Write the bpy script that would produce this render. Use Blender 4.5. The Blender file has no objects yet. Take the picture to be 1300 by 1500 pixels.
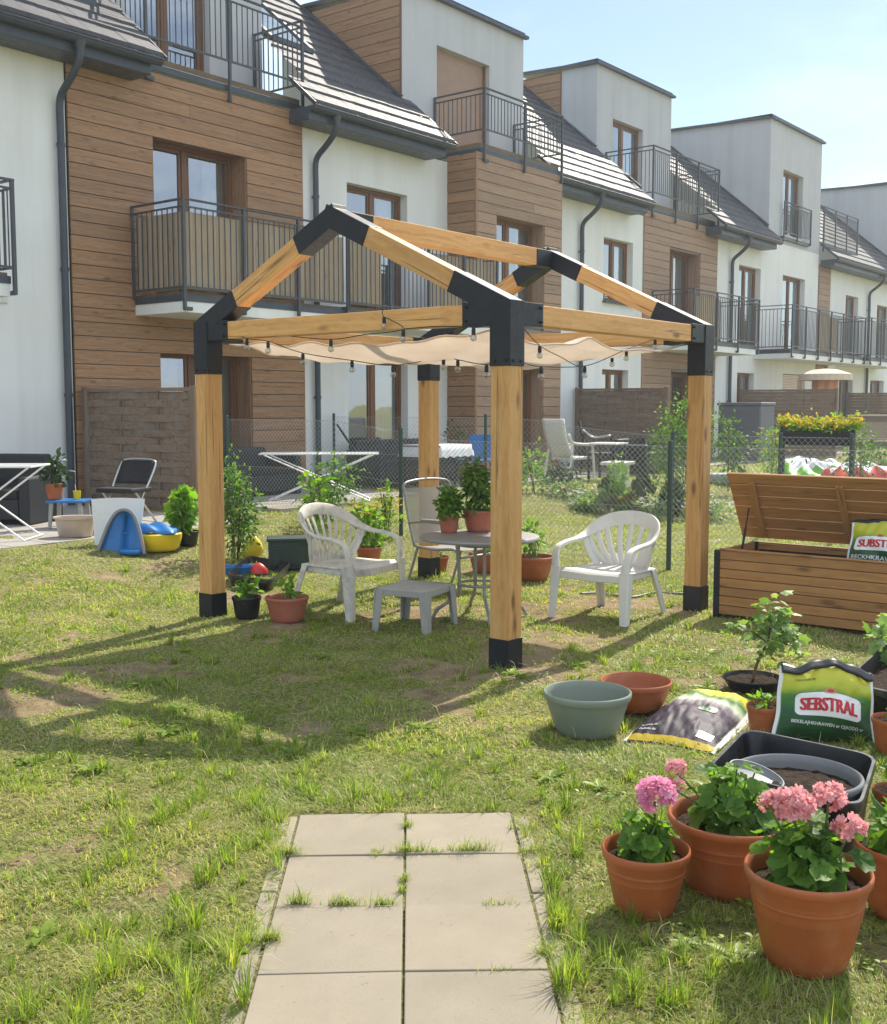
import bpy, bmesh, math, random
import numpy as np
from mathutils import Vector, Matrix

# ------------------------------------------------------------------ camera
SC = bpy.context.scene
COL = SC.collection
R = math.radians
CAM_F, CAM_YAW, CAM_PITCH, CAM_H = 1655.0, R(38.4), R(5.3), 1.6
SUN_AZ, SUN_EL = R(8.0), R(46.0)          # azimuth counted from +X towards +Y
cam = bpy.data.cameras.new('camera')
cam.sensor_fit = 'VERTICAL'; cam.sensor_height = 24.0
cam.lens = 24.0 * CAM_F / 1500.0
cam.clip_start = 0.05; cam.clip_end = 3000
camo = bpy.data.objects.new('camera', cam); COL.objects.link(camo)
camo.location = (0, 0, CAM_H)
_f = Vector((math.cos(CAM_YAW) * math.cos(CAM_PITCH), math.sin(CAM_YAW) * math.cos(CAM_PITCH), -math.sin(CAM_PITCH)))
camo.rotation_euler = _f.to_track_quat('-Z', 'Y').to_euler()
SC.camera = camo
# ------------------------------------------------------------------ world, sun, exposure
W = bpy.data.worlds.new('World'); SC.world = W; W.use_nodes = True
wn, wl = W.node_tree.nodes, W.node_tree.links
wn.clear()
wo = wn.new('ShaderNodeOutputWorld'); bg = wn.new('ShaderNodeBackground')
sky = wn.new('ShaderNodeTexSky'); sky.sky_type = 'NISHITA'; sky.sun_disc = False
sky.sun_elevation = SUN_EL; sky.sun_rotation = math.pi / 2 - SUN_AZ
sky.air_density = 1.0; sky.dust_density = 0.3; sky.ozone_density = 1.0; sky.altitude = 100
# clouds: unseen bright mass added opposite the houses as fill light, thin veils elsewhere
tc = wn.new('ShaderNodeTexCoord'); mp = wn.new('ShaderNodeMapping'); mp.inputs['Scale'].default_value = (1.0, 1.0, 2.6)
wl.new(tc.outputs['Generated'], mp.inputs['Vector'])
def wnoise(sc, d=7):
    n = wn.new('ShaderNodeTexNoise'); n.inputs['Scale'].default_value = sc; n.inputs['Detail'].default_value = d; n.inputs['Roughness'].default_value = 0.6
    wl.new(mp.outputs[0], n.inputs['Vector']); return n.outputs['Fac']
def wramp(fac, p0, p1, v0=0.0, v1=1.0):
    n = wn.new('ShaderNodeMapRange'); n.interpolation_type = 'SMOOTHSTEP'
    for k, v in zip(('From Min', 'From Max', 'To Min', 'To Max'), (p0, p1, v0, v1)): n.inputs[k].default_value = v
    wl.new(fac, n.inputs['Value']); return n.outputs[0]
def wmul(a, b):
    n = wn.new('ShaderNodeMath'); n.operation = 'MULTIPLY'; wl.new(a, n.inputs[0]); wl.new(b, n.inputs[1]); return n.outputs[0]
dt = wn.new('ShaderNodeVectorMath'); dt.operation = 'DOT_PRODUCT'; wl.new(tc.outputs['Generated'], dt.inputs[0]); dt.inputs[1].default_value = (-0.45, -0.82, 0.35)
fill_clouds = wmul(wramp(dt.outputs['Value'], 0.0, 0.45), wramp(wnoise(2.2), 0.34, 0.50))
veil = wmul(wramp(wnoise(1.7, 5), 0.36, 0.72, 0.05, 0.60), wramp(dt.outputs['Value'], 0.4, 0.0))
m1 = wn.new('ShaderNodeMixRGB'); m1.inputs[2].default_value = (10.4, 11.6, 11.2, 1); wl.new(veil, m1.inputs[0]); wl.new(sky.outputs[0], m1.inputs[1])
m2 = wn.new('ShaderNodeMixRGB'); m2.inputs[2].default_value = (7.0, 7.9, 9.2, 1); wl.new(fill_clouds, m2.inputs[0]); wl.new(m1.outputs[0], m2.inputs[1])
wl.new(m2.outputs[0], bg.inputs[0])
bg.inputs[1].default_value = 0.084
wl.new(bg.outputs[0], wo.inputs[0])
sun = bpy.data.lights.new('sun', 'SUN'); sun.energy = 4.1; sun.angle = R(0.53); sun.color = (1.0, 0.92, 0.79)
suno = bpy.data.objects.new('sun', sun); COL.objects.link(suno)
SUND = Vector((math.cos(SUN_AZ) * math.cos(SUN_EL), math.sin(SUN_AZ) * math.cos(SUN_EL), math.sin(SUN_EL)))
suno.rotation_euler = (-SUND).to_track_quat('-Z', 'Y').to_euler()
suno.location = (0, 0, 30)
SC.view_settings.view_transform = 'Standard'; SC.view_settings.look = 'None'
SC.view_settings.exposure = 0.90; SC.view_settings.gamma = 1.0
SC.cycles.max_bounces = 8; SC.cycles.transparent_max_bounces = 16
SC.cycles.diffuse_bounces = 3; SC.cycles.glossy_bounces = 3
SC.cycles.use_denoising = True

# ------------------------------------------------------------------ measuring helpers (photo pixel -> point of the place)
_F = np.array(_f); _Rr = np.array([math.sin(CAM_YAW), -math.cos(CAM_YAW), 0.0]); _U = np.cross(_Rr, _F); _O = np.array([0, 0, CAM_H])
def ray(x, y): return _F + _Rr * (x - 650) / CAM_F - _U * (y - 750) / CAM_F
def on_z(x, y, z=0.0):
    d = ray(x, y); return _O + d * ((z - CAM_H) / d[2])
def on_y(x, y, Y):
    d = ray(x, y); return _O + d * (Y / d[1])
def on_x(x, y, X):
    d = ray(x, y); return _O + d * (X / d[0])
def sstep(a, b, x):
    t = np.clip((x - a) / (b - a), 0, 1); return t * t * (3 - 2 * t)
def gz(x, y): return 0.22 * sstep(7.6, 10.0, np.asarray(y, float))
def at(x, y):                     # ground point under a pixel, with the lawn's rise
    z = 0.0
    for _ in range(12):
        p = on_z(x, y, z); z = 0.5 * z + 0.5 * float(gz(p[0], p[1]))
    return on_z(x, y, z)

# ------------------------------------------------------------------ mesh builder
rng = np.random.default_rng(7)
random.seed(7)
class MB:
    def __init__(s): s.V = []; s.G = []; s.R = []; s.F = []; s.M = []; s.n = 0
    def add(s, v, f, g=None, r=None, m=0):
        v = np.asarray(v, float).reshape(-1, 3); k = len(v)
        s.V.append(v); s.G.append(v.copy() if g is None else np.asarray(g, float).reshape(-1, 3))
        if r is None: r = rng.random()
        s.R.append(np.full(k, r) if np.isscalar(r) else np.asarray(r, float))
        if isinstance(f, np.ndarray): f = (f + s.n).tolist(); s.F += f
        else: s.F += [[i + s.n for i in q] for q in f]
        s.M += [m] * len(f); s.n += k
        return s
    BF = [(0, 3, 2, 1), (4, 5, 6, 7), (0, 1, 5, 4), (1, 2, 6, 5), (2, 3, 7, 6), (3, 0, 4, 7)]
    def box(s, x0, x1, y0, y1, z0, z1, ax=0, m=0, r=None):
        v = np.array([(x0, y0, z0), (x1, y0, z0), (x1, y1, z0), (x0, y1, z0), (x0, y0, z1), (x1, y0, z1), (x1, y1, z1), (x0, y1, z1)], float)
        g = np.roll(v, -ax, axis=1) + rng.random(3) * 7
        return s.add(v, s.BF, g, r, m)
    def beam(s, p0, p1, w, h, up=(0, 0, 1), m=0, r=None):     # oriented bar between two points
        p0 = np.array(p0, float); p1 = np.array(p1, float); d = p1 - p0; L = np.linalg.norm(d); d /= L
        u = np.array(up, float); u = u - d * (u @ d)
        if np.linalg.norm(u) < 1e-6: u = np.array([1.0, 0, 0]) - d * d[0]
        u /= np.linalg.norm(u); sd = np.cross(d, u)
        v = []; g = []
        for zz in (-h / 2, h / 2):
            for (a, b) in ((0, w / 2), (L, w / 2), (L, -w / 2), (0, -w / 2)):
                v.append(p0 + d * a + sd * (-b) * -1 * 1 + u * zz); g.append((a, b, zz))
        v = np.array(v)
        f = s.BF
        # orient outwards
        c = v.mean(0); n = np.cross(v[3] - v[0], v[2] - v[0])
        if n @ (v[0] - c) < 0: f = [q[::-1] for q in f]
        return s.add(v, f, np.array(g) + rng.random(3) * 7, r, m)
    def tube(s, pts, rad, seg=8, cap=True, m=0, r=None, closed=False):
        P = np.array(pts, float); n = len(P)
        rad = np.full(n, rad) if np.isscalar(rad) else np.array(rad, float)
        T = np.gradient(P, axis=0) if n > 2 else np.tile(P[-1] - P[0], (n, 1))
        if closed: T = np.roll(P, -1, 0) - np.roll(P, 1, 0)
        T /= np.linalg.norm(T, axis=1)[:, None] + 1e-12
        a = np.array([0, 0, 1.0]) if abs(T[0][2]) < 0.9 else np.array([1.0, 0, 0])
        v = []; g = []; l = 0
        for i in range(n):
            a = a - T[i] * (a @ T[i]); a /= np.linalg.norm(a) + 1e-12; b = np.cross(T[i], a)
            if i: l += np.linalg.norm(P[i] - P[i - 1])
            for k in range(seg):
                t = 2 * math.pi * k / seg
                v.append(P[i] + rad[i] * (a * math.cos(t) + b * math.sin(t))); g.append((l, rad[i] * math.cos(t), rad[i] * math.sin(t)))
        f = []
        for i in range(n if closed else n - 1):
            j = (i + 1) % n
            for k in range(seg):
                f.append((i * seg + k, i * seg + (k + 1) % seg, j * seg + (k + 1) % seg, j * seg + k))
        if cap and not closed: f += [tuple(range(seg))[::-1], tuple(range((n - 1) * seg, n * seg))]
        return s.add(v, f, g, r, m)
    def lathe(s, prof, seg=40, c=(0, 0, 0), sx=1, sy=1, cap0=False, cap1=False, m=0, wob=0.0):
        v = []; f = []; n = len(prof)
        for i, (rr, z) in enumerate(prof):
            for k in range(seg):
                t = 2 * math.pi * k / seg
                w = 1 + wob * math.sin(3 * t + 1)
                v.append((c[0] + rr * sx * w * math.cos(t), c[1] + rr * sy * w * math.sin(t), c[2] + z))
        for i in range(n - 1):
            for k in range(seg):
                f.append((i * seg + k, i * seg + (k + 1) % seg, (i + 1) * seg + (k + 1) % seg, (i + 1) * seg + k))
        if cap0: f.append(tuple(range(seg))[::-1])
        if cap1: f.append(tuple(range((n - 1) * seg, n * seg)))
        return s.add(v, f, None, None, m)
    def quad(s, a, b, c, d, m=0): return s.add([a, b, c, d], [(0, 1, 2, 3)], None, None, m)
    def grid(s, fn, nu, nv, m=0, gc=True):                      # fn(u,v arrays) -> xyz
        u, v = np.meshgrid(np.linspace(0, 1, nu), np.linspace(0, 1, nv), indexing='ij')
        P = np.stack(fn(u, v), -1).reshape(-1, 3)
        idx = np.arange(nu * nv).reshape(nu, nv)
        f = np.stack([idx[:-1, :-1], idx[1:, :-1], idx[1:, 1:], idx[:-1, 1:]], -1).reshape(-1, 4)
        g = np.stack([u, v, 0 * u], -1).reshape(-1, 3) if gc else None
        return s.add(P, f, g, None, m)
    def sweep(s, pts, w, t, wd, m=0):                           # flat strip: widths w along direction wd, thickness t
        P = np.array(pts, float); n = len(P)
        w = np.full(n, w) if np.isscalar(w) else np.array(w, float)
        WD = np.array(wd, float); WD = np.tile(WD, (n, 1)) if WD.ndim == 1 else WD
        T = np.gradient(P, axis=0); T /= np.linalg.norm(T, axis=1)[:, None]
        WD = WD - T * (WD * T).sum(1)[:, None]; WD /= np.linalg.norm(WD, axis=1)[:, None]
        N = np.cross(T, WD)
        v = []; K = 8
        for i in range(n):
            for (a, b) in ((-.5, -.28), (-.42, -.5), (.42, -.5), (.5, -.28), (.5, .28), (.42, .5), (-.42, .5), (-.5, .28)):
                v.append(P[i] + WD[i] * w[i] * a + N[i] * t * b)
        f = []
        for i in range(n - 1):
            for k in range(K): f.append((i * K + k, i * K + (k + 1) % K, (i + 1) * K + (k + 1) % K, (i + 1) * K + k))
        f += [tuple(range(K))[::-1], tuple(range((n - 1) * K, n * K))]
        return s.add(v, f, None, None, m)
    def xf(s, M):                                              # transform everything so far
        M = np.array(M)
        s.V = [v @ M[:3, :3].T + M[:3, 3] for v in s.V]; return s
    def build(s, name, mat, parent=None, world=False, smooth=False, bevel=0.0, auto=None, solid=0.0):
        me = bpy.data.meshes.new(name)
        V = np.concatenate(s.V) if s.V else np.zeros((0, 3))
        if world and parent is not None: V = V - woff(parent)
        me.from_pydata(V.tolist(), [], s.F)
        G = np.concatenate(s.G); Rn = np.concatenate(s.R)
        a = me.attributes.new('gc', 'FLOAT_VECTOR', 'POINT'); a.data.foreach_set('vector', G.astype(np.float32).ravel())
        a = me.attributes.new('rnd', 'FLOAT', 'POINT'); a.data.foreach_set('value', Rn.astype(np.float32))
        for mm in (mat if isinstance(mat, (list, tuple)) else [mat]): me.materials.append(mm)
        if isinstance(mat, (list, tuple)): me.polygons.foreach_set('material_index', s.M)
        if smooth: me.polygons.foreach_set('use_smooth', [True] * len(me.polygons))
        me.update()
        if smooth and auto: me.set_sharp_from_angle(angle=R(auto))
        o = bpy.data.objects.new(name, me); COL.objects.link(o)
        if parent is not None: o.parent = parent
        if solid:
            md = o.modifiers.new('solid', 'SOLIDIFY'); md.thickness = solid; md.offset = 0
        if bevel:
            md = o.modifiers.new('bevel', 'BEVEL'); md.width = bevel; md.segments = 2; md.limit_method = 'ANGLE'; md.angle_limit = R(40)
        return o
def woff(o):
    t = np.zeros(3)
    while o is not None: t = t + np.array(o.location); o = o.parent
    return t
def tag(o, label=None, cat=None, group=None, kind=None):
    if label: o['label'] = label
    if cat: o['category'] = cat
    if group: o['group'] = group
    if kind: o['kind'] = kind
    return o
def thing(name, label, cat, loc=(0, 0, 0), rotz=0.0, group=None):
    o = bpy.data.objects.new(name, None); COL.objects.link(o)
    o.empty_display_size = 0.1
    o.location = tuple(float(c) for c in loc); o.rotation_euler = (0, 0, rotz)
    return tag(o, label, cat, group)
def crom(P, n):                                                # smooth curve through points
    P = np.array(P, float); Q = np.vstack([2 * P[0] - P[1], P, 2 * P[-1] - P[-2]]); out = []
    for i in range(len(P) - 1):
        p0, p1, p2, p3 = Q[i:i + 4]
        for t in np.linspace(0, 1, n, endpoint=False):
            out.append(0.5 * (2 * p1 + (p2 - p0) * t + (2 * p0 - 5 * p1 + 4 * p2 - p3) * t * t + (3 * p1 - p0 - 3 * p2 + p3) * t ** 3))
    out.append(P[-1]); return np.array(out)
def vnoise(x, y, sc, seed=0):                                  # value noise, numpy
    x = np.asarray(x, float) / sc; y = np.asarray(y, float) / sc
    xi = np.floor(x).astype(np.int64); yi = np.floor(y).astype(np.int64); fx = x - xi; fy = y - yi
    def h(a, b):
        n = (a * 374761393 + b * 668265263 + seed * 974634777) & 0x7fffffff
        n = ((n ^ (n >> 13)) * 1274126177) & 0x7fffffff
        return ((n ^ (n >> 16)) & 0xffff) / 65535.0
    sx = fx * fx * (3 - 2 * fx); sy = fy * fy * (3 - 2 * fy)
    return (h(xi, yi) * (1 - sx) + h(xi + 1, yi) * sx) * (1 - sy) + (h(xi, yi + 1) * (1 - sx) + h(xi + 1, yi + 1) * sx) * sy

# ------------------------------------------------------------------ materials
class NT:
    def __init__(s, name):
        s.m = bpy.data.materials.new(name); s.m.use_nodes = True
        s.n = s.m.node_tree.nodes; s.l = s.m.node_tree.links
        s.b = s.n['Principled BSDF']; s.o = s.n['Material Output']
    def add(s, t, **k):
        n = s.n.new(t)
        for a, b in k.items():
            if a in n.inputs: n.inputs[a].default_value = b
            else: setattr(n, a, b)
        return n
    def link(s, a, b): s.l.new(a, b)
    def noise(s, vec, scale, detail=4, rough=0.55, dist=0.0):
        n = s.add('ShaderNodeTexNoise'); n.inputs['Scale'].default_value = scale; n.inputs['Detail'].default_value = detail
        n.inputs['Roughness'].default_value = rough; n.inputs['Distortion'].default_value = dist
        if vec is not None: s.link(vec, n.inputs['Vector'])
        return n.outputs['Fac']
    def attr(s, nm, out='Vector'):
        n = s.add('ShaderNodeAttribute'); n.attribute_name = nm; return n.outputs[out]
    def mapping(s, vec, sc=(1, 1, 1), loc=(0, 0, 0)):
        n = s.add('ShaderNodeMapping'); n.inputs['Scale'].default_value = sc; n.inputs['Location'].default_value = loc
        s.link(vec, n.inputs['Vector']); return n.outputs[0]
    def ramp(s, fac, stops):
        n = s.add('ShaderNodeValToRGB'); e = n.color_ramp.elements
        while len(e) < len(stops): e.new(0.5)
        for k, (p, c) in enumerate(stops): e[k].position = p; e[k].color = tuple(c) + (1,) if len(c) == 3 else c
        s.link(fac, n.inputs[0]); return n.outputs[0]
    def mix(s, fac, a, b, mode='MIX'):
        n = s.add('ShaderNodeMixRGB'); n.blend_type = mode
        for sock, v in ((n.inputs[0], fac), (n.inputs[1], a), (n.inputs[2], b)):
            if isinstance(v, (int, float)): sock.default_value = v
            elif isinstance(v, (tuple, list)): sock.default_value = tuple(v) + (1,) if len(v) == 3 else v
            else: s.link(v, sock)
        return n.outputs[0]
    def math(s, op, a, b=0.0):
        n = s.add('ShaderNodeMath'); n.operation = op
        for sock, v in ((n.inputs[0], a), (n.inputs[1], b)):
            if isinstance(v, (int, float)): sock.default_value = v
            else: s.link(v, sock)
        return n.outputs[0]
    def bump(s, h, strength=0.3, dist=0.01):
        n = s.add('ShaderNodeBump'); n.inputs['Strength'].default_value = strength; n.inputs['Distance'].default_value = dist
        s.link(h, n.inputs['Height']); s.link(n.outputs[0], s.b.inputs['Normal']); return n
    def col(s, c):
        if isinstance(c, (tuple, list)): s.b.inputs['Base Color'].default_value = tuple(c) + (1,)
        else: s.link(c, s.b.inputs['Base Color'])
    def set(s, **k):
        for a, b in k.items(): s.b.inputs[a.replace('_', ' ')].default_value = b
        return s.m
def obj_vec(t): return t.add('ShaderNodeTexCoord').outputs['Object']
def plain(name, c, rough=0.5, metal=0.0, var=0.12, scale=6.0, bump=0.08, bscale=90.0, bd=0.003, spec=0.5, dirt=None, dirt_amt=0.5, dirt_scale=5.0, streak=0.0, speck=0.0):
    t = NT(name); v = obj_vec(t)
    n1 = t.noise(v, scale, 5, 0.6)
    c = np.array(c); lo = tuple(np.clip(c * (1 - var), 0, 1)); hi = tuple(np.clip(c * (1 + var), 0, 1))
    base = t.ramp(n1, [(0.3, lo), (0.7, hi)])
    if dirt is not None:
        n2 = t.noise(v, dirt_scale, 8, 0.7, 0.4)
        fac = t.ramp(n2, [(0.48, (0, 0, 0)), (0.72, (dirt_amt,) * 3)])
        base = t.mix(fac, base, dirt)
    if streak:
        sf = t.ramp(t.noise(t.mapping(v, (2.6, 2.6, 0.16)), 1.0, 6, 0.65), [(0.45, (0, 0, 0)), (0.75, (streak,) * 3)])
        base = t.mix(sf, base, tuple(c * np.array((0.66, 0.66, 0.62))))
        base = t.mix(t.ramp(t.noise(v, 0.35, 4, 0.6), [(0.4, (0, 0, 0)), (0.7, (streak * .6,) * 3)]), base, tuple(c * np.array((0.82, 0.83, 0.80))))
    if speck:
        base = t.mix(t.ramp(t.noise(v, 240, 2), [(0.60, (0, 0, 0)), (0.70, (speck,) * 3)]), base, tuple(c * 0.5))
        base = t.mix(t.ramp(t.noise(v, 38, 2), [(0.70, (0, 0, 0)), (0.76, (speck,) * 3)]), base, tuple(c * 0.4))
        base = t.mix(1.0, base, t.ramp(t.attr('rnd', 'Fac'), [(0.0, (.90, .90, .90)), (1.0, (1.05, 1.04, 1.02))]), 'MULTIPLY')
        base = t.mix(t.ramp(t.noise(v, 1.7, 6, .7), [(0.35, (0.22,) * 3), (0.65, (0, 0, 0))]), base, tuple(c * np.array((.74, .72, .66))))
    t.col(base)
    rr = t.ramp(t.noise(v, scale * 3, 4), [(0.3, (max(rough - 0.08, 0.02),) * 3), (0.7, (min(rough + 0.1, 1),) * 3)])
    t.link(rr, t.b.inputs['Roughness'])
    if bump: t.bump(t.noise(v, bscale, 3), bump, bd)
    t.set(Metallic=metal)
    t.b.inputs['Specular IOR Level'].default_value = spec
    return t.m
def wood(name, light, dark, knot=(0.16, 0.07, 0.025), rough=0.55, knots=1.0, grey=None):
    t = NT(name); g = t.attr('gc'); rn = t.attr('rnd', 'Fac')
    off = t.add('ShaderNodeVectorMath'); off.operation = 'ADD'
    cx = t.add('ShaderNodeCombineXYZ'); t.link(t.math('MULTIPLY', rn, 13.0), cx.inputs[0]); t.link(t.math('MULTIPLY', rn, 5.0), cx.inputs[1])
    t.link(g, off.inputs[0]); t.link(cx.outputs[0], off.inputs[1]); g = off.outputs[0]
    warp = t.noise(t.mapping(g, (2.2, 5, 5)), 1.0, 3)
    gm = t.mapping(g, (0.9, 34, 34))
    gv = t.add('ShaderNodeVectorMath'); gv.operation = 'ADD'
    cw = t.add('ShaderNodeCombineXYZ'); w6 = t.math('MULTIPLY', warp, 5.0)
    t.link(w6, cw.inputs[1]); t.link(w6, cw.inputs[2]); t.link(gm, gv.inputs[0]); t.link(cw.outputs[0], gv.inputs[1])
    grain = t.noise(gv.outputs[0], 1.0, 5, 0.6)
    fine = t.noise(t.mapping(g, (3, 160, 160)), 1.0, 3)
    base = t.ramp(grain, [(0.28, dark), (0.62, light)])
    base = t.mix(t.math('MULTIPLY', fine, 0.28), base, tuple(np.array(dark) * 0.7))
    base = t.mix(1.0, base, t.ramp(rn, [(0.0, (0.82, 0.80, 0.78)), (1.0, (1.08, 1.04, 1.0))]), 'MULTIPLY')
    if grey is not None:
        base = t.mix(t.ramp(t.noise(t.mapping(g, (1.2, 9, 9)), 1.0, 4), [(0.35, (0, 0, 0)), (0.7, (0.85,) * 3)]), base, grey)
    if knots:
        vo = t.add('ShaderNodeTexVoronoi'); vo.inputs['Scale'].default_value = 1.0
        t.link(t.mapping(g, (2.6, 7.0, 7.0)), vo.inputs['Vector'])
        kf = t.ramp(vo.outputs['Distance'], [(0.10, (1, 1, 1)), (0.16, (0.40 * knots,) * 3), (0.235, (0, 0, 0))])
        base = t.mix(t.math('MULTIPLY', kf, 0.85 * knots), base, knot)
    if knots:
        ck = t.ramp(t.noise(t.mapping(g, (0.55, 26, 26)), 1.0, 2, .4), [(0.66, (0, 0, 0)), (0.685, (0.95,) * 3), (0.71, (0, 0, 0))])
        base = t.mix(ck, base, tuple(np.array(dark) * .35))
    t.col(base); t.set(Roughness=rough); t.b.inputs['Specular IOR Level'].default_value = 0.35
    t.bump(grain, 0.18, 0.002)
    return t.m
def leafmat(name, c1, c2, trans=0.45, rough=0.52):
    t = NT(name); rn = t.attr('rnd', 'Fac'); v = obj_vec(t)
    base = t.ramp(rn, [(0.0, c1), (1.0, c2)])
    base = t.mix(t.math('MULTIPLY', t.noise(v, 45, 3), 0.25), base, tuple(np.array(c1) * 0.6))
    t.col(base); t.set(Roughness=rough); t.b.inputs['Specular IOR Level'].default_value = 0.4
    tr = t.add('ShaderNodeBsdfTranslucent'); ms = t.add('ShaderNodeMixShader'); ms.inputs[0].default_value = trans
    t.link(t.mix(1.0, base, (1.25, 1.35, 0.55), 'MULTIPLY'), tr.inputs[0])
    t.link(t.b.outputs[0], ms.inputs[1]); t.link(tr.outputs[0], ms.inputs[2]); t.link(ms.outputs[0], t.o.inputs[0])
    return t.m

M = {}
M['pine'] = wood('pine_wood', (0.72, 0.43, 0.165), (0.53, 0.265, 0.08))
M['boxwood'] = wood('box_wood', (0.46, 0.245, 0.09), (0.34, 0.16, 0.052))
M['cladding'] = wood('cladding_wood', (0.40, 0.24, 0.135), (0.26, 0.145, 0.078), (0.09, 0.045, 0.02), 0.6, 0.5)
M['cladfar'] = wood('cladding_wood_pale', (0.40, 0.275, 0.185), (0.29, 0.185, 0.12), (0.14, 0.08, 0.05), 0.6, 0.4)
M['weathered'] = wood('weathered_wood', (0.27, 0.18, 0.115), (0.16, 0.105, 0.068), (0.05, 0.03, 0.02), 0.8, 0.5, (0.22, 0.195, 0.165))
M['brownframe'] = wood('window_frame_wood', (0.21, 0.095, 0.04), (0.14, 0.06, 0.025), (0.08, 0.03, 0.01), 0.4, 0.0)
M['reedscreen'] = wood('screen_wood', (0.46, 0.38, 0.285), (0.36, 0.285, 0.20), (0.15, 0.08, 0.04), 0.75, 0.4)
M['deck'] = wood('deck_wood', (0.20, 0.155, 0.10), (0.13, 0.10, 0.065), rough=0.8, knots=0.2)
M['stucco'] = plain('white_render', (0.78, 0.795, 0.79), 0.9, var=0.03, scale=1.2, bump=0.35, bscale=140, bd=0.004, spec=0.2, dirt=(0.66, 0.66, 0.62), dirt_amt=0.35, dirt_scale=0.6, streak=0.35)
M['stuccogrey'] = plain('pale_grey_render', (0.50, 0.515, 0.55), 0.9, var=0.03, scale=1.5, bump=0.3, bscale=140, bd=0.004, spec=0.2, dirt=(0.44, 0.44, 0.44), dirt_amt=0.3, dirt_scale=0.7, streak=0.4)
M['anthracite'] = plain('anthracite_metal', (0.036, 0.050, 0.070), 0.42, 0.0, 0.15, 5, 0.05, 60)
M['railmetal'] = plain('rail_metal', (0.048, 0.058, 0.07), 0.4, 0.0, 0.15, 5, 0.0)
M['blacksteel'] = plain('black_powder_steel', (0.009, 0.012, 0.018), 0.45, 0.0, 0.2, 9, 0.10, 500, 0.0015, 0.35, (0.022, 0.025, 0.03), 0.5, 7)
M['tile'] = plain('roof_tile', (0.058, 0.060, 0.070), 0.6, 0.0, 0.22, 4, 0.25, 60, 0.006, 0.35)
M['interior'] = plain('dim_room', (0.10, 0.105, 0.11), 0.9, var=0.2, bump=0)
M['curtain'] = plain('curtain_cloth', (0.55, 0.57, 0.58), 0.9, var=0.1, bump=0.1, bscale=200)
M['shutter'] = plain('brown_shutter', (0.33, 0.21, 0.14), 0.5, var=0.06, bump=0)
M['concrete'] = plain('pale_concrete', (0.295, 0.258, 0.20), 0.9, var=0.08, scale=3, bump=0.3, bscale=220, bd=0.002, spec=0.2, dirt=(0.25, 0.22, 0.17), dirt_amt=0.45, dirt_scale=4, speck=0.55)
M['paver'] = plain('grey_paver', (0.33, 0.31, 0.28), 0.9, var=0.12, scale=3, bump=0.3, bscale=150, bd=0.003, spec=0.2, dirt=(0.22, 0.2, 0.17), dirt_amt=0.5, dirt_scale=3)
M['terracotta'] = plain('terracotta_plastic', (0.36, 0.095, 0.026), 0.5, var=0.10, scale=7, bump=0.05, bscale=200, bd=0.001, dirt=(0.44, 0.22, 0.13), dirt_amt=0.5, dirt_scale=5)
M['terradull'] = plain('dull_terracotta', (0.36, 0.11, 0.06), 0.6, var=0.12, scale=7, bump=0.05, bscale=200, bd=0.001, dirt=(0.30, 0.15, 0.10), dirt_amt=0.5, dirt_scale=6)
M['sage'] = plain('sage_plastic', (0.20, 0.235, 0.185), 0.45, var=0.06, bump=0.03, dirt=(0.26, 0.27, 0.23), dirt_amt=0.35)
M['blackplastic'] = plain('black_plastic', (0.008, 0.009, 0.011), 0.34, var=0.2, bump=0.04, bscale=150, dirt=(0.06, 0.055, 0.05), dirt_amt=0.28, dirt_scale=6)
M['greyplastic'] = plain('grey_plastic', (0.20, 0.20, 0.205), 0.4, var=0.08, bump=0.03, dirt=(0.13, 0.11, 0.09), dirt_amt=0.35)
M['soil'] = plain('dark_soil', (0.030, 0.019, 0.012), 0.95, var=0.5, scale=40, bump=1.0, bscale=45, bd=0.02, spec=0.15)
M['whiteplastic'] = plain('white_plastic', (0.68, 0.67, 0.62), 0.42, var=0.04, bump=0.03, dirt=(0.42, 0.40, 0.36), dirt_amt=0.35, dirt_scale=6)
M['creamplastic'] = plain('weathered_plastic', (0.62, 0.60, 0.53), 0.5, var=0.06, bump=0.05, dirt=(0.22, 0.205, 0.21), dirt_amt=0.85, dirt_scale=9)
M['stoolplastic'] = plain('stool_plastic', (0.33, 0.325, 0.295), 0.5, var=0.06, bump=0.04, dirt=(0.24, 0.23, 0.2), dirt_amt=0.4)
M['greymetal'] = plain('grey_paint_metal', (0.27, 0.265, 0.255), 0.42, 0.2, 0.08, 6, 0.03)
M['whitemetal'] = plain('white_paint_metal', (0.72, 0.72, 0.70), 0.4, 0.0, 0.04, 6, 0.0)
M['greenmetal'] = plain('green_paint_metal', (0.022, 0.055, 0.045), 0.45, 0.0, 0.1, 6, 0.03)
M['wire'] = plain('galvanised_wire', (0.36, 0.37, 0.36), 0.35, 0.2, 0.1, 6, 0.0)
M['greenbox'] = plain('dark_green_plastic', (0.018, 0.038, 0.032), 0.5, var=0.12, bump=0.04)
M['rattan'] = plain('dark_rattan', (0.012, 0.015, 0.020), 0.55, var=0.3, scale=60, bump=0.6, bscale=70, bd=0.006)
M['blackcloth'] = plain('black_mesh_cloth', (0.007, 0.007, 0.009), 0.7, var=0.2, bump=0.1, bscale=300)
M['chrome'] = plain('light_steel', (0.5, 0.5, 0.5), 0.3, 0.9, 0.05, 6, 0.0)
M['blueplastic'] = plain('blue_plastic', (0.012, 0.15, 0.42), 0.4, var=0.15, bump=0.1, bscale=14, bd=0.02)
M['yellowplastic'] = plain('yellow_plastic', (0.72, 0.53, 0.015), 0.4, var=0.08, bump=0.05, bscale=14, bd=0.01)
M['redplastic'] = plain('red_plastic', (0.62, 0.035, 0.03), 0.35, var=0.08, bump=0.0)
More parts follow.
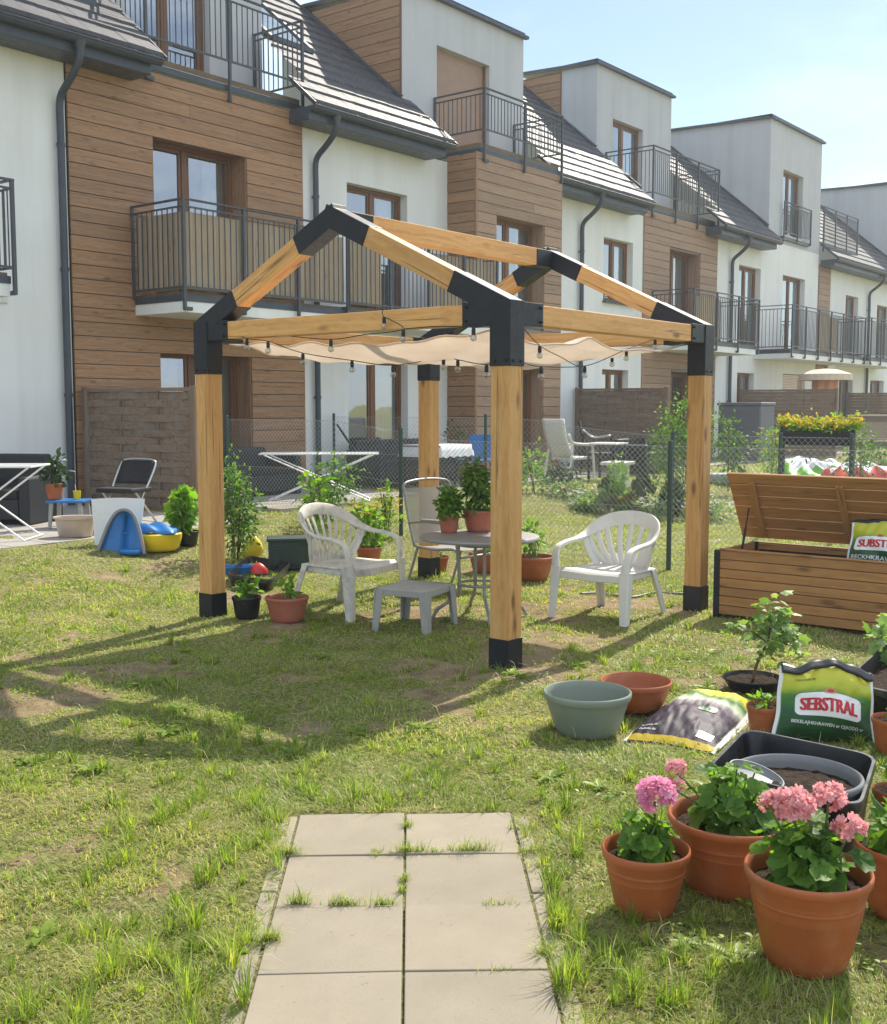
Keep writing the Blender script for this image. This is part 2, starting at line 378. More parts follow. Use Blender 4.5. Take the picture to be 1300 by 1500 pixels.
M['limeplastic'] = plain('lime_plastic', (0.16, 0.52, 0.03), 0.4, var=0.15, bump=0.1, bscale=14, bd=0.02)
M['beigeplastic'] = plain('beige_plastic', (0.46, 0.36, 0.28), 0.45, var=0.05, bump=0.02)
M['slate'] = plain('slate_plastic', (0.115, 0.125, 0.15), 0.5, var=0.06, bump=0.04)
M['canvas'] = plain('cream_canvas', (0.62, 0.52, 0.40), 0.9, var=0.06, bump=0.1, bscale=200)
M['salmon'] = plain('salmon_canvas', (0.58, 0.28, 0.17), 0.9, var=0.06, bump=0.1, bscale=200)
M['whitecloth'] = plain('white_cloth', (0.70, 0.71, 0.74), 0.9, var=0.05, bump=0.15, bscale=40, bd=0.01)
M['lilac'] = plain('lilac_plastic', (0.33, 0.27, 0.52), 0.5, var=0.1, bump=0.0)
M['bark'] = plain('brown_bark', (0.15, 0.085, 0.04), 0.85, var=0.3, scale=30, bump=0.6, bscale=60, bd=0.004)
M['rope'] = plain('black_cable', (0.015, 0.015, 0.015), 0.6, var=0.1, bump=0)
M['barkchips'] = plain('gravel', (0.30, 0.27, 0.23), 0.95, var=0.4, scale=50, bump=1.0, bscale=60, bd=0.02)
M['leafA'] = leafmat('geranium_leaf', (0.055, 0.15, 0.022), (0.24, 0.42, 0.05), 0.55)
M['leafB'] = leafmat('shrub_leaf', (0.05, 0.12, 0.028), (0.19, 0.33, 0.07), 0.5)
M['leafC'] = leafmat('bright_leaf', (0.11, 0.25, 0.028), (0.30, 0.48, 0.05), 0.5)
M['leafD'] = leafmat('dark_leaf', (0.018, 0.045, 0.02), (0.045, 0.095, 0.03), 0.25)
M['leafP'] = leafmat('pale_leaf', (0.12, 0.23, 0.05), (0.44, 0.56, 0.25), 0.45)
M['stem'] = leafmat('green_stem', (0.10, 0.17, 0.05), (0.16, 0.24, 0.07), 0.15)
M['petalP'] = leafmat('pink_petal', (0.84, 0.30, 0.33), (0.95, 0.60, 0.59), 0.35, 0.6)
M['petalM'] = leafmat('magenta_petal', (0.84, 0.25, 0.46), (0.97, 0.57, 0.70), 0.35, 0.6)
M['petalY'] = leafmat('yellow_petal', (0.62, 0.42, 0.01), (0.80, 0.62, 0.04), 0.35, 0.6)
M['petalW'] = leafmat('white_petal', (0.66, 0.62, 0.58), (0.80, 0.78, 0.74), 0.35, 0.6)
M['petalR'] = leafmat('red_petal', (0.55, 0.07, 0.04), (0.68, 0.16, 0.10), 0.35, 0.6)
for k in ('petalP', 'petalM', 'petalY', 'petalW', 'petalR'):          # petals keep their own hue when lit from behind
    for n in M[k].node_tree.nodes:
        if n.type == 'MIX_RGB' and n.blend_type == 'MULTIPLY' and n.inputs[2].default_value[2] < 0.6: n.inputs[2].default_value = (1, 1, 1, 1)
def glass_mat():
    t = NT('window_glass')
    gl = t.add('ShaderNodeBsdfGlossy'); gl.inputs['Roughness'].default_value = 0.015; gl.inputs['Color'].default_value = (0.86, 0.92, 0.98, 1)
    tr = t.add('ShaderNodeBsdfTransparent'); tr.inputs['Color'].default_value = (0.72, 0.78, 0.78, 1)
    lw = t.add('ShaderNodeLayerWeight'); lw.inputs['Blend'].default_value = 0.35
    fac = t.math('ADD', t.math('MULTIPLY', lw.outputs['Fresnel'], 0.9), 0.32)
    v = obj_vec(t); bp = t.add('ShaderNodeBump'); bp.inputs['Strength'].default_value = 0.12; bp.inputs['Distance'].default_value = 0.02
    t.link(t.noise(v, 1.3, 2), bp.inputs['Height']); t.link(bp.outputs[0], gl.inputs['Normal'])
    ms = t.add('ShaderNodeMixShader'); t.link(fac, ms.inputs[0]); t.link(tr.outputs[0], ms.inputs[1]); t.link(gl.outputs[0], ms.inputs[2])
    t.link(ms.outputs[0], t.o.inputs[0]); return t.m
M['glass'] = glass_mat()
def bulb_mat():
    t = NT('bulb_glass')
    gl = t.add('ShaderNodeBsdfGlossy'); gl.inputs['Roughness'].default_value = 0.02
    tr = t.add('ShaderNodeBsdfTransparent'); tr.inputs['Color'].default_value = (0.80, 0.82, 0.80, 1)
    lw = t.add('ShaderNodeLayerWeight'); lw.inputs['Blend'].default_value = 0.5
    ms = t.add('ShaderNodeMixShader'); t.link(t.math('ADD', t.math('MULTIPLY', lw.outputs['Facing'], 0.65), 0.12), ms.inputs[0])
    t.link(tr.outputs[0], ms.inputs[1]); t.link(gl.outputs[0], ms.inputs[2]); t.link(ms.outputs[0], t.o.inputs[0]); return t.m
M['bulb'] = bulb_mat()
def sail_mat():
    t = NT('sail_cloth'); v = obj_vec(t); n = t.noise(v, 3, 5, 0.6)
    base = t.ramp(n, [(0.3, (0.78, 0.70, 0.63)), (0.7, (0.86, 0.79, 0.73))]); t.col(base); t.set(Roughness=0.9)
    tr = t.add('ShaderNodeBsdfTranslucent'); t.link(base, tr.inputs[0]); ms = t.add('ShaderNodeMixShader'); ms.inputs[0].default_value = 0.52
    t.link(t.b.outputs[0], ms.inputs[1]); t.link(tr.outputs[0], ms.inputs[2]); t.link(ms.outputs[0], t.o.inputs[0])
    t.bump(t.noise(t.mapping(v, (3.0, 9.0, 3.0)), 1.0, 5, .6, 1.2), 0.55, 0.03); return t.m
M['sail'] = sail_mat()
def mesh_cloth(name, c, alpha):
    t = NT(name); t.col(c); t.set(Roughness=0.8)
    tr = t.add('ShaderNodeBsdfTransparent'); ms = t.add('ShaderNodeMixShader'); ms.inputs[0].default_value = alpha
    t.link(tr.outputs[0], ms.inputs[1]); t.link(t.b.outputs[0], ms.inputs[2]); t.link(ms.outputs[0], t.o.inputs[0]); return t.m
M['textilene'] = mesh_cloth('grey_textilene', (0.30, 0.29, 0.265), 0.8)
def grass_mat():
    t = NT('grass_blade'); rn = t.attr('rnd', 'Fac'); g = t.attr('gc')
    sp = t.add('ShaderNodeSeparateXYZ'); t.link(g, sp.inputs[0])
    green = t.ramp(rn, [(0.0, (0.11, 0.205, 0.030)), (0.35, (0.30, 0.40, 0.058)), (0.72, (0.58, 0.62, 0.13)), (0.80, (0.55, 0.46, 0.20)), (1.0, (0.70, 0.60, 0.36))])
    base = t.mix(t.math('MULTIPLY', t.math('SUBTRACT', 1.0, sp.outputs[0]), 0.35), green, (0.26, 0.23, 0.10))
    t.col(base); t.set(Roughness=0.45); t.b.inputs['Specular IOR Level'].default_value = 0.35
    tr = t.add('ShaderNodeBsdfTranslucent'); ms = t.add('ShaderNodeMixShader'); ms.inputs[0].default_value = 0.52
    t.link(t.mix(1.0, base, (1.15, 1.32, 0.5), 'MULTIPLY'), tr.inputs[0])
    t.link(t.b.outputs[0], ms.inputs[1]); t.link(tr.outputs[0], ms.inputs[2]); t.link(ms.outputs[0], t.o.inputs[0]); return t.m
M['grass'] = grass_mat()
def lawn_mat():
    t = NT('lawn_soil'); v = obj_vec(t); bare = t.attr('rnd', 'Fac')
    soil = t.ramp(t.noise(v, 5, 8, 0.7), [(0.28, (0.15, 0.105, 0.06)), (0.45, (0.33, 0.245, 0.145)), (0.6, (0.42, 0.32, 0.195)), (0.75, (0.56, 0.45, 0.30))])
    thatch = t.ramp(t.noise(t.mapping(v, (60, 25, 25)), 1.0, 5, 0.7), [(0.32, (0.055, 0.065, 0.02)), (0.48, (0.26, 0.25, 0.10)), (0.62, (0.46, 0.41, 0.21)), (0.78, (0.66, 0.58, 0.36))])
    f = t.math('ADD', bare, t.math('MULTIPLY', t.math('SUBTRACT', t.noise(v, 11, 8, 0.75), 0.5), 1.9))
    base = t.mix(t.ramp(f, [(0.38, (0, 0, 0)), (0.62, (1, 1, 1))]), thatch, soil)
    t.col(base); t.set(Roughness=0.95); t.b.inputs['Specular IOR Level'].default_value = 0.1
    t.bump(t.noise(v, 42, 8, 0.8), 1.0, 0.035); return t.m
M['lawn'] = lawn_mat()

# ================================================================== SETTING
def clearing(x, y):                                            # 0 grass .. 1 bare soil
    n = 0.36 * vnoise(x, y, 0.8, 3) + 0.36 * vnoise(x, y, 0.30, 4) + 0.28 * vnoise(x, y, 0.10, 5)
    wear = 0.10 * np.exp(-(((x - 5.6) / 2.0) ** 2 + ((y - 5.0) / 1.5) ** 2)) + 0.08 * np.exp(-(((x - 7.2) / 1.4) ** 2 + ((y - 4.6) / 1.0) ** 2))
    return sstep(0.55, 0.76, n + wear - 0.17 * (x > 10.1) - 0.05 * sstep(4.2, 2.4, x))
def relief(x, y):
    return gz(x, y) + 0.022 * (vnoise(x, y, 0.7, 11) - 0.5) + 0.026 * (vnoise(x, y, 0.22, 12) - 0.5)
# path frame
P0 = on_z(594, 1193)[:2]; PA = P0 - on_z(590, 1500)[:2]; PA = PA / np.linalg.norm(PA); PB = np.array([PA[1], -PA[0]])     # along, to the right
def path_uv(x, y):
    d0 = x - P0[0]; d1 = y - P0[1]; return d0 * PA[0] + d1 * PA[1], d0 * PB[0] + d1 * PB[1]
PW = 0.415
m = MB()
xs = np.concatenate([np.linspace(-8, 1, 30), np.arange(1.05, 11.5, 0.055), np.linspace(11.6, 60, 120)])
ys = np.concatenate([np.linspace(-14, -0.6, 30), np.arange(-0.55, 11.0, 0.055), np.linspace(11.1, 60, 60)])
X, Y = np.meshgrid(xs, ys, indexing='ij')
Z = relief(X, Y)
u, v = path_uv(X, Y)
inp = (sstep(0.22, 0.06, u)) * sstep(PW + 0.22, PW + 0.06, np.abs(v))
Z = Z * (1 - inp) + (-0.006) * inp
near = sstep(14, 9, X) * sstep(14, 10.5, Y)
V = np.stack([X, Y, Z - 0.004 * (1 - near)], -1).reshape(-1, 3)
idx = np.arange(X.size).reshape(X.shape)
f = np.stack([idx[:-1, :-1], idx[1:, :-1], idx[1:, 1:], idx[:-1, 1:]], -1).reshape(-1, 4)
m.add(V, f, None, clearing(X, Y).ravel())
lawn = m.build('lawn', M['lawn'], smooth=True); tag(lawn, kind='structure')
m = MB()                                                       # the wider ground, out to the horizon
for (x0, x1, y0, y1) in ((-900, -8, -900, 900), (60, 900, -900, 900), (-8, 60, -900, -14), (-8, 60, 60, 900)):
    m.add([(x0, y0, -0.03 if y1 < 0 else 0.15), (x1, y0, -0.03 if y1 < 0 else 0.15), (x1, y1, 0.15 if y0 >= 0 else -0.03), (x0, y1, 0.15 if y0 >= 0 else -0.03)], [(0, 1, 2, 3)], None, 0.2)
tag(m.build('ground', M['lawn']), kind='structure')
# paving slabs of the path: two columns, measured rows
rows = [0.0] + [path_uv(*on_z(593, yy)[:2])[0] for yy in (1253, 1329, 1426)]
step = rows[3] - rows[2]
while rows[-1] > -3.6: rows.append(rows[-1] + step)
m = MB()
for k in range(len(rows) - 1):
    for (a, b) in ((-PW + 0.002, -0.004), (0.004, PW - 0.002)):
        dz = rng.normal(0, 0.0018); t1 = rows[k] - 0.003; t0 = rows[k + 1] + 0.003
        top = 0.006 + dz
        vv = []
        for z in (top - 0.05, top):
            for (uu, ww) in ((t0, a), (t0, b), (t1, b), (t1, a)):
                q = P0 + PA * uu + PB * ww; vv.append((q[0], q[1], z + 0.002 * rng.normal()))
        m.add(vv, [q[::-1] for q in MB.BF])
for s_ in (-1, 1):                                             # narrow edging stones
    for k in range(14):
        t1 = -k * 0.35 - 0.004 - (0.03 if s_ > 0 else 0); t0 = t1 - 0.342; a, b = sorted((s_ * (PW + 0.008), s_ * (PW + 0.062)))
        vv = []
        for z in (-0.05, 0.0 + rng.normal(0, 0.002)):
            for (uu, ww) in ((t0, a), (t0, b), (t1, b), (t1, a)):
                q = P0 + PA * uu + PB * ww; vv.append((q[0], q[1], z))
        m.add(vv, [q[::-1] for q in MB.BF])
pth = m.build('path', M['concrete'], bevel=0.004); tag(pth, kind='structure')
# patios
def patio(x0, x1, y0, y1, z, s=0.4):
    nx = int((x1 - x0) / s); ny = int((y1 - y0) / s)
    for i in range(nx):
        for j in range(ny):
            a = x0 + i * s; b = y0 + j * s
            m.box(a + .004, a + s - .004, b + .004, b + s - .004, z - 0.1, z + rng.normal(0, .0015))
m = MB(); patio(-2.0, 9.6, 10.15, 13.78, 0.235); patio(10.5, 13.8, 11.3, 13.78, 0.245)
tag(m.build('patio', M['paver'], bevel=0.004), kind='structure')
m = MB(); patio(14.5, 37, 11.6, 13.0, 0.235, 0.8)
tag(m.build('patio', M['paver']), kind='structure')

# ================================================================== HOUSES
D = 13.8
def wallq(m, x0, x1, z0, z1, Y, ops=(), rev=0.2):
    xs = sorted({x0, x1, *[min(max(o[0], x0), x1) for o in ops], *[min(max(o[1], x0), x1) for o in ops]})
    zs = sorted({z0, z1, *[min(max(o[2], z0), z1) for o in ops], *[min(max(o[3], z0), z1) for o in ops]})
    for a, b in zip(xs, xs[1:]):
        for c, d in zip(zs, zs[1:]):
            mx_, mz_ = (a + b) / 2, (c + d) / 2
            if any(o[0] < mx_ < o[1] and o[2] < mz_ < o[3] for o in ops): continue
            m.quad((a, Y, c), (b, Y, c), (b, Y, d), (a, Y, d))
    for (a, b, c, d) in ops:
        Yb = Y + rev
        m.quad((a, Y, c), (a, Y, d), (a, Yb, d), (a, Yb, c)); m.quad((b, Y, c), (b, Yb, c), (b, Yb, d), (b, Y, d))
        m.quad((a, Y, d), (b, Y, d), (b, Yb, d), (a, Yb, d)); m.quad((a, Y, c), (a, Yb, c), (b, Yb, c), (b, Y, c))
def boards(m, x0, x1, z0, z1, Y, ops=(), h=0.195, rev=0.4, th=0.03, zoff=0.0):
    z = z0 - zoff
    while z < z1:
        a, b = max(z + 0.006, z0), min(z + h - 0.006, z1); z += h
        if b - a < 0.01: continue
        segs = [(x0, x1)]
        for o in ops:
            if o[2] < (a + b) / 2 < o[3]:
                segs = [q for s0, s1 in segs for q in ((s0, min(s1, o[0])), (max(s0, o[1]), s1)) if q[1] - q[0] > 0.02]
        for s0, s1 in segs:
            if s1 - s0 > 2.2 and rng.random() < 0.4:
                c = s0 + (s1 - s0) * rng.uniform(.3, .7); parts = [(s0, c - .002), (c + .002, s1)]
            else: parts = [(s0, s1)]
            for p, q in parts: m.box(p, q, Y - th, Y, a, b, 0)
    for (a, b, c, d) in ops:                                   # wooden reveals
        m.box(a - 0.0, a + 0.02, Y, Y + rev, c, d, 2, r=.3); m.box(b - 0.02, b, Y, Y + rev, c, d, 2, r=.3)
        m.box(a + .02, b - .02, Y, Y + rev, d - 0.02, d, 0, r=.3)
def boards_side(m, X, y0, ytop, z0, z1, h=0.195, th=0.03, sgn=-1):  # boards on a face looking towards -X; ytop(z) gives the far end
    z = z0
    while z < z1 - 0.01:
        a, b = z + 0.006, min(z + h - 0.006, z1); z += h
        ya = y0; yb = ytop((a + b) / 2)
        if yb - ya > 0.03: m.box(X - th, X, ya, yb, a, b, 1)
def window(house, x0, x1, z0, z1, Y, splits=(0.5,), fr=0.065, cur=(0.0, 0.3), sill=None, tilt=False, nm='window'):
    m = MB(); d0, d1 = Y - 0.035, Y + 0.035
    m.box(x0, x0 + fr, d0, d1, z0, z1, 2); m.box(x1 - fr, x1, d0, d1, z0, z1, 2)
    m.box(x0 + fr, x1 - fr, d0, d1, z1 - fr, z1, 0); m.box(x0 + fr, x1 - fr, d0, d1, z0, z0 + fr, 0)
    edges = [x0 + fr] + [x0 + (x1 - x0) * s for s in splits] + [x1 - fr]
    for k, s in enumerate(edges[1:-1]): m.box(s - fr * .75, s + fr * .75, d0 - .004, d1, z0 + fr, z1 - fr, 2)
    w = m.build(nm, M['brownframe'], house, world=True, bevel=0.006)
    for a, b in zip(edges, edges[1:]):
        a2 = a + (fr * .75 if a != edges[0] else 0); b2 = b - (fr * .75 if b != edges[-1] else 0)
        s = MB(); t = 0.05                                     # sash and its pane
        s.box(a2 + .004, a2 + t, Y - .02, Y + .02, z0 + fr + .004, z1 - fr - .004, 2); s.box(b2 - t, b2 - .004, Y - .02, Y + .02, z0 + fr + .004, z1 - fr - .004, 2)
        s.box(a2 + t, b2 - t, Y - .02, Y + .02, z1 - fr - t, z1 - fr - .004, 0); s.box(a2 + t, b2 - t, Y - .02, Y + .02, z0 + fr + .004, z0 + fr + t, 0)
        s.build('sash', M['brownframe'], w, world=True)
        g = MB(); g.quad((a2 + t, Y, z0 + fr + t), (b2 - t, Y, z0 + fr + t), (b2 - t, Y, z1 - fr - t), (a2 + t, Y, z1 - fr - t))
        g.build('pane', M['glass'], w, world=True)
    m = MB(); e = 1.3                                          # the room behind: back, sides, floor, ceiling
    m.quad((x0, Y + e, z0), (x1, Y + e, z0), (x1, Y + e, z1), (x0, Y + e, z1))
    m.quad((x0, Y + .04, z0), (x0, Y + .04, z1), (x0, Y + e, z1), (x0, Y + e, z0)); m.quad((x1, Y + .04, z0), (x1, Y + e, z0), (x1, Y + e, z1), (x1, Y + .04, z1))
    m.quad((x0, Y + .04, z1), (x1, Y + .04, z1), (x1, Y + e, z1), (x0, Y + e, z1)); m.quad((x0, Y + .04, z0), (x0, Y + e, z0), (x1, Y + e, z0), (x1, Y + .04, z0))
    m.build('room', M['interior'], w, world=True)
    for (a, b) in ([cur] if cur and not isinstance(cur[0], tuple) else (cur or [])):
        c = MB(); xa, xb = x0 + (x1 - x0) * a, x0 + (x1 - x0) * b
        c.grid(lambda u, v: (xa + (xb - xa) * u + 0.03 * v * 0, Y + 0.14 + 0.025 * np.sin(u * (xb - xa) * 60) * (0.5 + v), z1 - fr - (z1 - z0 - 2 * fr) * v), 40, 3)
        c.build('curtain', M['curtain'], w, world=True, smooth=True)
    if sill:
        m = MB(); m.box(x0 - .04, x1 + .04, sill - .05, Y - .036, z0 - .04, z0 - .002, 0); m.build('sill', M['anthracite'], w, world=True)
    return w
def rail_mesh(m, pts, zt, zb, posts_z, sp=0.105, brackets=True, post_sp=1.15, ends=(True, True)):
    for i in range(len(pts) - 1):
        a = np.array(pts[i], float); b = np.array(pts[i + 1], float); L = np.linalg.norm(b - a); d = (b - a) / L
        A = lambda p, z: (p[0], p[1], z)
        m.beam(A(a - d * 0.02, zt), A(b + d * 0.02, zt), 0.05, 0.022)
        m.beam(A(a, zt - 0.10), A(b, zt - 0.10), 0.028, 0.022); m.beam(A(a, zb), A(b, zb), 0.028, 0.028)
        n = max(1, int(L / sp))
        for k in range(1, n):
            p = a + d * (L * k / n); m.beam(A(p, zb + .014), A(p, zt - 0.111), 0.013, 0.013, up=(d[0], d[1], 0))
        k_ = max(1, round(L / post_sp))
        for k in range(k_ + 1):
            if i > 0 and k == 0: continue
            p = a + d * (L * k / k_); lo = posts_z if (i > 0 or len(pts) == 2 or k == k_) else zb - .12
            m.beam(A(p, lo), A(p, zt - .011), 0.042, 0.042, up=(d[0], d[1], 0))
            if brackets and lo == posts_z:
                nn = np.array([-d[1], d[0]]);
                m.beam(A(p, lo + .02), A(p + nn * 0.12, lo + .02), 0.05, 0.05)
def eave(house, x0, x1, zg=6.42, yf=13.22, ywall=13.8):
    m = MB()                                                   # half round gutter
    n = 9; k = 7; prof = [(-0.075 * math.cos(math.pi * i / (k - 1)), -0.075 * math.sin(math.pi * i / (k - 1))) for i in range(k)]
    for i in range(k - 1):
        (ya, za), (yb, zb) = prof[i], prof[i + 1]
        m.quad((x0, yf + ya, zg + za), (x1, yf + ya, zg + za), (x1, yf + yb, zg + zb), (x0, yf + yb, zg + zb))
    m.tube([(x0, yf - .078, zg), (x1, yf - .078, zg)], 0.013, 6)
    for xx in (x0, x1):
        m.add([(xx, yf + a, zg + b) for a, b in prof], [tuple(range(k))])
    m.build('gutter', M['anthracite'], house, world=True, solid=0.006)
    m = MB(); m.box(x0 + .02, x1 - .1, yf + 0.078, ywall - 0.035, zg - 0.205, zg + 0.01, 0); m.build('fascia', M['anthracite'], house, world=True, bevel=0.01)
def roof(house, x0, x1, zg=6.42, yf=13.2, yr=17.5, slope=0.84, cut=None, skip=None, xb=None):
    xb = x0 if xb is None else xb; ym = 13.78; zm = zg + (ym - yf) * slope
    m = MB(); n = int((yr - yf) / 0.30); w = 0.30
    for j in range(n):
        ya = yf + j * 0.30; yb = ya + 0.34; za = zg + 0.05 + (ya - yf) * slope; zb = za + 0.34 * slope
        xa, xb = x0, x1
        if cut: xa, xb = cut(ya, x0, x1)
        if xb - xa < 0.05: continue
        nt = max(1, round((xb - xa) / w)); ww = (xb - xa) / nt
        for i in range(nt):
            a = xa + i * ww + .003; b = xa + (i + 1) * ww - .003; dz = rng.normal(0, .0025)
            if skip and skip((a + b) / 2, ya): continue
            m.add([(a, ya, za + .06 + dz), (b, ya, za + .06 + dz), (b, yb, zb + .012 + dz), (a, yb, zb + .012 + dz), (a, ya, za + dz), (b, ya, za + dz)],
                  [(0, 1, 2, 3), (4, 5, 1, 0)])
    # under-roof sheet and gable edge
    zr = zg + (yr - yf) * slope
    m.quad((x0, yf, zg), (x1, yf, zg), (x1, ym, zm), (x0, ym, zm)); m.quad((xb, ym, zm), (x1, ym, zm), (x1, yr, zr), (xb, yr, zr)); m.quad((xb, yr + .001, zr + .06), (x1, yr + .001, zr + .06), (x1, 22, zg + .6), (xb, 22, zg + .6))
    r = m.build('roof', M['tile'], house, world=True)
    for xx in (xb + .01, x1 - .01):
        m = MB(); m.add([(xx, 13.82, zg - .12), (xx, 13.82, zg + .62 * slope - .02), (xx, yr, zr - .02), (xx, yr, zg - .12)], [(0, 1, 2, 3)]); m.build('gable_cheek', M['stuccogrey'], r, world=True)
    for (xx, ya, yb) in ((x0 - .02, yf - .02, ym), (x1 + .02, yf - .02, yr)) + (((xb - .02, ym, yr),) if xb > x0 else ()):
        m = MB(); m.beam((xx, ya, zg + .05 + (ya - yf) * slope), (xx, yb, zg + .05 + (yb - yf) * slope), 0.03, 0.06); m.build('verge', M['anthracite'], r, world=True)
    return r
def pipe(house, x, ztop=6.34, zbot=0.25, yw=13.8, yf=13.22, rad=0.05):
    m = MB(); y1 = yw - 0.085
    p = crom([(x, yf, ztop), (x, yf, ztop - .14), (x, yf + .06, ztop - .26), (x, (yf + y1) / 2, ztop - .42), (x, y1 - .06, ztop - .56), (x, y1, ztop - .70), (x, y1, ztop - 1.0)], 4)
    m.tube(list(p) + [(x, y1, zbot)], rad, 12)
    m.tube([(x, yf, ztop + .03), (x, yf, ztop - .08)], [rad * 1.6, rad * 1.08], 12)
    for z in (ztop - 1.25, ztop - 2.9, ztop - 4.6): m.tube([(x, y1, z), (x, y1, z + .05)], rad * 1.18, 12); m.box(x - .015, x + .015, y1, yw, z + .01, z + .04)
    m.build('downpipe', M['anthracite'], house, world=True, smooth=True, auto=40)
def dormer(house, x0, x1, yf, ztop, zbot, ops, side_wood, wood_to=None, roofz=None, zr0=6.42, side=True, mat=None):
    mat = mat or M['stuccogrey']
    m = MB(); wallq(m, x0, x1, zbot, ztop, yf, ops, 0.2)
    yb = 17.45; slope = 0.84
    ysurf = lambda z: 13.2 + (z - zr0) / slope
    if side and not side_wood:
        m.add([(x0, yf, zbot), (x0, yf, ztop), (x0, yb, ztop + .12), (x0, yb, zbot)], [(0, 1, 2, 3)])
    m.add([(x1, yf, zbot), (x1, yb, zbot), (x1, yb, ztop + .12), (x1, yf, ztop)], [(0, 1, 2, 3)])
    m.quad((x0, yf, ztop - .01), (x1, yf, ztop - .01), (x1, yb, ztop + .11), (x0, yb, ztop + .11))
    d = m.build('dormer', mat, house, world=True)
    if side_wood:
        y0 = yf
        if wood_to is not None:
            y0 = wood_to; s = MB(); s.add([(x0, yf, zbot), (x0, yf, ztop), (x0, y0, ztop), (x0, y0, zbot)], [(0, 1, 2, 3)]); s.build('side_wall', mat, d, world=True)
        s = MB(); s.add([(x0, y0, zbot), (x0, y0, ztop), (x0, yb, ztop), (x0, yb, zbot)], [(0, 1, 2, 3)])
        s.build('side_backing', M['anthracite'], d, world=True)
        s = MB(); boards_side(s, x0, y0 + .03, lambda z: min(yb, ysurf(z) + .25), zbot, ztop - .02); s.build('side_cladding', M['cladding'], d, world=True)
        s = MB(); s.box(x0 - .034, x0, y0, y0 + .03, zbot, ztop, 2); s.build('corner_trim', M['brownframe'], d, world=True)
    s = MB(); s.beam((x0 - .07, yf - .05, ztop + .02), (x0 - .07, yb, ztop + .14), 0.10, 0.06); s.beam((x0 - .12, yf - .06, ztop + .02), (x1 + .06, yf - .06, ztop + .02), 0.10, 0.06)
    s.box(x0 - .015, x1 + .05, yf - .01, yb, ztop + .115, ztop + .135)
    s.build('parapet_cap', M['anthracite'], d, world=True)
    s = MB(); ya = max(13.3, yf + .0); s.beam((x0 - .06, ya, zr0 + .12 + (ya - 13.2) * slope), (x0 - .06, yb, zr0 + .12 + (yb - 13.2) * slope), 0.16, 0.05); s.build('flashing', M['anthracite'], d, world=True)
    return d
def balcony(house, x0, x1, yf, zs, yw=D, rail_x0=None, zt=4.45, wallend=(True, True), screen=None, th=0.24):
    m = MB(); m.box(x0, x1, yf + .06, yw - .002, zs, zs + th * .62)
    b = m.build('balcony', M['stucco'], house, world=True)
    m = MB(); m.box(x0 - .01, x1 + .01, yf + .05, yw - .035, zs + th * .62, zs + th, 0); m.build('edge_flashing', M['anthracite'], b, world=True)
    m = MB()
    n = int((yw - yf) / .12)
    for k in range(n): m.box(x0 + .02, x1 - .02, yf + .08 + k * .12, yf + .08 + k * .12 + .112, zs + th, zs + th + .04, 0)
    m.build('deck_boards', M['deck'], b, world=True)
    pts = []
    if wallend[0]: pts.append((x0 - .03, yw - .04))
    pts += [(x0 - .03, yf), (x1 + .03, yf)]
    if wallend[1]: pts.append((x1 + .03, yw - .04))
    m = MB(); rail_mesh(m, pts, zt, zs + th + .10, zs + .02); m.build('railing', M['railmetal'], b, world=True)
    for (a0, a1, side) in (screen or []):
        s = MB()
        if side == 'front':
            x = a0
            while x < a1 - .02: s.box(x, min(x + .13, a1), yf + .035, yf + .05, zs + th + .08, zt - .16, 2); x += .134
        else:
            y = a0
            while y < a1 - .02: s.box(x0 + .005, x0 + .02, y, min(y + .13, a1), zs + th + .08, zt - .16, 2); y += .134
        s.build('screen', M['reedscreen'], b, world=True)
    return b
def terrace(house, x0, x1, yf, yw, zf=6.56, zt=7.86, left=True, right=True, top_h=.14):
    m = MB(); m.box(x0, x1, yf - .03, yw, zf - top_h, zf - .04, 0); t = m.build('terrace', M['anthracite'], house, world=True, bevel=.006)
    m = MB(); m.box(x0 + .02, x1 - .02, yf + .02, yw, zf - .04, zf + .06, 0); m.build('deck_boards', M['deck'], t, world=True)
    pts = ([(x0 + .04, yw - .03)] if left else []) + [(x0 + .04, yf - .075), (x1 - .04, yf - .075)] + ([(x1 - .04, yw - .03)] if right else [])
    m = MB(); rail_mesh(m, pts, zt, zf + .30, zf - .30, post_sp=1.25); m.build('railing', M['railmetal'], t, world=True)
    return t
def FX(px, Y=D): return float(on_y(px, 400, Y)[0])

# --- the white end house at the left
h = thing('terraced_house', 'white rendered house wall at the left edge with dark gutter and tall downpipe', 'house', (4, 13.8, 0.2), group='terraced houses')
m = MB(); wallq(m, -6, 9.18, 0.1, 6.3, D); m.build('wall', M['stucco'], h, world=True)
eave(h, -6, 10.32); roof(h, -6, 10.36, yr=14.45); pipe(h, 9.02)
dormer(h, -6, 9.75, 14.1, 9.4, 6.7, [(3, 4.6, 7.2, 8.8)], False)
m = MB(); m.box(-6, 9.86, 14.02, 14.06, 7.05, 7.32); m.build('dormer_flashing', M['anthracite'], h, world=True)
bx = float(on_y(15, 300, 12.6)[0]); balcony(h, 3.5, bx, 12.6, 2.93, zt=4.3)
m = MB(); q = on_y(4, 429, D); m.box(q[0] - .12, q[0] + .06, D - .03, D - .001, q[2] - .13, q[2] + .13); m.build('vent_cover', M['whiteplastic'], h, world=True, bevel=.006)
